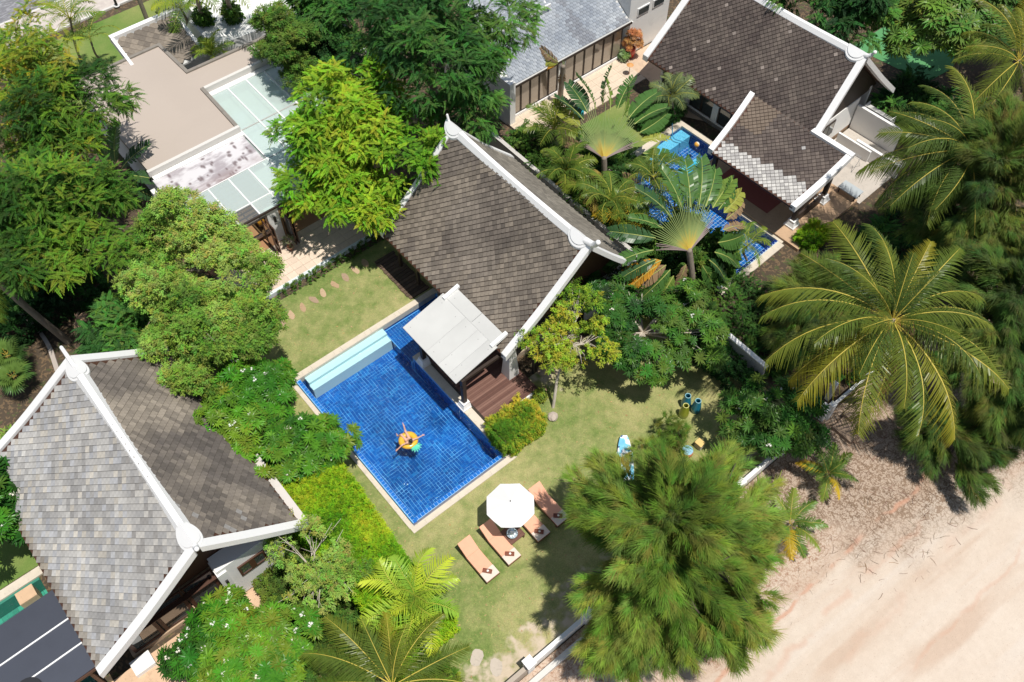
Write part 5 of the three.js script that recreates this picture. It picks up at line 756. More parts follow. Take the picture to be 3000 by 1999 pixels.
tree({ seed: 19, name: 'frangipani', label: 'white flowering frangipani at the bottom left before the brown framed doors', base: spot(730, 2010, 0), lobes: [[spot(640, 1900, 2.8), [1.4, 1.0, 1.5]], [spot(800, 1890, 2.7), [1.6, 1.0, 1.4]], [spot(720, 1970, 2.8), [2.0, 1.0, 1.3]], [spot(670, 1800, 2.2), [0.7, 0.6, 0.6]]], clumps: 60, clumpR: [0.45, 0.75], sprays: 1300, size: [0.3, 0.45], spray: 'rosette', rosette: true, leaf: 'glossy', palette: PAL.frangi, kBias: 0.1, flowers: 0.1, trunk: 0.14, low: -0.1 });
tree({ seed: 20, name: 'frangipani', label: 'wide dark frangipani between the brown villa and the three vases', base: spot(1930, 1060, 0), lobes: [[spot(1830, 920, 3.0), [1.5, 1.1, 1.4]], [spot(1980, 920, 3.2), [1.9, 1.2, 1.5]], [spot(1900, 1020, 2.7), [2.3, 1.1, 1.2]], [spot(2060, 990, 2.8), [1.1, 1.0, 1.1]]], clumps: 70, clumpR: [0.38, 0.62], sprays: 1050, size: [0.28, 0.42], spray: 'rosette', rosette: true, leaf: 'glossy', palette: PAL.frangiDark, kBias: 0.1, flowers: 0.04, trunk: 0.15, low: -0.15, bark: BARK.pale, twigs: 2, limbs: 24 });
tree({ seed: 21, name: 'frangipani', label: 'dark frangipani by the beach fence at the right end of the lawn', center: spot(2265, 1220, 2.4), base: spot(2270, 1300, 0), R: [2.3, 1.15, 1.65], clumps: 40, clumpR: [0.45, 0.85], sprays: 680, size: [0.3, 0.46], spray: 'rosette', rosette: true, leaf: 'glossy', palette: PAL.frangiDark, kBias: 0.0, flowers: 0.025, trunk: 0.12, low: -0.15 });
tree({ seed: 22, name: 'frangipani', label: 'small dark frangipani in front of the white courtyard wall below the gable', center: spot(1775, 855, 2.6), base: spot(1790, 900, 0), R: [1.6, 1.2, 1.2], clumps: 20, clumpR: [0.4, 0.7], sprays: 230, size: [0.3, 0.46], spray: 'rosette', rosette: true, leaf: 'glossy', palette: PAL.frangiDark, flowers: 0.02, trunk: 0.09, low: -0.1, twigs: 1 });
tree({ seed: 23, name: 'frangipani', label: 'frangipani at the left edge beside the pale grey tiles', center: spot(8, 1500, 2.8), R: [1.5, 1.3, 2.4], clumps: 30, clumpR: [0.5, 0.8], sprays: 420, size: [0.3, 0.48], spray: 'rosette', rosette: true, leaf: 'glossy', palette: PAL.frangi, flowers: 0.05, trunk: 0.12 });
tree({ seed: 24, label: 'sparse grey twigged tree before the white wall with the brown window', base: spot(950, 1780, 0), lobes: [[spot(900, 1590, 3.4), [1.3, 1.0, 1.0]], [spot(960, 1690, 3.0), [1.5, 1.1, 1.4]], [spot(900, 1770, 2.2), [1.3, 0.9, 0.9]]], clumps: 34, clumpR: [0.35, 0.6], sprays: 1250, size: [0.28, 0.42], spray: 'small', palette: PAL.fresh, kBias: 0.08, trunk: 0.055, limbs: 18, poke: 2.1, twigs: 3, bark: BARK.pale });
tree({ seed: 25, label: 'thin airy yellow green tree on the lawn corner beside the brown villa gable', base: ac(-17.4, -17.25), lobes: [[spot(1690, 900, 4.6), [1.4, 1.2, 1.2]], [spot(1620, 1000, 4.0), [1.1, 1.0, 1.2]], [spot(1720, 1020, 3.6), [1.3, 1.0, 1.0]]], clumps: 46, clumpR: [0.3, 0.6], sprays: 1250, size: [0.26, 0.42], spray: 'small', palette: PAL.sparse, kBias: 0.12, trunk: 0.09, limbs: 26, twigs: 4, bark: BARK.pale, fork: 0.5 });
tree({ seed: 26, label: 'rounded dark green shrub tree behind the pale grey villa ridge', center: spot(395, 985, 2.6), R: [1.9, 1.6, 2.0], clumps: 40, clumpR: [0.5, 0.8], sprays: 2600, size: [0.4, 0.6], spray: 'pinnate', palette: [...PAL.deep, [0.22, 0.3, 0.02]], kBias: 0.0, trunk: 0.12 });
tree({ seed: 28, label: 'dark leafy tree at the top right behind the dark villa ridge', center: spot(2440, 10, 6.5), base: spot(2480, 130, 0), R: [4.2, 3.0, 2.6], clumps: 66, clumpR: [0.6, 1.1], sprays: 4600, size: [0.45, 0.7], spray: 'pinnate', palette: PAL.deep, kBias: 0.05, trunk: 0.2 });
tree({ seed: 29, name: 'breadfruit_tree', label: 'breadfruit tree with big lobed leaves in the top right corner', center: spot(2780, 70, 6), base: spot(2800, 210, 0), R: [3.4, 2.2, 2.6], clumps: 44, clumpR: [0.6, 1.0], sprays: 900, size: [0.45, 0.72], spray: 'rosette', rosette: true, leaf: 'glossy', palette: PAL.mid, kBias: 0.1, trunk: 0.2, low: -0.4 });
tree({ seed: 30, label: 'dark bushy tree behind the coconut crowns at the top right edge', center: spot(2985, 40, 5), R: [3.2, 2.6, 3], clumps: 40, clumpR: [0.7, 1.1], sprays: 2600, size: [0.5, 0.75], spray: 'broad', palette: PAL.deep, trunk: 0.2 });
// casuarinas
const cas = (o) => tree({ name: 'casuarina_tree', spray: 'needles', leaf: 'needle', bark: BARK.dark, twigs: 1, low: -0.55, flat: 0.85, plume: true, holes: 0.22, loose: 0.5, ...o });
cas({ seed: 41, label: 'big soft needled casuarina on the lawn edge in front of the beach', base: spot(1990, 1800, 0), lobes: [[spot(1960, 1560, 7.6), [2.1, 2.2, 2.1]], [spot(1830, 1480, 5.2), [1.7, 1.8, 1.6]], [spot(2110, 1480, 5.4), [1.8, 1.9, 1.6]], [spot(2150, 1640, 5.0), [1.3, 1.8, 1.5]], [spot(1860, 1700, 5.4), [1.7, 2.0, 1.7]], [spot(2040, 1760, 5.0), [2.0, 1.9, 1.6]], [spot(1870, 1830, 3.6), [1.5, 1.6, 1.1]], [spot(2110, 1790, 3.4), [1.3, 1.4, 0.9]]], clumps: 250, clumpR: [0.42, 0.7], sprays: 10500, size: [0.42, 0.7], palette: PAL.casuarina, kBias: 0.2, trunk: 0.24, limbs: 40 });
cas({ seed: 42, label: 'low young casuarina clump rising beside the yellow box and vases', base: spot(1985, 1330, 0), lobes: [[spot(1985, 1275, 1.0), [0.9, 0.7, 0.7]], [spot(1905, 1320, 0.9), [0.8, 0.6, 0.6]]], plume: false, holes: 0.42, clumps: 26, clumpR: [0.25, 0.42], sprays: 300, size: [0.3, 0.5], palette: PAL.casuarina, kBias: 0.3, trunk: 0.05, limbs: 10 });
cas({ seed: 43, label: 'dark casuarina mass at the right edge below the upper coconut palms', base: spot(2910, 800, 0), lobes: [[spot(2890, 560, 7.4), [2.5, 2.8, 2.2]], [spot(2925, 430, 9.2), [1.7, 2.0, 1.7]], [spot(2790, 640, 5.0), [2.0, 2.2, 1.9]], [spot(2950, 740, 5.8), [2.4, 2.4, 2.0]]], clumps: 190, clumpR: [0.45, 0.75], sprays: 7600, size: [0.45, 0.72], palette: PAL.casuarinaDark, kBias: 0.2, trunk: 0.24, limbs: 30 });
cas({ seed: 44, label: 'casuarina at the right edge behind the big coconut palm above the sand', base: spot(2940, 1150, 0), lobes: [[spot(2940, 900, 5.4), [2.4, 2.4, 2.2]], [spot(2900, 1050, 4.4), [2.2, 2.0, 1.8]], [spot(2980, 1170, 3.8), [1.8, 1.8, 1.6]]], clumps: 160, clumpR: [0.45, 0.75], sprays: 6400, size: [0.45, 0.72], palette: PAL.casuarinaDark, kBias: 0.12, trunk: 0.22, limbs: 30 });
cas({ seed: 45, label: 'small casuarina with low boughs reaching over the drifted sand', base: spot(2830, 1250, 0), lobes: [[spot(2740, 1270, 1.8), [1.3, 1.1, 1.0]], [spot(2860, 1290, 2.0), [1.4, 1.2, 1.2]], [spot(2830, 1400, 1.2), [0.6, 0.6, 0.7]]], clumps: 60, clumpR: [0.35, 0.6], sprays: 1900, size: [0.4, 0.65], palette: PAL.casuarinaDark, kBias: 0.2, trunk: 0.12, limbs: 14 });
cas({ seed: 46, label: 'casuarina thicket behind the wall and the left side of the big coconut palm', center: spot(2385, 920, 1.8), R: [2.0, 1.6, 2.2], clumps: 70, clumpR: [0.45, 0.7], sprays: 2400, size: [0.45, 0.7], palette: PAL.casuarinaDark, kBias: 0.0, trunk: 0.08, limbs: 10 });
// ---------- palms ----------
function frondGeo(o) { // arching feather leaf: along +x, rising then drooping
  const N = o.pairs, tris = [], L = o.len, at = (t) => V(L * (Math.sin(o.arc * t) / o.arc), o.rise * L * t - o.droop * L * t * t, 0), dirAt = (t) => at(Math.min(1, t + 0.02)).sub(at(t - 0.02)).normalize();
  const cols = [];
  for (let i = 0; i < N; i++) { const t = 0.16 + 0.83 * i / (N - 1), p = at(t), d = dirAt(t), env = Math.sin(Math.PI * Math.pow(0.08 + 0.88 * t, 0.8)) * 0.85 + 0.15;
    for (const s of [-1, 1]) { const l = o.leaf * env * rr(0.72, 1.16), sweep = lerp(0.35, 0.95, t) * (o.sweep ?? 1), dn = o.hang * rr(0.7, 1.35), w = o.wide * rr(0.8, 1.15), dir0 = V(0, rr(0, 0.3), s).addScaledVector(d, sweep * rr(0.8, 1.25)).normalize(), q = [], seg = 3; const side = V().crossVectors(dir0, V(0, 1, 0)).normalize();
      for (let k = 0; k <= seg; k++) { const f = k / seg, e = p.clone().addScaledVector(dir0, l * f).add(V(0, -dn * l * f * f, 0)), ww = w * (f === 0 ? 0.6 : 1 - 0.85 * f * f); q.push([e.clone().addScaledVector(side, -ww / 2), e.clone().addScaledVector(side, ww / 2)]); }
      for (let k = 0; k < seg; k++) { tris.push(q[k][0], q[k][1], q[k + 1][1], q[k][0], q[k + 1][1], q[k + 1][0]); const c0 = [k / seg, t], c1 = [(k + 1) / seg, t]; cols.push(c0, c0, c1, c0, c1, c1); } } }
  const g = fromTris(tris), col = new Float32Array(tris.length * 3); cols.forEach(([f, t], i) => { const k = clamp((o.tip ?? 0.6) * (smooth(0.45, 1, t) * 0.6 + f * f * 0.5)); const c = mixc([1, 1, 1], o.tipCol ?? [1.5, 1.2, 0.7], k); col.set(c, i * 3); });
  g.setAttribute('color', new THREE.BufferAttribute(col, 3)); g.setAttribute('uv', new THREE.BufferAttribute(new Float32Array(tris.length * 2), 2));
  const rib = tubeGeo(Array.from({ length: 12 }, (_, i) => at(i / 11)), o.rib, o.rib * 0.25, 5, false);
  return { g, rib };
}
const leafV = (c, r = 0.75, coat = 0.2) => phy(c, r, { vertexColors: true, transmission: 0.2, thickness: 0, side: THREE.DoubleSide, clearcoat: coat, clearcoatRoughness: 0.28, specularIntensity: 0.4 });
seed(77);
const COCO = [0, 1, 2].map((i) => frondGeo({ pairs: 62, len: 5.2, arc: 0.9, rise: [0.4, 0.28, 0.16][i], droop: [0.52, 0.54, 0.56][i], leaf: 1.05, hang: [0.5, 0.85, 1.15][i], wide: 0.047, rib: 0.034, tip: 0.75 }));
const YOUNG = [0, 1].map((i) => frondGeo({ pairs: 30, len: 1.75, arc: 0.9, rise: [0.5, 0.3][i], droop: [0.6, 0.55][i], leaf: 0.46, hang: 0.4, wide: 0.05, rib: 0.016, tip: 0.5 }));
const ARECA = [0, 1].map((i) => frondGeo({ pairs: 22, len: 2.5, arc: 1.1, rise: [0.7, 0.5][i], droop: [0.7, 0.7][i], leaf: 0.62, hang: 0.28, wide: 0.066, rib: 0.025, sweep: 0.9, tip: 0.5 }));
const cocoMats = [leafV([0.08, 0.13, 0.012]), leafV([0.11, 0.15, 0.014]), leafV([0.18, 0.19, 0.012]), leafV([0.05, 0.095, 0.012])], ribY = std([0.5, 0.4, 0.06], 0.6), ribB = std([0.3, 0.2, 0.08], 0.8);
const deadMat = leafV([0.3, 0.2, 0.11], 0.9, 0), yellowMat = leafV([0.45, 0.33, 0.02], 0.8, 0.2);
function palm(o) { // whorl of fronds on a leaning trunk; fr: list of [azimuth deg (0 = right, 90 = down the picture), elevation, variant, scale, material]
  seed(o.seed); const top = o.top, base = o.base, t = thing(o.name, o.label, 'palm tree', base, 0, o.group), c = top.clone().sub(base);
  const mid = c.clone().multiplyScalar(0.5).add(V(rr(-0.3, 0.3), -0.2, rr(-0.3, 0.3)));
  const tg = tubeGeo(new THREE.CatmullRomCurve3([V(0, -0.1, 0), mid, c]).getPoints(18), o.trunk ?? 0.17, (o.trunk ?? 0.17) * 0.75, 10); part(t, 'trunk', tg, BARK.palm);
  for (const [az, el, v, s, m] of o.fr) { const geo = o.set[v % o.set.length], f = part(t, 'frond', geo.g, o.mats[m % o.mats.length]); f.position.copy(c); f.rotation.set(0, -az * RAD, el * RAD, 'YZX'); f.rotateX(rr(-0.6, 0.6)); f.scale.setScalar(s); const r = part(f, 'midrib', geo.rib, o.ribMat ?? ribY); }
  if (o.nuts) for (let i = 0; i < o.nuts; i++) { const a = i * 2.2, n = new THREE.SphereGeometry(0.13, 12, 9); n.scale(1, 1.25, 1); const q = part(t, 'coconut', n, std([0.28, 0.12, 0.02], 0.5)); q.position.set(c.x + Math.cos(a) * 0.3, c.y - 0.2, c.z + Math.sin(a) * 0.3); }
  return t;
}
const ring = (n, az0, els, s0, s1, mats) => Array.from({ length: n }, (_, i) => [az0 + i * 360 / n + rr(-9, 9), els[i % els.length] + rr(-6, 6), Math.floor(rr(0, 3)), rr(s0, s1), mats[i % mats.length]]);
seed(300);
palm({ seed: 301, name: 'coconut_palm', label: 'big coconut palm with wide arching fronds in the middle right', top: spot(2615, 940, 9.5), base: spot(2560, 1180, 0), set: COCO, mats: [...cocoMats, deadMat], nuts: 6, trunk: 0.2, fr: [[176, -3, 1, 1.16, 1], [190, 2, 0, 1.18, 0], [148, -6, 1, 1.12, 2], [205, 10, 1, 1.16, 1], [222, 12, 1, 1.06, 0], [120, -8, 1, 1.09, 1], [104, -4, 2, 1.01, 2], [78, -2, 1, 1.06, 0], [62, -5, 1, 1.16, 2], [36, 0, 0, 1.16, 1], [18, 2, 1, 1.06, 0], [350, 10, 1, 0.92, 3], [334, 14, 1, 0.92, 1], [318, 22, 0, 1.01, 0], [300, 36, 0, 0.83, 2], [268, 22, 0, 1.00, 3], [244, 20, 0, 1.12, 1], [140, 38, 0, 0.65, 1], [215, 45, 0, 0.59, 1], [50, 40, 0, 0.65, 0], [280, 62, 0, 0.65, 3], [330, 58, 0, 0.59, 3], [200, 66, 0, 0.53, 3], [168, -22, 2, 1.06, 2], [160, 16, 0, 0.9, 0], [92, 8, 1, 0.85, 1], [46, 14, 0, 0.9, 3], [8, 16, 0, 0.85, 1], [230, 32, 1, 0.8, 3], [258, 48, 0, 0.75, 1], [130, 20, 1, 0.75, 3], [310, 8, 2, 0.8, 2], [172, -34, 2, 0.8, 4], [250, -30, 2, 0.7, 4], [70, -40, 2, 0.75, 4], [345, -30, 2, 0.75, 4]] });
palm({ seed: 302, name: 'coconut_palm', label: 'coconut palm leaning over the white courtyard at the right of the dark villa', top: spot(2845, 440, 8.8), base: spot(2900, 560, 0), set: COCO, mats: [cocoMats[0], cocoMats[3], cocoMats[1]], trunk: 0.17, fr: [[172, 0, 1, 1.02, 0], [192, 8, 0, 0.98, 0], [206, 14, 0, 0.96, 1], [224, 16, 1, 0.90, 0], [150, -4, 1, 1.02, 1], [134, -8, 1, 0.96, 0], [245, 24, 0, 0.90, 1], [262, 36, 0, 0.96, 2], [300, 16, 1, 0.84, 1], [340, 4, 0, 0.90, 0], [20, 1, 1, 0.90, 1], [60, -4, 1, 0.96, 0], [100, -4, 1, 0.96, 1], [182, -18, 2, 1.02, 1], [165, 24, 0, 0.90, 1], [215, 30, 0, 0.84, 0], [185, 40, 0, 0.72, 1], [235, 2, 2, 0.96, 0], [160, -16, 2, 1.02, 1], [200, -4, 2, 1.08, 0], [118, 6, 1, 0.90, 1], [320, 30, 0, 0.78, 0]] });
palm({ seed: 303, name: 'coconut_palm', label: 'upright coconut palm in the top right with one tall yellow green frond', top: spot(2985, 180, 8.4), base: spot(3000, 320, 0), set: COCO, mats: [cocoMats[1], cocoMats[0], cocoMats[2]], trunk: 0.16, fr: [...ring(15, 20, [8, 30, -4, 44, 16], 0.6, 0.95, [0, 1, 0]), [262, 62, 0, 0.8, 2], [240, 50, 0, 0.7, 0]] });
palm({ seed: 304, name: 'coconut_palm', label: 'coconut palm cut by the bottom edge left of the lawn', top: spot(1150, 2010, 4.2), base: spot(1150, 2110, 0), set: COCO, mats: [cocoMats[0], cocoMats[1], cocoMats[2]], trunk: 0.17, fr: [[200, 12, 0, 0.82, 0], [222, 20, 0, 0.82, 1], [182, 6, 1, 0.8, 0], [264, 32, 0, 0.6, 2], [305, 24, 0, 0.72, 1], [335, 14, 1, 0.7, 0], [355, 8, 1, 0.75, 1], [240, 36, 0, 0.62, 0], [285, 46, 0, 0.55, 1], [160, 0, 1, 0.8, 0], [120, 4, 1, 0.7, 0], [60, 4, 1, 0.7, 1]] });
palm({ seed: 305, name: 'coconut_palm', label: 'young coconut palm with yellow lower leaves growing on the sand by the fence', top: spot(2425, 1390, 0.9), base: spot(2425, 1420, 0), set: YOUNG, mats: [leafV([0.1, 0.19, 0.03]), leafV([0.14, 0.22, 0.03]), yellowMat], trunk: 0.12, fr: [[240, 42, 0, 0.89, 0], [285, 40, 0, 1.00, 0], [320, 30, 1, 1.00, 1], [10, 20, 1, 0.89, 0], [190, 24, 1, 0.80, 0], [110, 14, 1, 0.94, 1], [70, 20, 1, 0.89, 2], [205, 8, 2, 1.00, 2], [140, 40, 0, 0.83, 0], [40, 50, 0, 0.74, 0], [340, 55, 0, 0.74, 0]] });
palm({ seed: 306, name: 'coconut_palm', label: 'young coconut palm tucked against the beach side of the big casuarina', top: spot(2315, 1540, 1.0), base: spot(2300, 1560, 0), set: YOUNG, mats: [leafV([0.1, 0.2, 0.03]), leafV([0.16, 0.23, 0.03]), yellowMat], trunk: 0.12, fr: [[275, 40, 0, 1.12, 1], [320, 32, 0, 1.06, 0], [0, 22, 1, 1.06, 0], [40, 18, 1, 1.06, 1], [80, 14, 1, 1.00, 0], [100, 4, 2, 1.06, 2], [240, 30, 0, 1.06, 1], [140, 20, 1, 0.89, 0], [20, 50, 0, 0.83, 0]] });
// bare leaning trunk whose crown is hidden in the trees
{ const b = ac(-37.4, 0.2), t = thing('palm_tree', 'leaning bare grey trunk rising to the left edge above dark soil', 'palm tree', b); const tip = spot(-70, 770, 7).sub(b); part(t, 'trunk', tubeGeo(new THREE.CatmullRomCurve3([V(0, -0.1, 0), tip.clone().multiplyScalar(0.5).add(V(0.1, -0.3, 0.1)), tip]).getPoints(16), 0.2, 0.15, 10), BARK.palm); for (let i = 0; i < 9; i++) { const f = part(t, 'frond', COCO[i % 3].g, cocoMats[i % 2]); f.position.copy(tip); f.rotation.set(0, -(i * 40 + 100) * RAD, 0.2, 'YZX'); f.scale.setScalar(0.7); part(f, 'midrib', COCO[i % 3].rib, ribY); } }
const arecaMats = (k) => [leafV(K([0.13, 0.24, 0.025], k)), leafV(K([0.19, 0.28, 0.025], k)), leafV(K([0.26, 0.33, 0.025], k))];
const areca = (o) => palm({ name: 'areca_palm', set: ARECA, trunk: 0.07, ribMat: std([0.4, 0.38, 0.05], 0.6), ...o });
seed(310);
areca({ seed: 311, label: 'bright yellow green areca palm at the lower end of the long hedge', top: spot(1210, 1770, 2.6), base: spot(1210, 1840, 0), mats: arecaMats(1.7), fr: [...ring(12, 10, [22, 40, 12], 1.05, 1.25, [0, 1, 2, 1]), ...ring(7, 30, [58, 68], 0.85, 1.05, [1, 0, 2])] });
areca({ seed: 312, label: 'areca palm nearest the cream terrace of the shingle house', top: spot(1622, 385, 2.6), base: spot(1630, 450, 0), mats: arecaMats(0.6), fr: [...ring(9, 0, [18, 35], 0.9, 1.1, [0, 1, 0]), ...ring(5, 20, [62], 0.8, 1, [1])] });
areca({ seed: 313, label: 'areca palm against the grey boundary wall of the brown villa', top: spot(1655, 505, 2.4), base: spot(1660, 575, 0), mats: arecaMats(0.62), fr: [...ring(9, 14, [14, 32], 0.9, 1.1, [0, 0, 1]), ...ring(4, 40, [60], 0.8, 1, [0])] });
areca({ seed: 314, label: 'areca palm with browned fronds beside the trunk of the upper fan palm', top: spot(1715, 560, 1.9), base: spot(1720, 610, 0), mats: [...arecaMats(0.66).slice(0, 2), leafV([0.26, 0.2, 0.05], 0.85, 0.1)], fr: ring(10, 5, [16, 34, 8], 0.8, 1.05, [0, 1, 2]) });
areca({ seed: 315, label: 'areca palm overhanging the middle of the lattice tiled pool', top: spot(1915, 520, 2.2), base: spot(1900, 600, 0), mats: arecaMats(0.5), fr: ring(10, 12, [10, 30], 0.8, 1.0, [0, 1, 0]) });
areca({ seed: 316, label: 'areca palm with a yellow heart right of the boundary wall end', top: spot(1835, 640, 1.8), base: spot(1840, 690, 0), mats: [arecaMats(0.75)[1], yellowMat, arecaMats(0.7)[0]], fr: ring(11, 2, [12, 38, 24], 0.7, 0.95, [0, 2, 1]) });
boxHedge({ seed: 522, name: 'bush', category: 'bush', label: 'leafy growth hiding the foot of the lower traveller palm', a: [-21.4, -17.8], c: [-31, -28.2], h: 1.7, n: 2600, size: [0.3, 0.55], spray: 'broad', palette: PAL.mid, wob: 3.4, kBias: 0.0 });
boxHedge({ seed: 523, name: 'bush', category: 'bush', label: 'leafy growth hiding the foot of the upper traveller palm', a: [-29.6, -26.9], c: [-32, -29.3], h: 1.3, n: 1900, size: [0.3, 0.5], spray: 'pinnate', palette: PAL.mid, wob: 3.2, kBias: 0.05 });
boxHedge({ seed: 524, name: 'bush', category: 'bush', label: 'dark shade plants on the soil at the left edge behind the leaning trunk', a: [-44.5, -39], c: [-2.5, 3.5], h: 0.9, n: 2400, size: [0.35, 0.6], spray: 'broad', palette: PAL.deep, wob: 3, kBias: -0.15 });
boxHedge({ seed: 525, name: 'bush', category: 'bush', label: 'dark thicket behind the white courtyard walls of the dark villa', a: [-18.5, -13], c: [-52.5, -48.6], Y: Y2, h: 1.4, n: 2600, size: [0.35, 0.6], spray: 'pinnate', palette: PAL.deep, wob: 3, kBias: -0.05 });
boxHedge({ seed: 526, name: 'bush', category: 'bush', label: 'brown and green foliage between the sparse grey twigged tree and the white wall', a: [-19.0, -16.8], c: [-2.6, -0.9], h: 0.8, n: 900, size: [0.24, 0.42], spray: 'broad', palette: [[0.12, 0.08, 0.03], [0.06, 0.13, 0.02], [0.16, 0.24, 0.03]], wob: 2.2 });
areca({ seed: 322, label: 'areca palm leaning over the near long edge of the lattice tiled pool', top: spot(1975, 610, 2.6), base: spot(1955, 690, 0), mats: arecaMats(0.55), fr: [...ring(11, 12, [6, 26], 0.9, 1.1, [0, 1, 0]), ...ring(4, 40, [60], 0.8, 0.9, [1])] });
areca({ seed: 323, label: 'areca palm between the dead fronds and the near corner of the lattice pool', top: spot(1790, 590, 2.4), base: spot(1790, 660, 0), mats: arecaMats(0.6), fr: ring(11, 12, [8, 32, 20], 0.85, 1.1, [0, 1, 0]) });
areca({ seed: 324, label: 'young coconut like palm with light leaves right of the lower traveller palm', top: spot(2190, 720, 1.6), base: spot(2190, 760, 0), mats: arecaMats(0.8), fr: ring(10, 0, [14, 36], 0.6, 0.8, [0, 1]) });
boxHedge({ seed: 521, name: 'bush', category: 'bush', label: 'tangled broad leaved shrubs along the near side of the lattice tiled pool', a: [-26, -16.5], c: [-30.2, -28.4], Y: Y2, h: 1.2, n: 3000, size: [0.28, 0.5], spray: 'broad', palette: PAL.mid, wob: 3, kBias: -0.05 });
areca({ seed: 317, label: 'grey green palm under the eave of the dark villa', top: spot(1968, 285, 2.4), base: spot(1980, 345, 0), mats: [leafV([0.1, 0.15, 0.06]), leafV([0.13, 0.18, 0.07])], fr: [...ring(10, 0, [14, 30], 0.75, 0.95, [0, 1]), ...ring(4, 30, [60], 0.6, 0.8, [1])] });
areca({ seed: 318, label: 'thin roadside palm left of the small white edged roof', top: spot(205, 55, 5), base: spot(245, 200, 0), mats: arecaMats(0.8), trunk: 0.09, fr: ring(10, 0, [10, 34], 0.9, 1.1, [0, 1, 2]) });
areca({ seed: 319, label: 'roadside palm with drooping pale fronds beside the grass', top: spot(262, 110, 3.5), base: spot(300, 175, 0), mats: arecaMats(0.9), trunk: 0.08, fr: ring(9, 15, [0, 20], 0.8, 1.0, [1, 0, 2]) });
areca({ seed: 320, label: 'yellowing palm at the top by the white house corner', top: spot(530, 25, 4), base: spot(550, 90, 0), mats: arecaMats(1), trunk: 0.1, fr: ring(9, 15, [0, 24], 0.8, 1.05, [2, 1, 0]) });
areca({ seed: 321, label: 'low bushy palm in the light well behind the beige flat roof', top: spot(625, 165, 2.9), base: spot(632, 200, 0), mats: arecaMats(0.95), trunk: 0.06, fr: [...ring(11, 0, [20, 40], 0.65, 0.85, [1, 0, 1]), ...ring(5, 25, [66], 0.6, 0.7, [1])] });
{ // fan palms at the left edge
  const fan = (() => { const t = []; for (let i = 0; i < 22; i++) { const a = (i / 21 - 0.5) * 4.6; bladeAt(t, V(0.5, 0.05, 0), V(Math.cos(a), 0.1 - 0.2 * Math.abs(a) / 2.3, Math.sin(a)).normalize(), UP.clone(), 0.62 * rr(0.9, 1.1), 0.085, 0.35, 3); } const g = fromTris(t); g.setAttribute('uv', new THREE.BufferAttribute(new Float32Array(t.length * 2), 2)); const c = new Float32Array(t.length * 3).fill(1); g.setAttribute('color', new THREE.BufferAttribute(c, 3)); return { g, rib: tubeGeo([V(0, 0, 0), V(0.25, 0.05, 0), V(0.5, 0.05, 0)], 0.012, 0.01, 5, false) }; })();
  const fm = [leafV([0.07, 0.16, 0.03]), leafV([0.12, 0.21, 0.035])]; seed(330);
  for (const [px, py, h, lab] of [[22, 1045, 1.6, 'fan palm with stiff green leaves at the left edge, the upper one'], [40, 1105, 1.3, 'fan palm with stiff green leaves at the left edge, the lower one']]) palm({ seed: px, name: 'fan_palm', label: lab, top: spot(px, py, h), base: spot(px, py + 25, 0), set: [fan], mats: fm, trunk: 0.06, ribMat: ribY, fr: [...ring(9, 0, [10, 30], 0.95, 1.15, [0, 1]), ...ring(5, 30, [55], 0.85, 1, [1])] });
}
// traveller's palms: one flat fan of paddle leaves each
function paddleGeo(len, wid, torn, sd) { // blade along +x with ragged strips
  seed(sd); const t = [], n = 20; for (const s of [-1, 1]) for (let i = 0; i < n; i++) { const x0 = i / n, x1 = (i + 1) / n, w = (x) => wid * Math.pow(Math.sin(Math.PI * (0.06 + 0.9 * x)), 0.55) * 0.5, gap = rnd() < torn * 0.4 ? 0.25 : 0.0, bend = (x) => -0.3 * len * x * x, dr = rr(0.06, 0.2) + (rnd() < torn * 0.6 ? rr(0.1, 0.35) : 0), sw = 0.17 + rr(-0.015, 0.015); const p = (x, k) => V(len * (x + k * sw * 0.6), bend(x) - dr * w(x) * k * k + 0.22 * w(x) * k, s * w(x) * k); const e = x1 - gap / n; for (let k = 0; k < 2; k++) { const a = p(x0, k / 2), b = p(e, k / 2), c = p(lerp(e, x0, k ? 0.05 : 0), (k + 1) / 2), d = p(x0, (k + 1) / 2); t.push(a, b, c, a, c, d); } }
  const g = fromTris(t); g.setAttribute('uv', new THREE.BufferAttribute(new Float32Array(t.length * 2), 2)); g.setAttribute('color', new THREE.BufferAttribute(new Float32Array(t.length * 3).fill(1), 3)); return { g, rib: tubeGeo([0, 0.25, 0.5, 0.75, 1].map((x) => V(len * x, -0.3 * len * x * x + 0.01, 0)), 0.03, 0.008, 5, false) };
}
const PADDLE = [paddleGeo(2.2, 1.05, 0.2, 71), paddleGeo(2.3, 0.95, 0.6, 72), paddleGeo(2.0, 0.85, 0.95, 73)];
const padMats = { g: leafV([0.06, 0.15, 0.026], 0.7, 0.35), y: leafV([0.14, 0.23, 0.03], 0.7, 0.3), d: leafV([0.03, 0.09, 0.024], 0.7, 0.35), o: leafV([0.55, 0.27, 0.025], 0.85, 0.1), b: deadMat, l: leafV([0.3, 0.32, 0.05], 0.8, 0.3) };
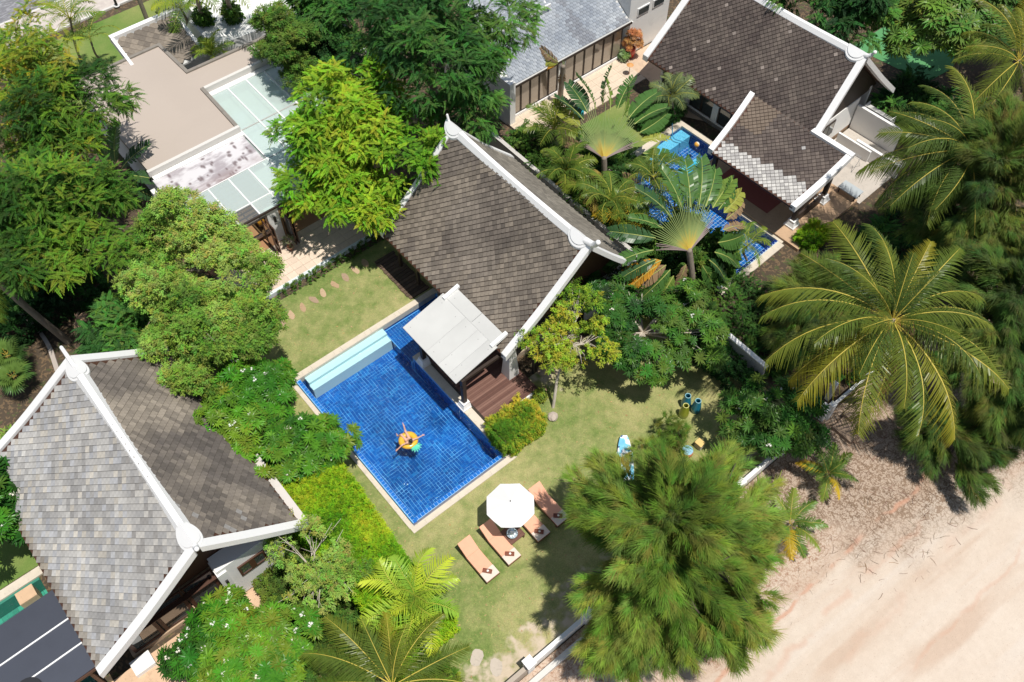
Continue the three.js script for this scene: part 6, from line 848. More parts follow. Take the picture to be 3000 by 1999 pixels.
function traveller(o) {
  seed(o.seed); const base = o.base, t = thing('travellers_palm', o.label, 'palm tree', base, 0), c = o.top.clone().sub(base);
  part(t, 'trunk', tubeGeo([V(0, -0.1, 0), c.clone().multiplyScalar(0.5), c], 0.19, 0.17, 10), BARK.palm);
  const back = o.back, f = new THREE.Group(); const U = V(o.ux, 0, o.uz).normalize(), Wv = UP.clone().multiplyScalar(Math.cos(back)).add(V(-o.uz, 0, o.ux).multiplyScalar(-Math.sin(back))).normalize();
  o.leaves.forEach(([ang, pet, v, m, sc = 1, twist = 0]) => { const a = ang * RAD, d = U.clone().multiplyScalar(Math.sin(a)).addScaledVector(Wv, Math.cos(a)), end = c.clone().addScaledVector(d, pet).add(V(0, -0.05 * pet, 0));
    const L = part(t, 'leaf', PADDLE[v].g, padMats[m]); L.position.copy(end); const x = d.clone().add(V(0, o.dip ?? -0.35, 0)).normalize(), fn = V().crossVectors(U, Wv).normalize(); let y = fn.clone().multiplyScalar(fn.y < 0 ? -1 : 1).add(V(0, 0.8, 0)); y.addScaledVector(x, -x.dot(y)).normalize(); y.applyAxisAngle(x, twist + rr(-0.6, 0.6)); const z = V().crossVectors(x, y); L.quaternion.setFromRotationMatrix(new THREE.Matrix4().makeBasis(x, y, z)); L.scale.setScalar(sc); part(L, 'midrib', PADDLE[v].rib, std([0.34, 0.38, 0.1], 0.6)); });
  // fan of overlapping stalks, orange yellow near the foot, dried purple brown ones lowest
  for (let i = 0; i < o.stalks; i++) { const k = i / (o.stalks - 1) * 2 - 1, a = k * o.spread, outer = Math.abs(k); const d = U.clone().multiplyScalar(Math.sin(a)).addScaledVector(Wv, Math.cos(a)), l = o.pet * rr(0.7, 1.05) * (1 - 0.35 * outer ** 3), side = V().crossVectors(d, V().crossVectors(U, Wv)).normalize();
    const q = (s) => { const p = c.clone().addScaledVector(d, l * s).add(V(0, -0.12 * outer * l * s * s, 0)); return p; }; const g = tubeGeo([q(0), q(0.2), q(0.4), q(0.7), q(1)], 0.05, 0.016, 5, false); { const nv = g.attributes.position.count, cc = new Float32Array(nv * 3), foot = outer > 0.86 ? [0.2, 0.15, 0.15] : mixc([0.5, 0.42, 0.05], [0.62, 0.34, 0.03], rnd()), tipc = outer > 0.86 ? [0.26, 0.2, 0.18] : [0.2, 0.27, 0.09]; for (let v = 0; v < nv; v++) cc.set(mixc(foot, tipc, smooth(0, 2.4, Math.floor(v / 6))), v * 3); g.setAttribute('color', new THREE.BufferAttribute(cc, 3)); } part(t, 'stalk', g, stalkMat); }
  return t;
}
const stalkMat = std([1, 1, 1], 0.65, { vertexColors: true });
traveller({ seed: 401, label: 'upper fan shaped traveller palm standing in the garden behind the brown villa', base: spot(1772, 560, 0), top: spot(1770, 465, 2.6), ux: 1, uz: 0.1, back: 0.75, pet: 3.1, spread: 1.05, stalks: 52, dip: -0.3, leaves: [[-40, 2.4, 1, 'l', 1.0], [-32, 2.6, 0, 'd', 1.05, 0.5], [-24, 2.9, 0, 'd', 1.05, 0.3], [-14, 3.0, 1, 'g', 1, 0.8], [-6, 3.2, 1, 'g', 1, -0.8], [2, 2.9, 2, 'y', 0.95, 1.0], [10, 3.0, 1, 'g', 1], [18, 2.6, 0, 'y', 0.85, 0.9], [26, 2.8, 0, 'g', 1.1, 0], [36, 2.7, 0, 'g', 1.05, -0.3], [48, 2.6, 0, 'g', 1, 0.2], [58, 2.4, 2, 'l', 0.9], [76, 2.3, 1, 'g', 1.1, -0.2], [90, 2.2, 1, 'g', 1.15, -0.2], [100, 2.1, 1, 'l', 1.1, -0.2], [-64, 1.5, 2, 'b', 0.8], [-84, 1.2, 2, 'b', 0.7], [120, 1.3, 2, 'b', 0.9]] });
traveller({ seed: 402, label: 'lower fan shaped traveller palm with an orange dying leaf right of the brown villa', base: spot(2036, 880, 0), top: spot(2020, 735, 4.0), ux: 0.85, uz: -0.45, back: 0.6, pet: 3.2, spread: 1.1, stalks: 46, dip: -0.25, leaves: [[-84, 1.7, 2, 'o', 1.12, -0.1], [-90, 2.0, 2, 'o', 0.99, 0.3], [-97, 1.5, 2, 'b', 0.99, 0], [-80, 2.0, 2, 'd', 1.03, -0.2], [-66, 2.2, 1, 'g', 0.99, 0.2], [-50, 2.3, 1, 'd', 0.99, 0.3], [-34, 2.2, 2, 'g', 0.90, 0.2], [-16, 2.3, 1, 'd', 0.99, 0.3], [2, 2.3, 1, 'g', 1.03, -0.2], [14, 2.4, 1, 'g', 1.08, 0], [26, 2.5, 1, 'g', 1.12, 0.1], [36, 2.5, 2, 'g', 1.12, 0], [46, 2.6, 2, 'y', 1.08, -0.1], [54, 2.7, 2, 'g', 1.08, 0.1], [62, 2.8, 2, 'l', 0.99, -0.1], [70, 2.7, 2, 'b', 0.90], [80, 2.3, 2, 'b', 0.81], [95, 1.8, 0, 'g', 1.12], [112, 1.6, 1, 'g', 1.08], [130, 1.4, 1, 'd', 1.08], [-128, 1.5, 2, 'y', 1.26, 0.2], [-112, 1.4, 2, 'g', 1.08, 0.2], [150, 1.2, 1, 'g', 0.90], [-150, 0.7, 2, 'b', 0.72]] });
traveller({ seed: 403, label: 'dull green banana plant beside the left edge of the beige flat roof', base: spot(355, 600, 0), top: spot(350, 520, 2.4), ux: 0.9, uz: 0.4, back: 0.3, pet: 0.6, spread: 0.8, stalks: 8, dip: -0.4, leaves: [[-35, 0.5, 0, 'g', 0.95, 0], [-8, 0.9, 0, 'g', 1.05, 0.2], [20, 0.7, 1, 'd', 1, 0], [55, 0.6, 1, 'd', 0.95, 0], [100, 0.4, 2, 'd', 0.95, 0], [160, 0.4, 1, 'd', 0.9], [-80, 0.4, 2, 'd', 0.8], [-140, 0.4, 1, 'd', 0.8]] });
traveller({ seed: 404, label: 'yellowing banana leaf crown drooping over the eave of the shingle house', base: spot(1640, 300, 0), top: spot(1650, 195, 3.3), ux: 1, uz: 0.5, back: 0.1, pet: 0.5, spread: 0.5, stalks: 4, dip: -0.25, leaves: [[-78, 0.4, 2, 'l', 0.85, 0.2], [-96, 0.5, 1, 'o', 0.8, 0], [-60, 0.4, 2, 'b', 0.75, 0], [180, 0.3, 2, 'b', 0.6, 0]] });
// ---------- hedges, shrubs, ground cover ----------
function boxHedge(o) { // clipped or loose hedge: sprays over a rounded box in villa axes
  const t = villaThing(o.name ?? 'hedge', o.label, o.category ?? 'hedge', (o.a[0] + o.a[1]) / 2, (o.c[0] + o.c[1]) / 2, 0, o.Y ?? Y1, o.group); seed(o.seed); const L = [], A = o.a[1] - o.a[0], C = o.c[1] - o.c[0], H = o.h;
  for (let i = 0; i < o.n; i++) { const f = rnd(), side = f > A * C / (A * C + 2 * (A + C) * H * 0.75); let x = rr(-A / 2, A / 2), z = rr(-C / 2, C / 2), y, out; const taper = o.taper ? 1 - o.taper * (x / A + 0.5) : 1; z *= taper;
    const wob = 0.5 * (noise(x * 1.1 + o.seed, z * 1.1, o.seed) - 0.5) * (o.wob ?? 1), top = H + wob + (o.slope ?? 0) * z;
    if (!side) { y = top - rnd() * 0.28; out = V(rr(-0.8, 0.8), rr(0.2, 1), rr(-0.8, 0.8)); }
    else { const e = Math.floor(rr(0, 4)); if (e === 0) { x = A / 2 + wob * 0.4; out = V(1, rr(0, 0.6), rr(-0.6, 0.6)); } else if (e === 1) { x = -A / 2 - wob * 0.4; out = V(-1, rr(0, 0.6), rr(-0.6, 0.6)); } else if (e === 2) { z = C / 2 * taper + wob * 0.5; out = V(rr(-0.6, 0.6), rr(0, 0.6), 1); } else { z = -C / 2 * taper - wob * 0.5; out = V(rr(-0.6, 0.6), rr(0, 0.6), -1); } y = rr(0.05, 1) * top; const in_ = (y / top) ** 6 * 0.25; x *= 1 - in_ * 0.3; }
    const k = noise(x * 0.7 + 4, z * 0.7 + y, o.seed + 2) * 1.1 - 0.1 + rr(-0.25, 0.25) + (o.kBias ?? 0); L.push({ m: placeSpray(V(x, y, z), out, UP.clone().add(V(rr(-0.5, 0.5), 0, rr(-0.5, 0.5))), rr(o.size[0], o.size[1])), c: tint(o.palette, k) }); }
  instances(t, 'foliage', SPRAY[o.spray ?? 'small'], LEAF.soft, L);
  const w = []; for (let i = 0; i < (o.stems ?? 8); i++) { const x = rr(-A / 2, A / 2) * 0.8, z = rr(-C / 2, C / 2) * 0.5; w.push(tubeGeo([V(x, -0.05, z), V(x + rr(-0.1, 0.1), H * 0.45, z + rr(-0.1, 0.1)), V(x + rr(-0.2, 0.2), H * 0.85, z + rr(-0.2, 0.2))], 0.03, 0.012, 5, false)); } part(t, 'stems', merge(w), BARK.dark);
  return t;
}
boxHedge({ seed: 501, label: 'long tall yellow green hedge between the pale grey villa and the lawn', a: [-21.9, -11.6], c: [-6.45, -3.3], h: 2.8, n: 17000, size: [0.2, 0.34], palette: PAL.hedge, kBias: 0.12, stems: 30, taper: 0.32, slope: 0.06 });
boxHedge({ seed: 502, name: 'bush', category: 'bush', label: 'rounded yellow and green croton bush at the end of the timber deck', a: [-18.35, -16.75], c: [-15.95, -13.75], h: 0.95, n: 3200, size: [0.17, 0.28], palette: PAL.croton, wob: 1.6, kBias: 0.12 });
boxHedge({ seed: 503, name: 'bush', category: 'bush', label: 'pale green feathery bush at the left edge beside the white gable edge', a: [-33, -30.6], c: [4.4, 6.6], h: 1.1, n: 1300, size: [0.25, 0.4], spray: 'fine', palette: PAL.fresh, wob: 1.6 });
boxHedge({ seed: 504, name: 'bush', category: 'bush', label: 'dark low bush beside the shorter side of the lattice tiled pool', a: [-28.6, -26.8], c: [-39.6, -36.6], Y: Y2, h: 0.8, n: 1000, size: [0.2, 0.34], palette: PAL.deep, wob: 2 });
boxHedge({ seed: 505, name: 'bush', category: 'bush', label: 'bright round bush at the foot of the porch pillar near the coconut fronds', a: [-15.2, -14.0], c: [-37.8, -36.2], Y: Y2, h: 0.9, n: 700, size: [0.2, 0.32], palette: PAL.hedge, wob: 1.6 });
boxHedge({ seed: 506, name: 'bush', category: 'bush', label: 'dense green shrubbery along the boundary wall below the areca palms', a: [-31, -24.2], c: [-29.4, -27.3], h: 1.0, n: 2600, size: [0.25, 0.42], spray: 'pinnate', palette: PAL.mid, wob: 2.6, kBias: -0.05 });
boxHedge({ seed: 507, name: 'bush', category: 'bush', label: 'light green shrub by the steps near the potted plant on the cream terrace', a: [-33.6, -31.8], c: [-29.6, -27.5], h: 0.8, n: 900, size: [0.22, 0.38], spray: 'broad', palette: PAL.mid, wob: 2, kBias: 0.15 });
boxHedge({ seed: 508, name: 'bush', category: 'bush', label: 'shaded undergrowth behind the white rendered wall left of the coconut palm', a: [-18.6, -11.4], c: [-30.6, -27.2], h: 1.1, n: 3000, size: [0.25, 0.42], spray: 'pinnate', palette: PAL.mid, wob: 2.6, kBias: -0.15 });
boxHedge({ seed: 509, name: 'bush', category: 'bush', label: 'dark undergrowth below the big coconut palm on the inland side', a: [-13.4, -8.8], c: [-36, -30], h: 1.0, n: 2600, size: [0.3, 0.5], spray: 'pinnate', palette: PAL.deep, wob: 2.8, kBias: -0.05 });
boxHedge({ seed: 510, name: 'bush', category: 'bush', label: 'undergrowth between the porch of the dark villa and the casuarinas', a: [-14.2, -9.5], c: [-43.5, -37], h: 1.1, n: 2600, size: [0.3, 0.5], spray: 'pinnate', palette: PAL.deep, wob: 2.8, kBias: -0.1 });
boxHedge({ seed: 511, name: 'bush', category: 'bush', label: 'mixed dark shrubs below the sparse grey twigged tree', a: [-16.6, -12.8], c: [-3.4, -0.6], h: 1.2, n: 2200, size: [0.25, 0.42], spray: 'broad', palette: PAL.mid, wob: 2.4, kBias: -0.12 });
boxHedge({ seed: 512, name: 'bush', category: 'bush', label: 'small loose shrub with yellow leaves at the bottom edge of the lawn', a: [-11.4, -9.6], c: [-4.9, -3.0], h: 0.7, n: 800, size: [0.2, 0.34], spray: 'broad', palette: PAL.sparse, wob: 2 });
boxHedge({ seed: 513, name: 'bush', category: 'bush', label: 'dark shrubs along the shaded wall behind the right frangipani', a: [-16.4, -11.8], c: [-26.4, -25.2], h: 0.7, n: 1500, size: [0.22, 0.38], spray: 'broad', palette: PAL.deep, wob: 2.2, kBias: -0.1 });
boxHedge({ seed: 514, name: 'bush', category: 'bush', label: 'low shade plants beneath the light green tree beside the terrace', a: [-35.5, -31], c: [-7.4, -2.5], h: 0.9, n: 2400, size: [0.28, 0.46], spray: 'pinnate', palette: PAL.deep, wob: 2.6, kBias: -0.1 });
// small border plants in a row along the terrace wall: separate plants
{ seed(520); const protoC = -17.4; let first = null; const words = ['nearest the brown villa', 'second from the brown villa', 'third from the brown villa', 'fourth from the brown villa', 'fifth from the brown villa', 'sixth from the brown villa', 'seventh from the brown villa', 'eighth from the brown villa', 'ninth from the brown villa', 'tenth from the brown villa', 'eleventh from the brown villa', 'twelfth from the brown villa', 'thirteenth from the brown villa', 'fourteenth from the brown villa', 'at the far left end of the row'];
  for (let i = 0; i < 15; i++) { const c = protoC + i * 0.5, lab = `small green border plant below the terrace wall, ${words[i]}`; if (!first) { first = villaThing('border_plant', lab, 'plant', -32.62, c, 0, Y1, 'border plants in a row along the terrace wall'); const L = []; for (let k = 0; k < 26; k++) { const d = sphereDir(); d.y = Math.abs(d.y); L.push({ m: placeSpray(V(d.x * 0.17, 0.06 + d.y * 0.24, d.z * 0.2), d.clone().add(V(0, 0.3, 0)), UP.clone(), rr(0.15, 0.24)), c: tint(PAL.mid, rr(0.3, 1)) }); } instances(first, 'foliage', SPRAY.broad, LEAF.soft, L); } else { const k = first.clone(); k.name = numbered('border_plant'); k.position.copy(ac(-32.62 + rr(-0.05, 0.05), c)); k.rotation.y = rr(0, 6); k.scale.setScalar(rr(0.8, 1.15)); k.userData = { ...first.userData, label: lab }; scene.add(k); } } }
// climbers on bare trunks at the top
for (const [bx, by, tx, ty, h, lab, sd] of [[618, 130, 575, -10, 6.5, 'bare palm trunk wrapped in climber below, left of two', 531], [705, 115, 655, -30, 7, 'bare palm trunk wrapped in climber below, right of two', 532]]) {
  seed(sd); const b = spot(bx, by, 0), t = thing('palm_tree', lab, 'palm tree', b), tip = spot(tx, ty, h).sub(b); part(t, 'trunk', tubeGeo([V(0, -0.1, 0), tip.clone().multiplyScalar(0.5), tip], 0.17, 0.13, 9), BARK.palm);
  const L = []; for (let i = 0; i < 620; i++) { const k = rr(0.02, 0.72), p = tip.clone().multiplyScalar(k), d = sphereDir(); p.add(V(d.x, d.y * 0.6, d.z).multiplyScalar(0.75 * (1.05 - k) * rr(0.5, 1))); L.push({ m: placeSpray(p, d.clone().add(V(0, -0.4, 0)), UP.clone(), rr(0.3, 0.5)), c: tint(PAL.mid, rr(0, 0.9)) }); } instances(t, 'climber', SPRAY.broad, LEAF.soft, L); for (let i = 0; i < 8; i++) { const f = part(t, 'frond', ARECA[i % 2].g, arecaMats(0.8)[i % 2]); f.position.copy(tip); f.rotation.set(0, -(i * 45) * RAD, 0.3, 'YZX'); f.scale.setScalar(1.3); } }
{ const b = spot(444, 92, 0), t = thing('palm_tree', 'tall slim bare trunk at the edge of the roadside grass', 'palm tree', b), tip = spot(400, -20, 3.2).sub(b); part(t, 'trunk', tubeGeo([V(0, -0.1, 0), tip.clone().multiplyScalar(0.5), tip.clone().multiplyScalar(1.6)], 0.17, 0.14, 9), BARK.palm); }
// fallen leaves and needles on lawns and beach
function scatter(name, label, n, geo, mat, fn) { const L = []; for (let i = 0; i < n; i++) { const q = fn(i); if (q) L.push(q); } const im = instances(scene, numbered(name), geo, mat, L); im.userData = { kind: 'stuff', label, category: 'litter' }; return im; }
seed(600);
const leafTri = (() => { const t = []; bladeAt(t, V(0, 0, -0.5), V(0, 0, 1), UP.clone(), 1, 0.45, 0.12, 2); const g = fromTris(t); return g; })();
scatter('fallen_leaves', 'brown fallen leaves scattered over the lawns', 900, leafTri, std([1, 1, 1], 0.9, { side: THREE.DoubleSide }), () => { const a = rr(-32, -8.6), c = rr(-26, -4); if (a < -16 && a > -28 && c < -7.4 && c > -17.4) return null; return { m: placeSpray(ac(a, c, 0.03), V(rr(-1, 1), 0.05, rr(-1, 1)), UP.clone(), rr(0.06, 0.13)), c: tint([[0.32, 0.2, 0.09], [0.5, 0.36, 0.16]], rnd()) }; });
const stick = tubeGeo([V(0, 0, -0.5), V(0.06, 0.03, 0), V(-0.03, 0.0, 0.5)], 0.02, 0.01, 4, false);
scatter('beach_drift', 'dark twigs and casuarina litter drifted on the sand', 2600, stick, std([1, 1, 1], 0.95), () => { const c = rr(-36, -7), near = c < -22; const a = -7.6 + Math.pow(rnd(), 1.7) * (near ? 8 : 5.5); if (!near && rnd() < 0.4) return null; if (noise(a * 0.9, c * 0.9, 12) < 0.42) return null; return { m: placeSpray(ac(a, c, 0.02), V(rr(-1, 1), 0.02, rr(-1, 1)), UP.clone(), rr(0.1, near ? 0.5 : 0.3)), c: tint([[0.12, 0.07, 0.045], [0.34, 0.2, 0.13]], rnd()) }; });
// ---------- things on the lawn ----------
const fabricMap = colorMap(256, 256, (u, v) => { const n = pf(u, v, 6, 15, 4), w = ((Math.floor(u * 256) + Math.floor(v * 256)) % 4) / 4, k = 0.92 + 0.1 * n + 0.03 * w; return [k, k, k]; });
const salmon = std([0.78, 0.4, 0.265], 0.9, { map: fabricMap }), towelMat = std([0.7, 0.6, 0.52], 0.95, { map: fabricMap }), teak = std([0.14, 0.06, 0.04], 0.6, { map: barkMap });
function lounger(label, c0) { // head towards the pool
  const t = villaThing('sun_lounger', label, 'sun lounger', -13.3, c0 - 0.38, 0, Y1, 'sun loungers in a row under and beside the white umbrella'), c1 = c0 - 0.75;
  const pad = (a0, h0, a1, h1, th, e = 0) => hexa([[a0, h0, c0 - e], [a1, h1, c0 - e], [a1, h1, c1 + e], [a0, h0, c1 + e]], [[a0, h0 + th, c0 - e - 0.012], [a1, h1 + th, c0 - e - 0.012], [a1, h1 + th, c1 + e + 0.012], [a0, h0 + th, c1 + e + 0.012]]);
  B(t).box(-14.35, -12.22, 0.18, 0.27, c0 - 0.04, c0).box(-14.35, -12.22, 0.18, 0.27, c1, c1 + 0.04).box(-12.28, -12.22, 0.18, 0.27, c1 + 0.04, c0 - 0.04).box(-13.75, -13.69, 0.18, 0.27, c1 + 0.04, c0 - 0.04).add(pad(-14.42, 0.66, -13.74, 0.26, 0.035, 0.02)).out('frame', teak);
  for (const [a, c] of [[-14.2, c0 - 0.02], [-14.2, c1 + 0.02], [-12.35, c0 - 0.02], [-12.35, c1 + 0.02]]) B(t).box(a - 0.035, a + 0.035, 0, 0.2, c - 0.02, c + 0.02).out('leg', teak);
  B(t).add(tubeGeo([V(-14.25, 0.2, c0 - 0.1), V(-14.18, 0.52, c0 - 0.1)], 0.015, 0.015, 5, false)).add(tubeGeo([V(-14.25, 0.2, c1 + 0.1), V(-14.18, 0.52, c1 + 0.1)], 0.015, 0.015, 5, false)).out('prop', M.metal);
  B(t).add(pad(-14.4, 0.7, -13.73, 0.3, 0.09, 0.005)).out('back_cushion', salmon); B(t).add(pad(-13.728, 0.28, -12.23, 0.28, 0.09, 0.005)).out('seat_cushion', salmon);
  B(t).add(pad(-12.72, 0.371, -12.225, 0.371, 0.012, 0.0)).out('towel', towelMat);
  return t;
}
lounger('salmon sun lounger furthest to the left, standing clear of the white umbrella', -8.7); lounger('salmon sun lounger partly shaded between the left lounger and the side table', -9.99); lounger('salmon sun lounger mostly hidden under the white umbrella with only its foot showing', -11.78); lounger('salmon sun lounger furthest to the right beyond the white umbrella', -12.99);
[[-12.62, -9.05, 0.75, 'brown tray with a white flower on the leftmost lounger'], [-12.6, -10.36, 0.9, 'brown tray with a white flower on the partly shaded lounger'], [-12.56, -12.12, 0.8, 'brown tray with a white flower on the lounger under the umbrella'], [-12.6, -13.33, 0.9, 'brown tray with a white flower on the rightmost lounger']].forEach(([a, c, r, lab]) => {
  const t = thing('tray', lab, 'tray', ac(a, c, 0.384), -Y1 + r - 0.06, 'brown trays with flowers on the loungers'); t.off = [0, 0, 0]; const br = std([0.2, 0.055, 0.025], 0.55);
  B(t).box(-0.2, 0.2, 0, 0.03, -0.085, 0.085).out('base', br); B(t).box(-0.21, 0.21, 0.0, 0.06, -0.1, -0.085).box(-0.21, 0.21, 0.0, 0.06, 0.085, 0.1).box(-0.215, -0.2, 0, 0.06, -0.085, 0.085).box(0.2, 0.215, 0, 0.06, -0.085, 0.085).out('rim', br);
  const f = []; for (let i = 0; i < 5; i++) { const w = i * 1.2566; bladeAt(f, V(0.02, 0.05, 0), V(Math.cos(w), 0.35, Math.sin(w)).normalize(), UP.clone(), 0.07, 0.05, 0.2, 2); } part(t, 'flower', fromTris(f), std([0.85, 0.83, 0.76], 0.7, { side: THREE.DoubleSide }));
});
{ // umbrella
  const p = ac(-13.82, -11.42), t = thing('umbrella', 'white octagonal garden umbrella over the sun loungers', 'umbrella', p), R = 1.17, y0 = 2.2, y1 = 2.62; const cloth = phy([0.86, 0.86, 0.86], 0.9, { transmission: 0.2, thickness: 0, side: THREE.DoubleSide });
  for (let i = 0; i < 8; i++) { const w0 = (i + 0.47) * Math.PI / 4, w1 = w0 + Math.PI / 4, P = (w, r, y) => [Math.cos(w) * r, y, Math.sin(w) * r], wm = (w0 + w1) / 2; const rings = [0.02, 0.35, 0.7, 1].map((k) => [P(w0, R * k, lerp(y1, y0, k)), P(wm, R * k * 0.93, lerp(y1, y0, k) - 0.035 * k), P(w1, R * k, lerp(y1, y0, k))]); const q = []; for (let k = 0; k < 3; k++) for (let j = 0; j < 2; j++) q.push([rings[k][j], rings[k + 1][j], rings[k + 1][j + 1], rings[k][j + 1]]); part(t, 'panel', quadGeo(q), cloth);
    part(t, 'rib', tubeGeo([V(...P(w0, 0.05, y1 - 0.05)), V(...P(w0, R * 0.99, y0 - 0.02))], 0.012, 0.01, 5, false), M.brown); }
  part(t, 'pole', tubeGeo([V(0, 0, 0), V(0, y1 + 0.02, 0)], 0.03, 0.025, 10), M.brown); const k = latheGeo([[0, 0.05], [0.025, 0.04], [0.03, 0], [0, 0]], 10); k.translate(0, y1 + 0.01, 0); part(t, 'finial', k, M.dark); part(t, 'base', latheGeo([[0, 0.1], [0.22, 0.09], [0.26, 0], [0, 0]], 20), M.dark);
}
{ const t = villaThing('side_table', 'low dark wooden table beneath the edge of the white umbrella', 'table', -13.3, -11.1, 0); for (let i = 0; i < 5; i++) B(t).box(-13.72 + i * 0.17, -13.72 + i * 0.17 + 0.16, 0.38, 0.42, -11.55, -10.7).out('slat', teak); for (const [a, c] of [[-13.65, -10.75], [-12.95, -10.75], [-13.65, -11.5], [-12.95, -11.5]]) B(t).box(a - 0.035, a + 0.035, 0, 0.38, c - 0.035, c + 0.035).out('leg', teak); }
{ const p = ac(-13.25, -11.05, 0.422), t = thing('ice_bucket', 'round silver bucket tray on the low dark table', 'bucket', p); part(t, 'dish', latheGeo([[0, 0.02], [0.2, 0.02], [0.26, 0.16], [0.275, 0.16], [0.24, 0], [0, 0]], 28), std([0.62, 0.68, 0.72], 0.25, { metalness: 0.7 })); const b = part(t, 'bottle', latheGeo([[0, 0.2], [0.02, 0.19], [0.025, 0.08], [0.045, 0.04], [0.045, -0.02], [0, -0.02]], 12), phy([0.55, 0.65, 0.62], 0.15)); b.rotation.z = 1.2; b.position.set(0.02, 0.06, 0.05); for (let i = 0; i < 6; i++) { const c = part(t, 'ice_cube', boxGeo(-0.035, 0.035, 0, 0.06, -0.035, 0.035), phy([0.8, 0.86, 0.9], 0.1)); c.position.set(Math.cos(i * 1.05) * 0.12, 0.025, Math.sin(i * 1.05) * 0.12); c.rotation.y = i; } }
for (const [a, c, col, rim, lab] of [[-13.12, -22.6, [0.012, 0.17, 0.26], [0.25, 0.5, 0.58], 'tall turquoise blue tapered vase, the left one of the two blue vases'], [-12.58, -22.78, [0.012, 0.17, 0.26], [0.25, 0.5, 0.58], 'tall turquoise blue tapered vase, the right one of the two blue vases'], [-12.78, -22.1, [0.26, 0.29, 0.022], [0.62, 0.6, 0.2], 'tall olive yellow tapered vase in front of the two blue vases']]) {
  const t = thing('vase', lab, 'vase', ac(a, c), 0, 'tall garden vases on the lawn'); t.rotation.set(0, 0, 0);
  const P = [[0, 0.01], [0.22, 0], [0.255, 0.06], [0.262, 0.25]]; for (let i = 0; i <= 9; i++) { const k = i / 9; P.push([lerp(0.262, 0.15, k ** 1.1) + (i % 2 ? 0.004 : 0), lerp(0.27, 0.92, k)]); } P.push([0.15, 0.94]); part(t, 'body', latheGeo([...P, [0.115, 0.94], [0.13, 0.6], [0.2, 0.2], [0, 0.1]], 32), phy(col, 0.35, { clearcoat: 0.5, clearcoatRoughness: 0.2 })); const r = new THREE.TorusGeometry(0.14, 0.02, 10, 32); r.rotateX(Math.PI / 2); r.translate(0, 0.945, 0); part(t, 'rim', r, std(rim, 0.4));
}
{ // paddle board leaning flat on the grass, printed in blue and white
  const t = villaThing('paddle_board', 'blue and white patterned paddle board lying on the lawn under casuarina twigs', 'paddle board', -12.6, -17.6, 0), n = 26, top = [], pos = [];
  const a0 = V(...[-13.78, 0.1, -18.82]), a1 = V(-11.35, 0.1, -16.75), d = a1.clone().sub(a0), len = d.length(); d.normalize(); const sd = V(-d.z, 0, d.x), q = []; const w = (k) => 0.4 * Math.pow(Math.sin(Math.PI * (0.03 + 0.94 * k)), 0.42), P = (k, s, y) => { const p = a0.clone().addScaledVector(d, len * k).addScaledVector(sd, s * w(k)); return [p.x, 0.1 + y + 0.12 * (1 - k) ** 3, p.z]; };
  for (let i = 0; i < n; i++) { const k0 = i / n, k1 = (i + 1) / n; q.push([P(k0, -1, 0.05), P(k1, -1, 0.05), P(k1, 1, 0.05), P(k0, 1, 0.05)], [P(k0, -1, -0.06), P(k1, -1, -0.06), P(k1, -1, 0.05), P(k0, -1, 0.05)], [P(k0, 1, 0.05), P(k1, 1, 0.05), P(k1, 1, -0.06), P(k0, 1, -0.06)]); }
  const g = quadGeo(q), uv = g.attributes.uv, ps = g.attributes.position; for (let i = 0; i < uv.count; i++) { const p = V(ps.getX(i), ps.getY(i), ps.getZ(i)).sub(a0); uv.setXY(i, p.dot(d) / len, p.dot(sd) / 0.9 + 0.5); }
  const print = colorMap(512, 256, (u, v) => { const a = fbm(u * 9, v * 3.5, 4, 31), b = noise(u * 11, v * 4.5, 8); if (b > 0.72 && a > 0.4) return [0.05, 0.1, 0.22]; if (a > 0.52) return [0.8, 0.82, 0.84]; return mixc([0.08, 0.36, 0.62], [0.25, 0.62, 0.75], a * 1.6); });
  B(t).add(g).out('deck', std([1, 1, 1], 0.35, { map: print })); B(t).box(-12.62, -12.5, 0.151, 0.2, -17.9, -17.6).out('handle', M.black);
  const pd = villaThing('paddle', 'pale paddle with long blade beside the paddle board', 'paddle', -13, -17.7, 0); B(pd).add(tubeGeo([V(-13.0, 0.06, -17.62), V(-11.5, 0.06, -16.1)], 0.016, 0.016, 6)).out('shaft', std([0.6, 0.6, 0.6], 0.5)); const bl = new THREE.SphereGeometry(0.1, 14, 8); bl.scale(2.5, 0.2, 1); bl.rotateY(-0.75); bl.translate(-13.2, 0.07, -17.85); B(pd).add(bl).out('blade', std([0.72, 0.68, 0.58], 0.5));
}
{ const t = thing('stool', 'round pale blue drum stool with terracotta sides on the lawn', 'stool', V(8.72, 0, -21.72)); part(t, 'body', latheGeo([[0, 0.02], [0.24, 0], [0.3, 0.12], [0.3, 0.26], [0.26, 0.38], [0, 0.38]], 28), std([0.5, 0.16, 0.08], 0.7)); part(t, 'top', latheGeo([[0, 0.42], [0.24, 0.42], [0.275, 0.4], [0.275, 0.381], [0, 0.381]], 28), std([0.28, 0.52, 0.68], 0.4, { map: plasterMap })); }
{ const t = thing('box_stool', 'square yellow topped box on the lawn beside the round blue stool', 'box', V(9.38, 0, -22.12), 0.75); part(t, 'body', boxGeo(-0.16, 0.16, 0, 0.4, -0.19, 0.19), std([0.5, 0.46, 0.4], 0.8, { map: plasterMap })); part(t, 'lid', boxGeo(-0.18, 0.18, 0.401, 0.45, -0.21, 0.21), std([0.72, 0.52, 0.2], 0.7, { map: stoneMap })); }
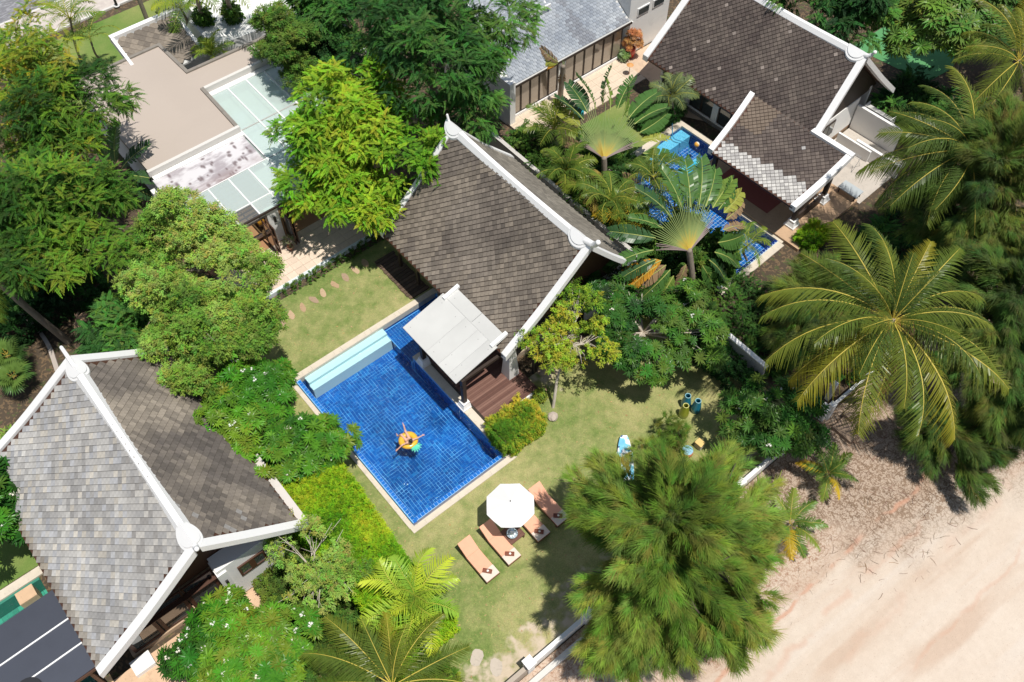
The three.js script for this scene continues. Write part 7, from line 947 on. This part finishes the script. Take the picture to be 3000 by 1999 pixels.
{ const t = thing('box_stool', 'small rusty brown box under the young casuarina branches', 'box', V(8.27, 0, -22.28), 0.4); part(t, 'body', boxGeo(-0.13, 0.13, 0, 0.28, -0.16, 0.16), std([0.3, 0.1, 0.035], 0.8, { map: stoneMap })); part(t, 'lid', boxGeo(-0.14, 0.14, 0.281, 0.31, -0.17, 0.17), std([0.36, 0.13, 0.045], 0.7, { map: stoneMap })); }
// stepping stones on the left lawn
const stoneMats = [[0.42, 0.29, 0.18], [0.48, 0.35, 0.23], [0.36, 0.26, 0.18]].map((c) => std(c, 0.9, { map: stoneMap }));
{ const N = ['first', 'second', 'third', 'fourth', 'fifth', 'sixth', 'seventh', 'eighth', 'ninth']; seed(700);
  [-15.3, -14.57, -13.84, -13.09, -12.25, -11.58, -10.82, -10.04, -9.37].forEach((c, i) => { const t = thing('stepping_stone', `flat brown stepping stone on the left lawn, ${N[i]} from the plank walk`, 'stepping stone', ac(-31.6 + i * 0.07, c, 0), -Y1 + rr(-0.3, 0.3), 'stepping stones crossing the left lawn'); const pts = []; for (let k = 0; k < 11; k++) { const w = k / 11 * 6.283; pts.push([Math.cos(w) * 0.36 * rr(0.8, 1.1), Math.sin(w) * 0.17 * rr(0.75, 1.15)]); } part(t, 'stone', prismGeo(pts, -0.05, 0.022), stoneMats[i % 3]); });
  for (const [a, c, i, lab] of [[-10.0, -6.3, 0, 'pale stepping stone near the bottom edge of the lawn, the upper one'], [-9.1, -6.7, 1, 'pale stepping stone near the bottom edge of the lawn, the lower one']]) { const t = thing('stepping_stone', lab, 'stepping stone', ac(a, c, 0), rr(0, 3)); const pts = []; for (let k = 0; k < 11; k++) { const w = k / 11 * 6.283; pts.push([Math.cos(w) * 0.42 * rr(0.8, 1.1), Math.sin(w) * 0.3 * rr(0.75, 1.15)]); } part(t, 'stone', prismGeo(pts, -0.05, 0.02), std([0.5, 0.44, 0.38], 0.9, { map: stoneMap })); } }
{ // plank walk
  const t = villaThing('plank_walk', 'dark weathered plank walk beside the left lawn and the brown villa', 'walkway', -29.4, -16.4, 0), w = [0.8, 1, 1.2].map((k) => std(K([0.11, 0.075, 0.052], k), 0.85, { map: barkMap })); seed(710); for (let i = 0; i < 15; i++) { const a = -31.3 + i * 0.237, e = rr(-0.05, 0.05); B(t).box(a, a + 0.205, 0.012, 0.07 + rnd() * 0.01, -17.05 + e, -15.72 + e).out('plank', pick(w)); } B(t).box(-31.3, -27.75, 0.005, 0.0119, -17.0, -15.8).out('bearer', M.black); }
const rk = (p, r, s, lab, col) => { const t = thing('rock', lab, 'rock', p); part(t, 'stone', rockGeo(r, s), std(col, 0.9, { map: stoneMap })); };
rk(ac(-16.95, -16.85, 0.1), 0.26, 3, 'pale boulder at the foot of the thin airy tree', [0.5, 0.43, 0.38]); rk(ac(-18.5, -17.45, 0.08), 0.24, 8, 'reddish stone beside the corner of the timber deck', [0.48, 0.3, 0.22]); rk(ac(-19.4, -18.3, 0.06), 0.3, 12, 'larger tan rock in the bare soil under the gable edge', [0.42, 0.32, 0.24]); rk(ac(-19.0, -18.9, 0.05), 0.22, 14, 'small tan rock in the bare soil under the gable edge', [0.45, 0.36, 0.28]);
function potPlant(name, label, p, potCol, potR, potH, pal, spray, n, size, spread, high, sd) { seed(sd); const t = thing(name, label, 'potted plant', p); part(t, 'pot', latheGeo([[0, 0], [potR * 0.65, 0], [potR, potH * 0.7], [potR * 0.92, potH], [potR * 0.8, potH], [potR * 0.8, potH * 0.85], [0, potH * 0.85]], 20), phy(potCol, 0.35, { clearcoat: 0.6 })); const L = [], w = []; for (let i = 0; i < n; i++) { const d = sphereDir(); d.y = Math.abs(d.y); L.push({ m: placeSpray(V(d.x * spread, potH + 0.1 + d.y * high * rr(0.5, 1), d.z * spread), d.clone().add(V(0, 0.4, 0)), UP.clone().add(V(rr(-0.4, 0.4), 0, rr(-0.4, 0.4))), rr(...size)), c: tint(pal, rnd()) }); } instances(t, 'foliage', SPRAY[spray], LEAF.soft, L); for (let i = 0; i < 6; i++) { const a = i * 1.05; w.push(tubeGeo([V(0, potH * 0.8, 0), V(Math.cos(a) * spread * 0.3, potH + high * 0.4, Math.sin(a) * spread * 0.3), V(Math.cos(a) * spread * 0.7, potH + high * 0.75, Math.sin(a) * spread * 0.7)], 0.02, 0.01, 5, false)); } part(t, 'stems', merge(w), BARK.grey); }
potPlant('potted_plant', 'variegated plant in a brown pot on the cream terrace beside the folding doors', ac(-35.0, -12.5, 0.285), [0.3, 0.13, 0.07], 0.2, 0.3, [[0.2, 0.26, 0.09], [0.5, 0.5, 0.3]], 'small', 46, [0.16, 0.26], 0.24, 0.75, 801);
potPlant('potted_plant', 'orange leaved croton in a glossy red pot by the white house wall', spot(1848, 166, 0), [0.62, 0.04, 0.015], 0.3, 0.75, [[0.32, 0.12, 0.04], [0.6, 0.3, 0.12]], 'rosette', 60, [0.2, 0.32], 0.62, 1.7, 802);
potPlant('potted_plant', 'variegated green plant in a dark pot left of the red pot', spot(1826, 180, 0), [0.05, 0.07, 0.09], 0.25, 0.35, [[0.1, 0.2, 0.05], [0.42, 0.45, 0.22]], 'rosette', 22, [0.2, 0.34], 0.32, 0.5, 803);
potPlant('potted_plant', 'green shrub in a blue pot at the foot of the terrace step', spot(1524, 420, 0), [0.02, 0.09, 0.25], 0.25, 0.35, [[0.04, 0.12, 0.02], [0.14, 0.24, 0.03]], 'rosette', 46, [0.18, 0.3], 0.38, 1.0, 804);
potPlant('potted_plant', 'cycad like plant in a terracotta pot beside the deck corner', ac(-18.2, -17.05, 0), [0.34, 0.13, 0.07], 0.24, 0.26, [[0.08, 0.17, 0.02], [0.26, 0.3, 0.03]], 'rosette', 18, [0.24, 0.36], 0.22, 0.4, 805);
{ const t = thing('garden_pot', 'round glazed turquoise pot half hidden by the upper traveller palm', 'pot', spot(1695, 342, 0)); part(t, 'pot', latheGeo([[0, 0], [0.2, 0], [0.36, 0.25], [0.33, 0.5], [0.24, 0.58], [0.2, 0.56], [0.28, 0.3], [0, 0.1]], 26), phy([0.02, 0.3, 0.36], 0.2, { clearcoat: 1 })); }
{ const t = thing('lamp', 'small orange garden lamp with a round dish shade on the tan path', 'lamp', spot(1842, 224, 0)); part(t, 'pole', tubeGeo([V(0, 0, 0), V(0, 0.95, 0)], 0.02, 0.02, 6), std([0.5, 0.2, 0.07], 0.6)); const g = latheGeo([[0, 1.06], [0.12, 1.03], [0.24, 0.95], [0.23, 0.94], [0, 0.98]], 20); part(t, 'shade', g, std([0.62, 0.3, 0.1], 0.6)); }
for (const [px, py, lab, s] of [[1615, 640, 'hanging bunch of dead brown palm leaf beside the upper fan palm', 1], [1845, 560, 'dead brown palm frond folded over the pool coping', 2], [1882, 830, 'dead grey brown palm leaf hanging below the lower traveller palm', 3], [225, 935, 'dried pinkish brown fan leaf caught in the dark shrubs at left', 4]].map((x, i) => i ? x : [1660, 430, x[2], 1])) { seed(s * 37); const p = spot(px, py, s === 4 ? 0.8 : 0.9), t = thing('dead_frond', lab, 'dead leaf', V(p.x, 0, p.z)); const tr = []; for (let i = 0; i < 26; i++) { const a = s === 4 ? rr(-2.2, 1.6) : rr(-0.45, 0.45), d = s === 4 ? V(Math.cos(a), -0.05, Math.sin(a)) : V(Math.sin(a) * 0.8, rr(-0.5, -0.1), Math.cos(a)); bladeAt(tr, V(s === 4 ? 0 : rr(-0.12, 0.12), 0.9 + (s === 4 ? 0 : rr(0, 0.5)), s === 4 ? 0 : rr(-0.5, 0.1)), d.normalize(), UP.clone().addScaledVector(d, -d.y).normalize(), s === 4 ? rr(0.5, 0.8) : rr(0.6, 1.1), 0.07, 0.3, 3); } part(t, 'blades', fromTris(tr), std(s === 3 ? [0.3, 0.22, 0.16] : [0.48, 0.31, 0.2], 0.9, { side: THREE.DoubleSide })); part(t, 'stalk', tubeGeo([V(0, 0, -0.2), V(0, 0.7, -0.1), V(0, 1.0, 0)], 0.03, 0.02, 6), std([0.3, 0.2, 0.12], 0.9)); }
{ const t = thing('folding_chair', 'chair with blue tubular frame in the shade under the dark shrubs by the courtyard wall', 'chair', spot(1835, 850, 0)); for (let i = 0; i < 3; i++) part(t, 'frame', tubeGeo([V(-0.5 + i * 0.3, 0.05, -0.5), V(-0.35 + i * 0.3, 0.85, -0.35), V(0.05 + i * 0.3, 0.8, 0.05), V(0.15 + i * 0.3, 0.05, 0.4)], 0.03, 0.03, 6), std([0.02, 0.16, 0.26], 0.5)); part(t, 'seat', hexa([[-0.45, 0.44, 0.3], [0.6, 0.44, 0.3], [0.6, 0.44, -0.2], [-0.45, 0.44, -0.2]], [[-0.45, 0.46, 0.3], [0.6, 0.46, 0.3], [0.6, 0.46, -0.2], [-0.45, 0.46, -0.2]]), std([0.2, 0.1, 0.07], 0.8)); }
{ const t = thing('street_bollard', 'dark short post at the kerb of the roadside pavement', 'bollard', spot(343, 20, 0)); part(t, 'post', latheGeo([[0, 0.9], [0.08, 0.88], [0.1, 0], [0, 0]], 12), M.black); part(t, 'base', latheGeo([[0, 0.14], [0.22, 0.13], [0.24, 0.1], [0, 0.1]], 14), M.greyWall); }
{ const p = spot(555, 20, 0), t = thing('parked_car', 'dark parked car at the top edge beyond the roadside grass', 'car', p, -Y1 + Math.PI / 2); const prof = [[-2.1, 0.35], [-2.1, 0.8], [-1.2, 0.92], [-0.6, 1.42], [0.9, 1.45], [1.6, 0.98], [2.1, 0.85], [2.15, 0.35]]; const sh = new THREE.Shape(prof.map(([x, y]) => new THREE.Vector2(x, y))); const g = new THREE.ExtrudeGeometry(sh, { depth: 1.5, bevelEnabled: true, bevelSize: 0.1, bevelThickness: 0.1, bevelSegments: 3 }); g.translate(0, 0, -0.75); part(t, 'body', g, phy([0.02, 0.025, 0.035], 0.25, { clearcoat: 1 })); for (const [x, z] of [[-1.3, 0.75], [1.3, 0.75], [-1.3, -0.75], [1.3, -0.75]]) { const w = new THREE.CylinderGeometry(0.33, 0.33, 0.22, 20); w.rotateX(Math.PI / 2); w.translate(x, 0.33, z); part(t, 'wheel', w, M.black); } part(t, 'windscreen', hexa([[-1.12, 0.99, 0.68], [-0.62, 1.4, 0.62], [-0.62, 1.4, -0.62], [-1.12, 0.99, -0.68]], [[-1.16, 1.04, 0.68], [-0.66, 1.45, 0.62], [-0.66, 1.45, -0.62], [-1.16, 1.04, -0.68]]), M.darkGlass); }
// ---------- the swimmer on her float ----------
const FC = V(-5.22, 0.02, -22.43), FD = V(-0.5, 0, -0.86).normalize(), FS = V(0.86, 0, -0.5).normalize();
{
  const t = thing('pool_float', 'round yellow inflatable pineapple ring with green leaf crown in the blue pool', 'pool float', FC);
  const g = new THREE.TorusGeometry(0.345, 0.155, 20, 64); g.rotateX(Math.PI / 2); g.scale(1, 0.85, 1); g.translate(0, 0.1, 0);
  const rindMap = colorMap(512, 256, (u, v) => { const a = (u * 40 + v * 14) % 1, b = (u * 40 - v * 14 + 20) % 1, l = Math.min(Math.min(a, 1 - a), Math.min(b, 1 - b)); const band = Math.abs(v - 0.36) < 0.04 ? 1 : 0; return band ? [0.86, 0.8, 0.6] : l < 0.1 ? [0.62, 0.3, 0.02] : [0.84, 0.52, 0.045]; });
  part(t, 'ring', g, phy([1, 1, 1], 0.3, { map: rindMap, clearcoat: 0.8, clearcoatRoughness: 0.1 }));
  const dir = V(0.72, 0, 0.7).normalize(), sd = V(-dir.z, 0, dir.x), mint = phy([0.1, 0.62, 0.42], 0.3, { clearcoat: 0.6 }); const leafs = part(t, 'crown_base', (() => { const s = new THREE.SphereGeometry(0.14, 16, 10); s.scale(1, 0.45, 1.25); s.rotateY(-0.78); s.translate(dir.x * 0.5, 0.08, dir.z * 0.5); return s; })(), mint);
  [[-1.35, 0.3], [-0.95, 0.36], [-0.5, 0.34], [-0.1, 0.34], [0.3, 0.36], [0.75, 0.34], [1.2, 0.3], [1.55, 0.24]].forEach(([a, l]) => { const o = dir.clone().multiplyScalar(0.48), d = dir.clone().multiplyScalar(Math.cos(a)).addScaledVector(sd, Math.sin(a)), w = sd.clone().multiplyScalar(Math.cos(a)).addScaledVector(dir, -Math.sin(a)); part(leafs, 'leaf', tubeGeo([o.clone().setY(0.1), o.clone().addScaledVector(d, l * 0.5).addScaledVector(w, 0.03).setY(0.11), o.clone().addScaledVector(d, l * 0.8).addScaledVector(w, -0.02).setY(0.11), o.clone().addScaledVector(d, l).setY(0.1)], 0.06, 0.018, 8), mint); });
}
function capsuleField(bones, k = 0.045) { // bones: [p, q, rp, rq]; smooth union of tapered capsules
  return (x, y, z) => { let d = 1e3; for (const [p, q, r0, r1] of bones) { const bx = q.x - p.x, by = q.y - p.y, bz = q.z - p.z, ax = x - p.x, ay = y - p.y, az = z - p.z, t = clamp((ax * bx + ay * by + az * bz) / (bx * bx + by * by + bz * bz + 1e-9)), e = Math.hypot(ax - bx * t, ay - by * t, az - bz * t) - lerp(r0, r1, t); if (d > 500) d = e; else { const h = clamp(0.5 + 0.5 * (e - d) / k); d = lerp(e, d, h) - k * h * (1 - h); } } return d; };
}
function meshField(f, c, half, res) { const mc = new MarchingCubes(res, new THREE.MeshBasicMaterial(), false, false, 400000); mc.isolation = 0; mc.reset(); const hs = res / 2; for (let z = 0; z < res; z++) for (let y = 0; y < res; y++) for (let x = 0; x < res; x++) mc.field[x + y * res + z * res * res] = -f(c.x + (x - hs) / hs * half, c.y + (y - hs) / hs * half, c.z + (z - hs) / hs * half); mc.update(); const n = mc.count, g = new THREE.BufferGeometry(), p = new Float32Array(n * 3), nn = new Float32Array(n * 3); for (let i = 0; i < n; i++) { p[i * 3] = mc.positionArray[i * 3] * half + c.x; p[i * 3 + 1] = mc.positionArray[i * 3 + 1] * half + c.y; p[i * 3 + 2] = mc.positionArray[i * 3 + 2] * half + c.z; } nn.set(mc.normalArray.subarray(0, n * 3)); g.setAttribute('position', new THREE.BufferAttribute(p, 3)); g.computeVertexNormals(); return g; }
{
  const at = (d, s, y) => FD.clone().multiplyScalar(d).addScaledVector(FS, s).setY(y);
  const t = thing('person', 'woman lying back in the yellow pineapple ring with both arms stretched out', 'person', FC);
  const hip = at(-0.05, 0, 0.1), belly = at(-0.15, 0, 0.2), chest = at(-0.23, 0, 0.32), neck = at(-0.28, 0, 0.45), shL = at(-0.25, -0.17, 0.39), shR = at(-0.25, 0.17, 0.39), elL = at(-0.22, -0.44, 0.33), elR = at(-0.24, 0.44, 0.33), wrL = at(-0.26, -0.68, 0.24), wrR = at(-0.2, 0.68, 0.26);
  const knL = at(0.4, 0.06, 0.34), ankL = at(0.8, 0.16, 0.2), knR = at(0.36, -0.2, 0.26), ankR = at(0.56, -0.34, -0.02), headC = at(-0.31, 0.01, 0.58);
  const hL = at(0.02, 0.08, 0.14), hR = at(0.02, -0.09, 0.14);
  const bones = [[hip, belly, 0.13, 0.105], [belly, chest, 0.105, 0.125], [chest, neck, 0.1, 0.055], [neck, headC, 0.05, 0.05], [shL, shR, 0.062, 0.062], [shL, elL, 0.05, 0.038], [elL, wrL, 0.038, 0.026], [shR, elR, 0.05, 0.038], [elR, wrR, 0.038, 0.026], [hL, knL, 0.085, 0.055], [knL, ankL, 0.055, 0.033], [ankL, ankL.clone().add(FD.clone().multiplyScalar(0.12)).add(V(0, 0.12, 0)), 0.034, 0.022], [hR, knR, 0.085, 0.055], [knR, ankR, 0.055, 0.033], [ankR, ankR.clone().add(FD.clone().multiplyScalar(0.1)).add(V(0, 0.1, 0)), 0.034, 0.022]];
  const geos = [meshField(capsuleField(bones), V(0, 0.25, 0), 1.02, 118)];
  // head with brow, nose, chin, ears
  const fwd = FD.clone().multiplyScalar(0.8).add(V(0, 0.45, 0)).normalize(), upH = V(0, 1, 0).addScaledVector(fwd, -fwd.y).normalize(), rt = FS.clone(); const hp = (f, u, s) => headC.clone().addScaledVector(fwd, f).addScaledVector(upH, u).addScaledVector(rt, s);
  const head = [[hp(-0.01, 0.02, 0), hp(-0.01, 0.03, 0.002), 0.09, 0.09], [hp(0.035, -0.04, 0), hp(0.045, -0.085, 0), 0.06, 0.035], [hp(0.08, 0.01, 0), hp(0.1, -0.03, 0), 0.012, 0.016], [hp(0.075, -0.06, -0.02), hp(0.075, -0.06, 0.02), 0.012, 0.012], [hp(0.072, 0.025, -0.04), hp(0.072, 0.025, -0.02), 0.013, 0.013], [hp(0.072, 0.025, 0.02), hp(0.072, 0.025, 0.04), 0.013, 0.013], [hp(-0.01, 0, 0.085), hp(-0.01, -0.03, 0.085), 0.014, 0.012], [hp(-0.01, 0, -0.085), hp(-0.01, -0.03, -0.085), 0.014, 0.012]];
  geos.push(meshField(capsuleField(head, 0.02), headC, 0.16, 84));
  for (const [w, e, s] of [[wrL, elL, -1], [wrR, elR, 1]]) { const d = w.clone().sub(e).normalize(), sdv = FD.clone().addScaledVector(d, -FD.dot(d)).normalize(), pc = w.clone().addScaledVector(d, 0.055), hb = [[w, pc, 0.025, 0.03]]; [-0.026, -0.009, 0.009, 0.025].forEach((o, i) => { const k0 = w.clone().addScaledVector(d, 0.085).addScaledVector(sdv, o), l = [0.062, 0.075, 0.07, 0.055][i], k1 = k0.clone().addScaledVector(d, l * 0.55).addScaledVector(sdv, o * 0.2), k2 = k0.clone().addScaledVector(d, l).addScaledVector(sdv, o * 0.3).add(V(0, -0.012, 0)); hb.push([pc.clone().addScaledVector(sdv, o * 0.8), k0, 0.013, 0.0095], [k0, k1, 0.0095, 0.0085], [k1, k2, 0.0085, 0.007]); }); const th = pc.clone().addScaledVector(d, -0.02).addScaledVector(sdv, 0.03); hb.push([th, th.clone().addScaledVector(sdv, 0.03).addScaledVector(d, 0.03), 0.012, 0.009], [th.clone().addScaledVector(sdv, 0.03).addScaledVector(d, 0.03), th.clone().addScaledVector(sdv, 0.035).addScaledVector(d, 0.06), 0.009, 0.008]); geos.push(meshField(capsuleField(hb, 0.008), pc.clone().addScaledVector(d, 0.03), 0.13, 84)); }
  const skin = phy([0.62, 0.36, 0.26], 0.55); part(t, 'body', merge(geos), skin);
  const hair = [[hp(-0.03, 0.05, 0), hp(-0.045, 0.02, 0), 0.098, 0.095], [hp(-0.09, 0.03, 0), hp(-0.13, 0.06, 0), 0.05, 0.045], [hp(-0.04, -0.02, 0.05), hp(-0.07, -0.06, 0.03), 0.05, 0.03], [hp(-0.04, -0.02, -0.05), hp(-0.07, -0.06, -0.03), 0.05, 0.03]];
  part(t, 'hair', meshField(capsuleField(hair, 0.02), hp(-0.05, 0.02, 0), 0.2, 70), std([0.028, 0.013, 0.008], 0.45));
  const sw = [[hip, belly.clone().lerp(hip, 0.6), 0.136, 0.122], [chest.clone().addScaledVector(FS, -0.08), chest.clone().addScaledVector(FS, 0.08), 0.105, 0.105]];
  part(t, 'swimsuit', meshField((x, y, z) => { const f = capsuleField(sw, 0.01)(x, y, z); return f; }, V(...at(-0.15, 0, 0.2).toArray()), 0.34, 64), std([0.55, 0.3, 0.2], 0.8));
}
renderer.render(scene, camera);
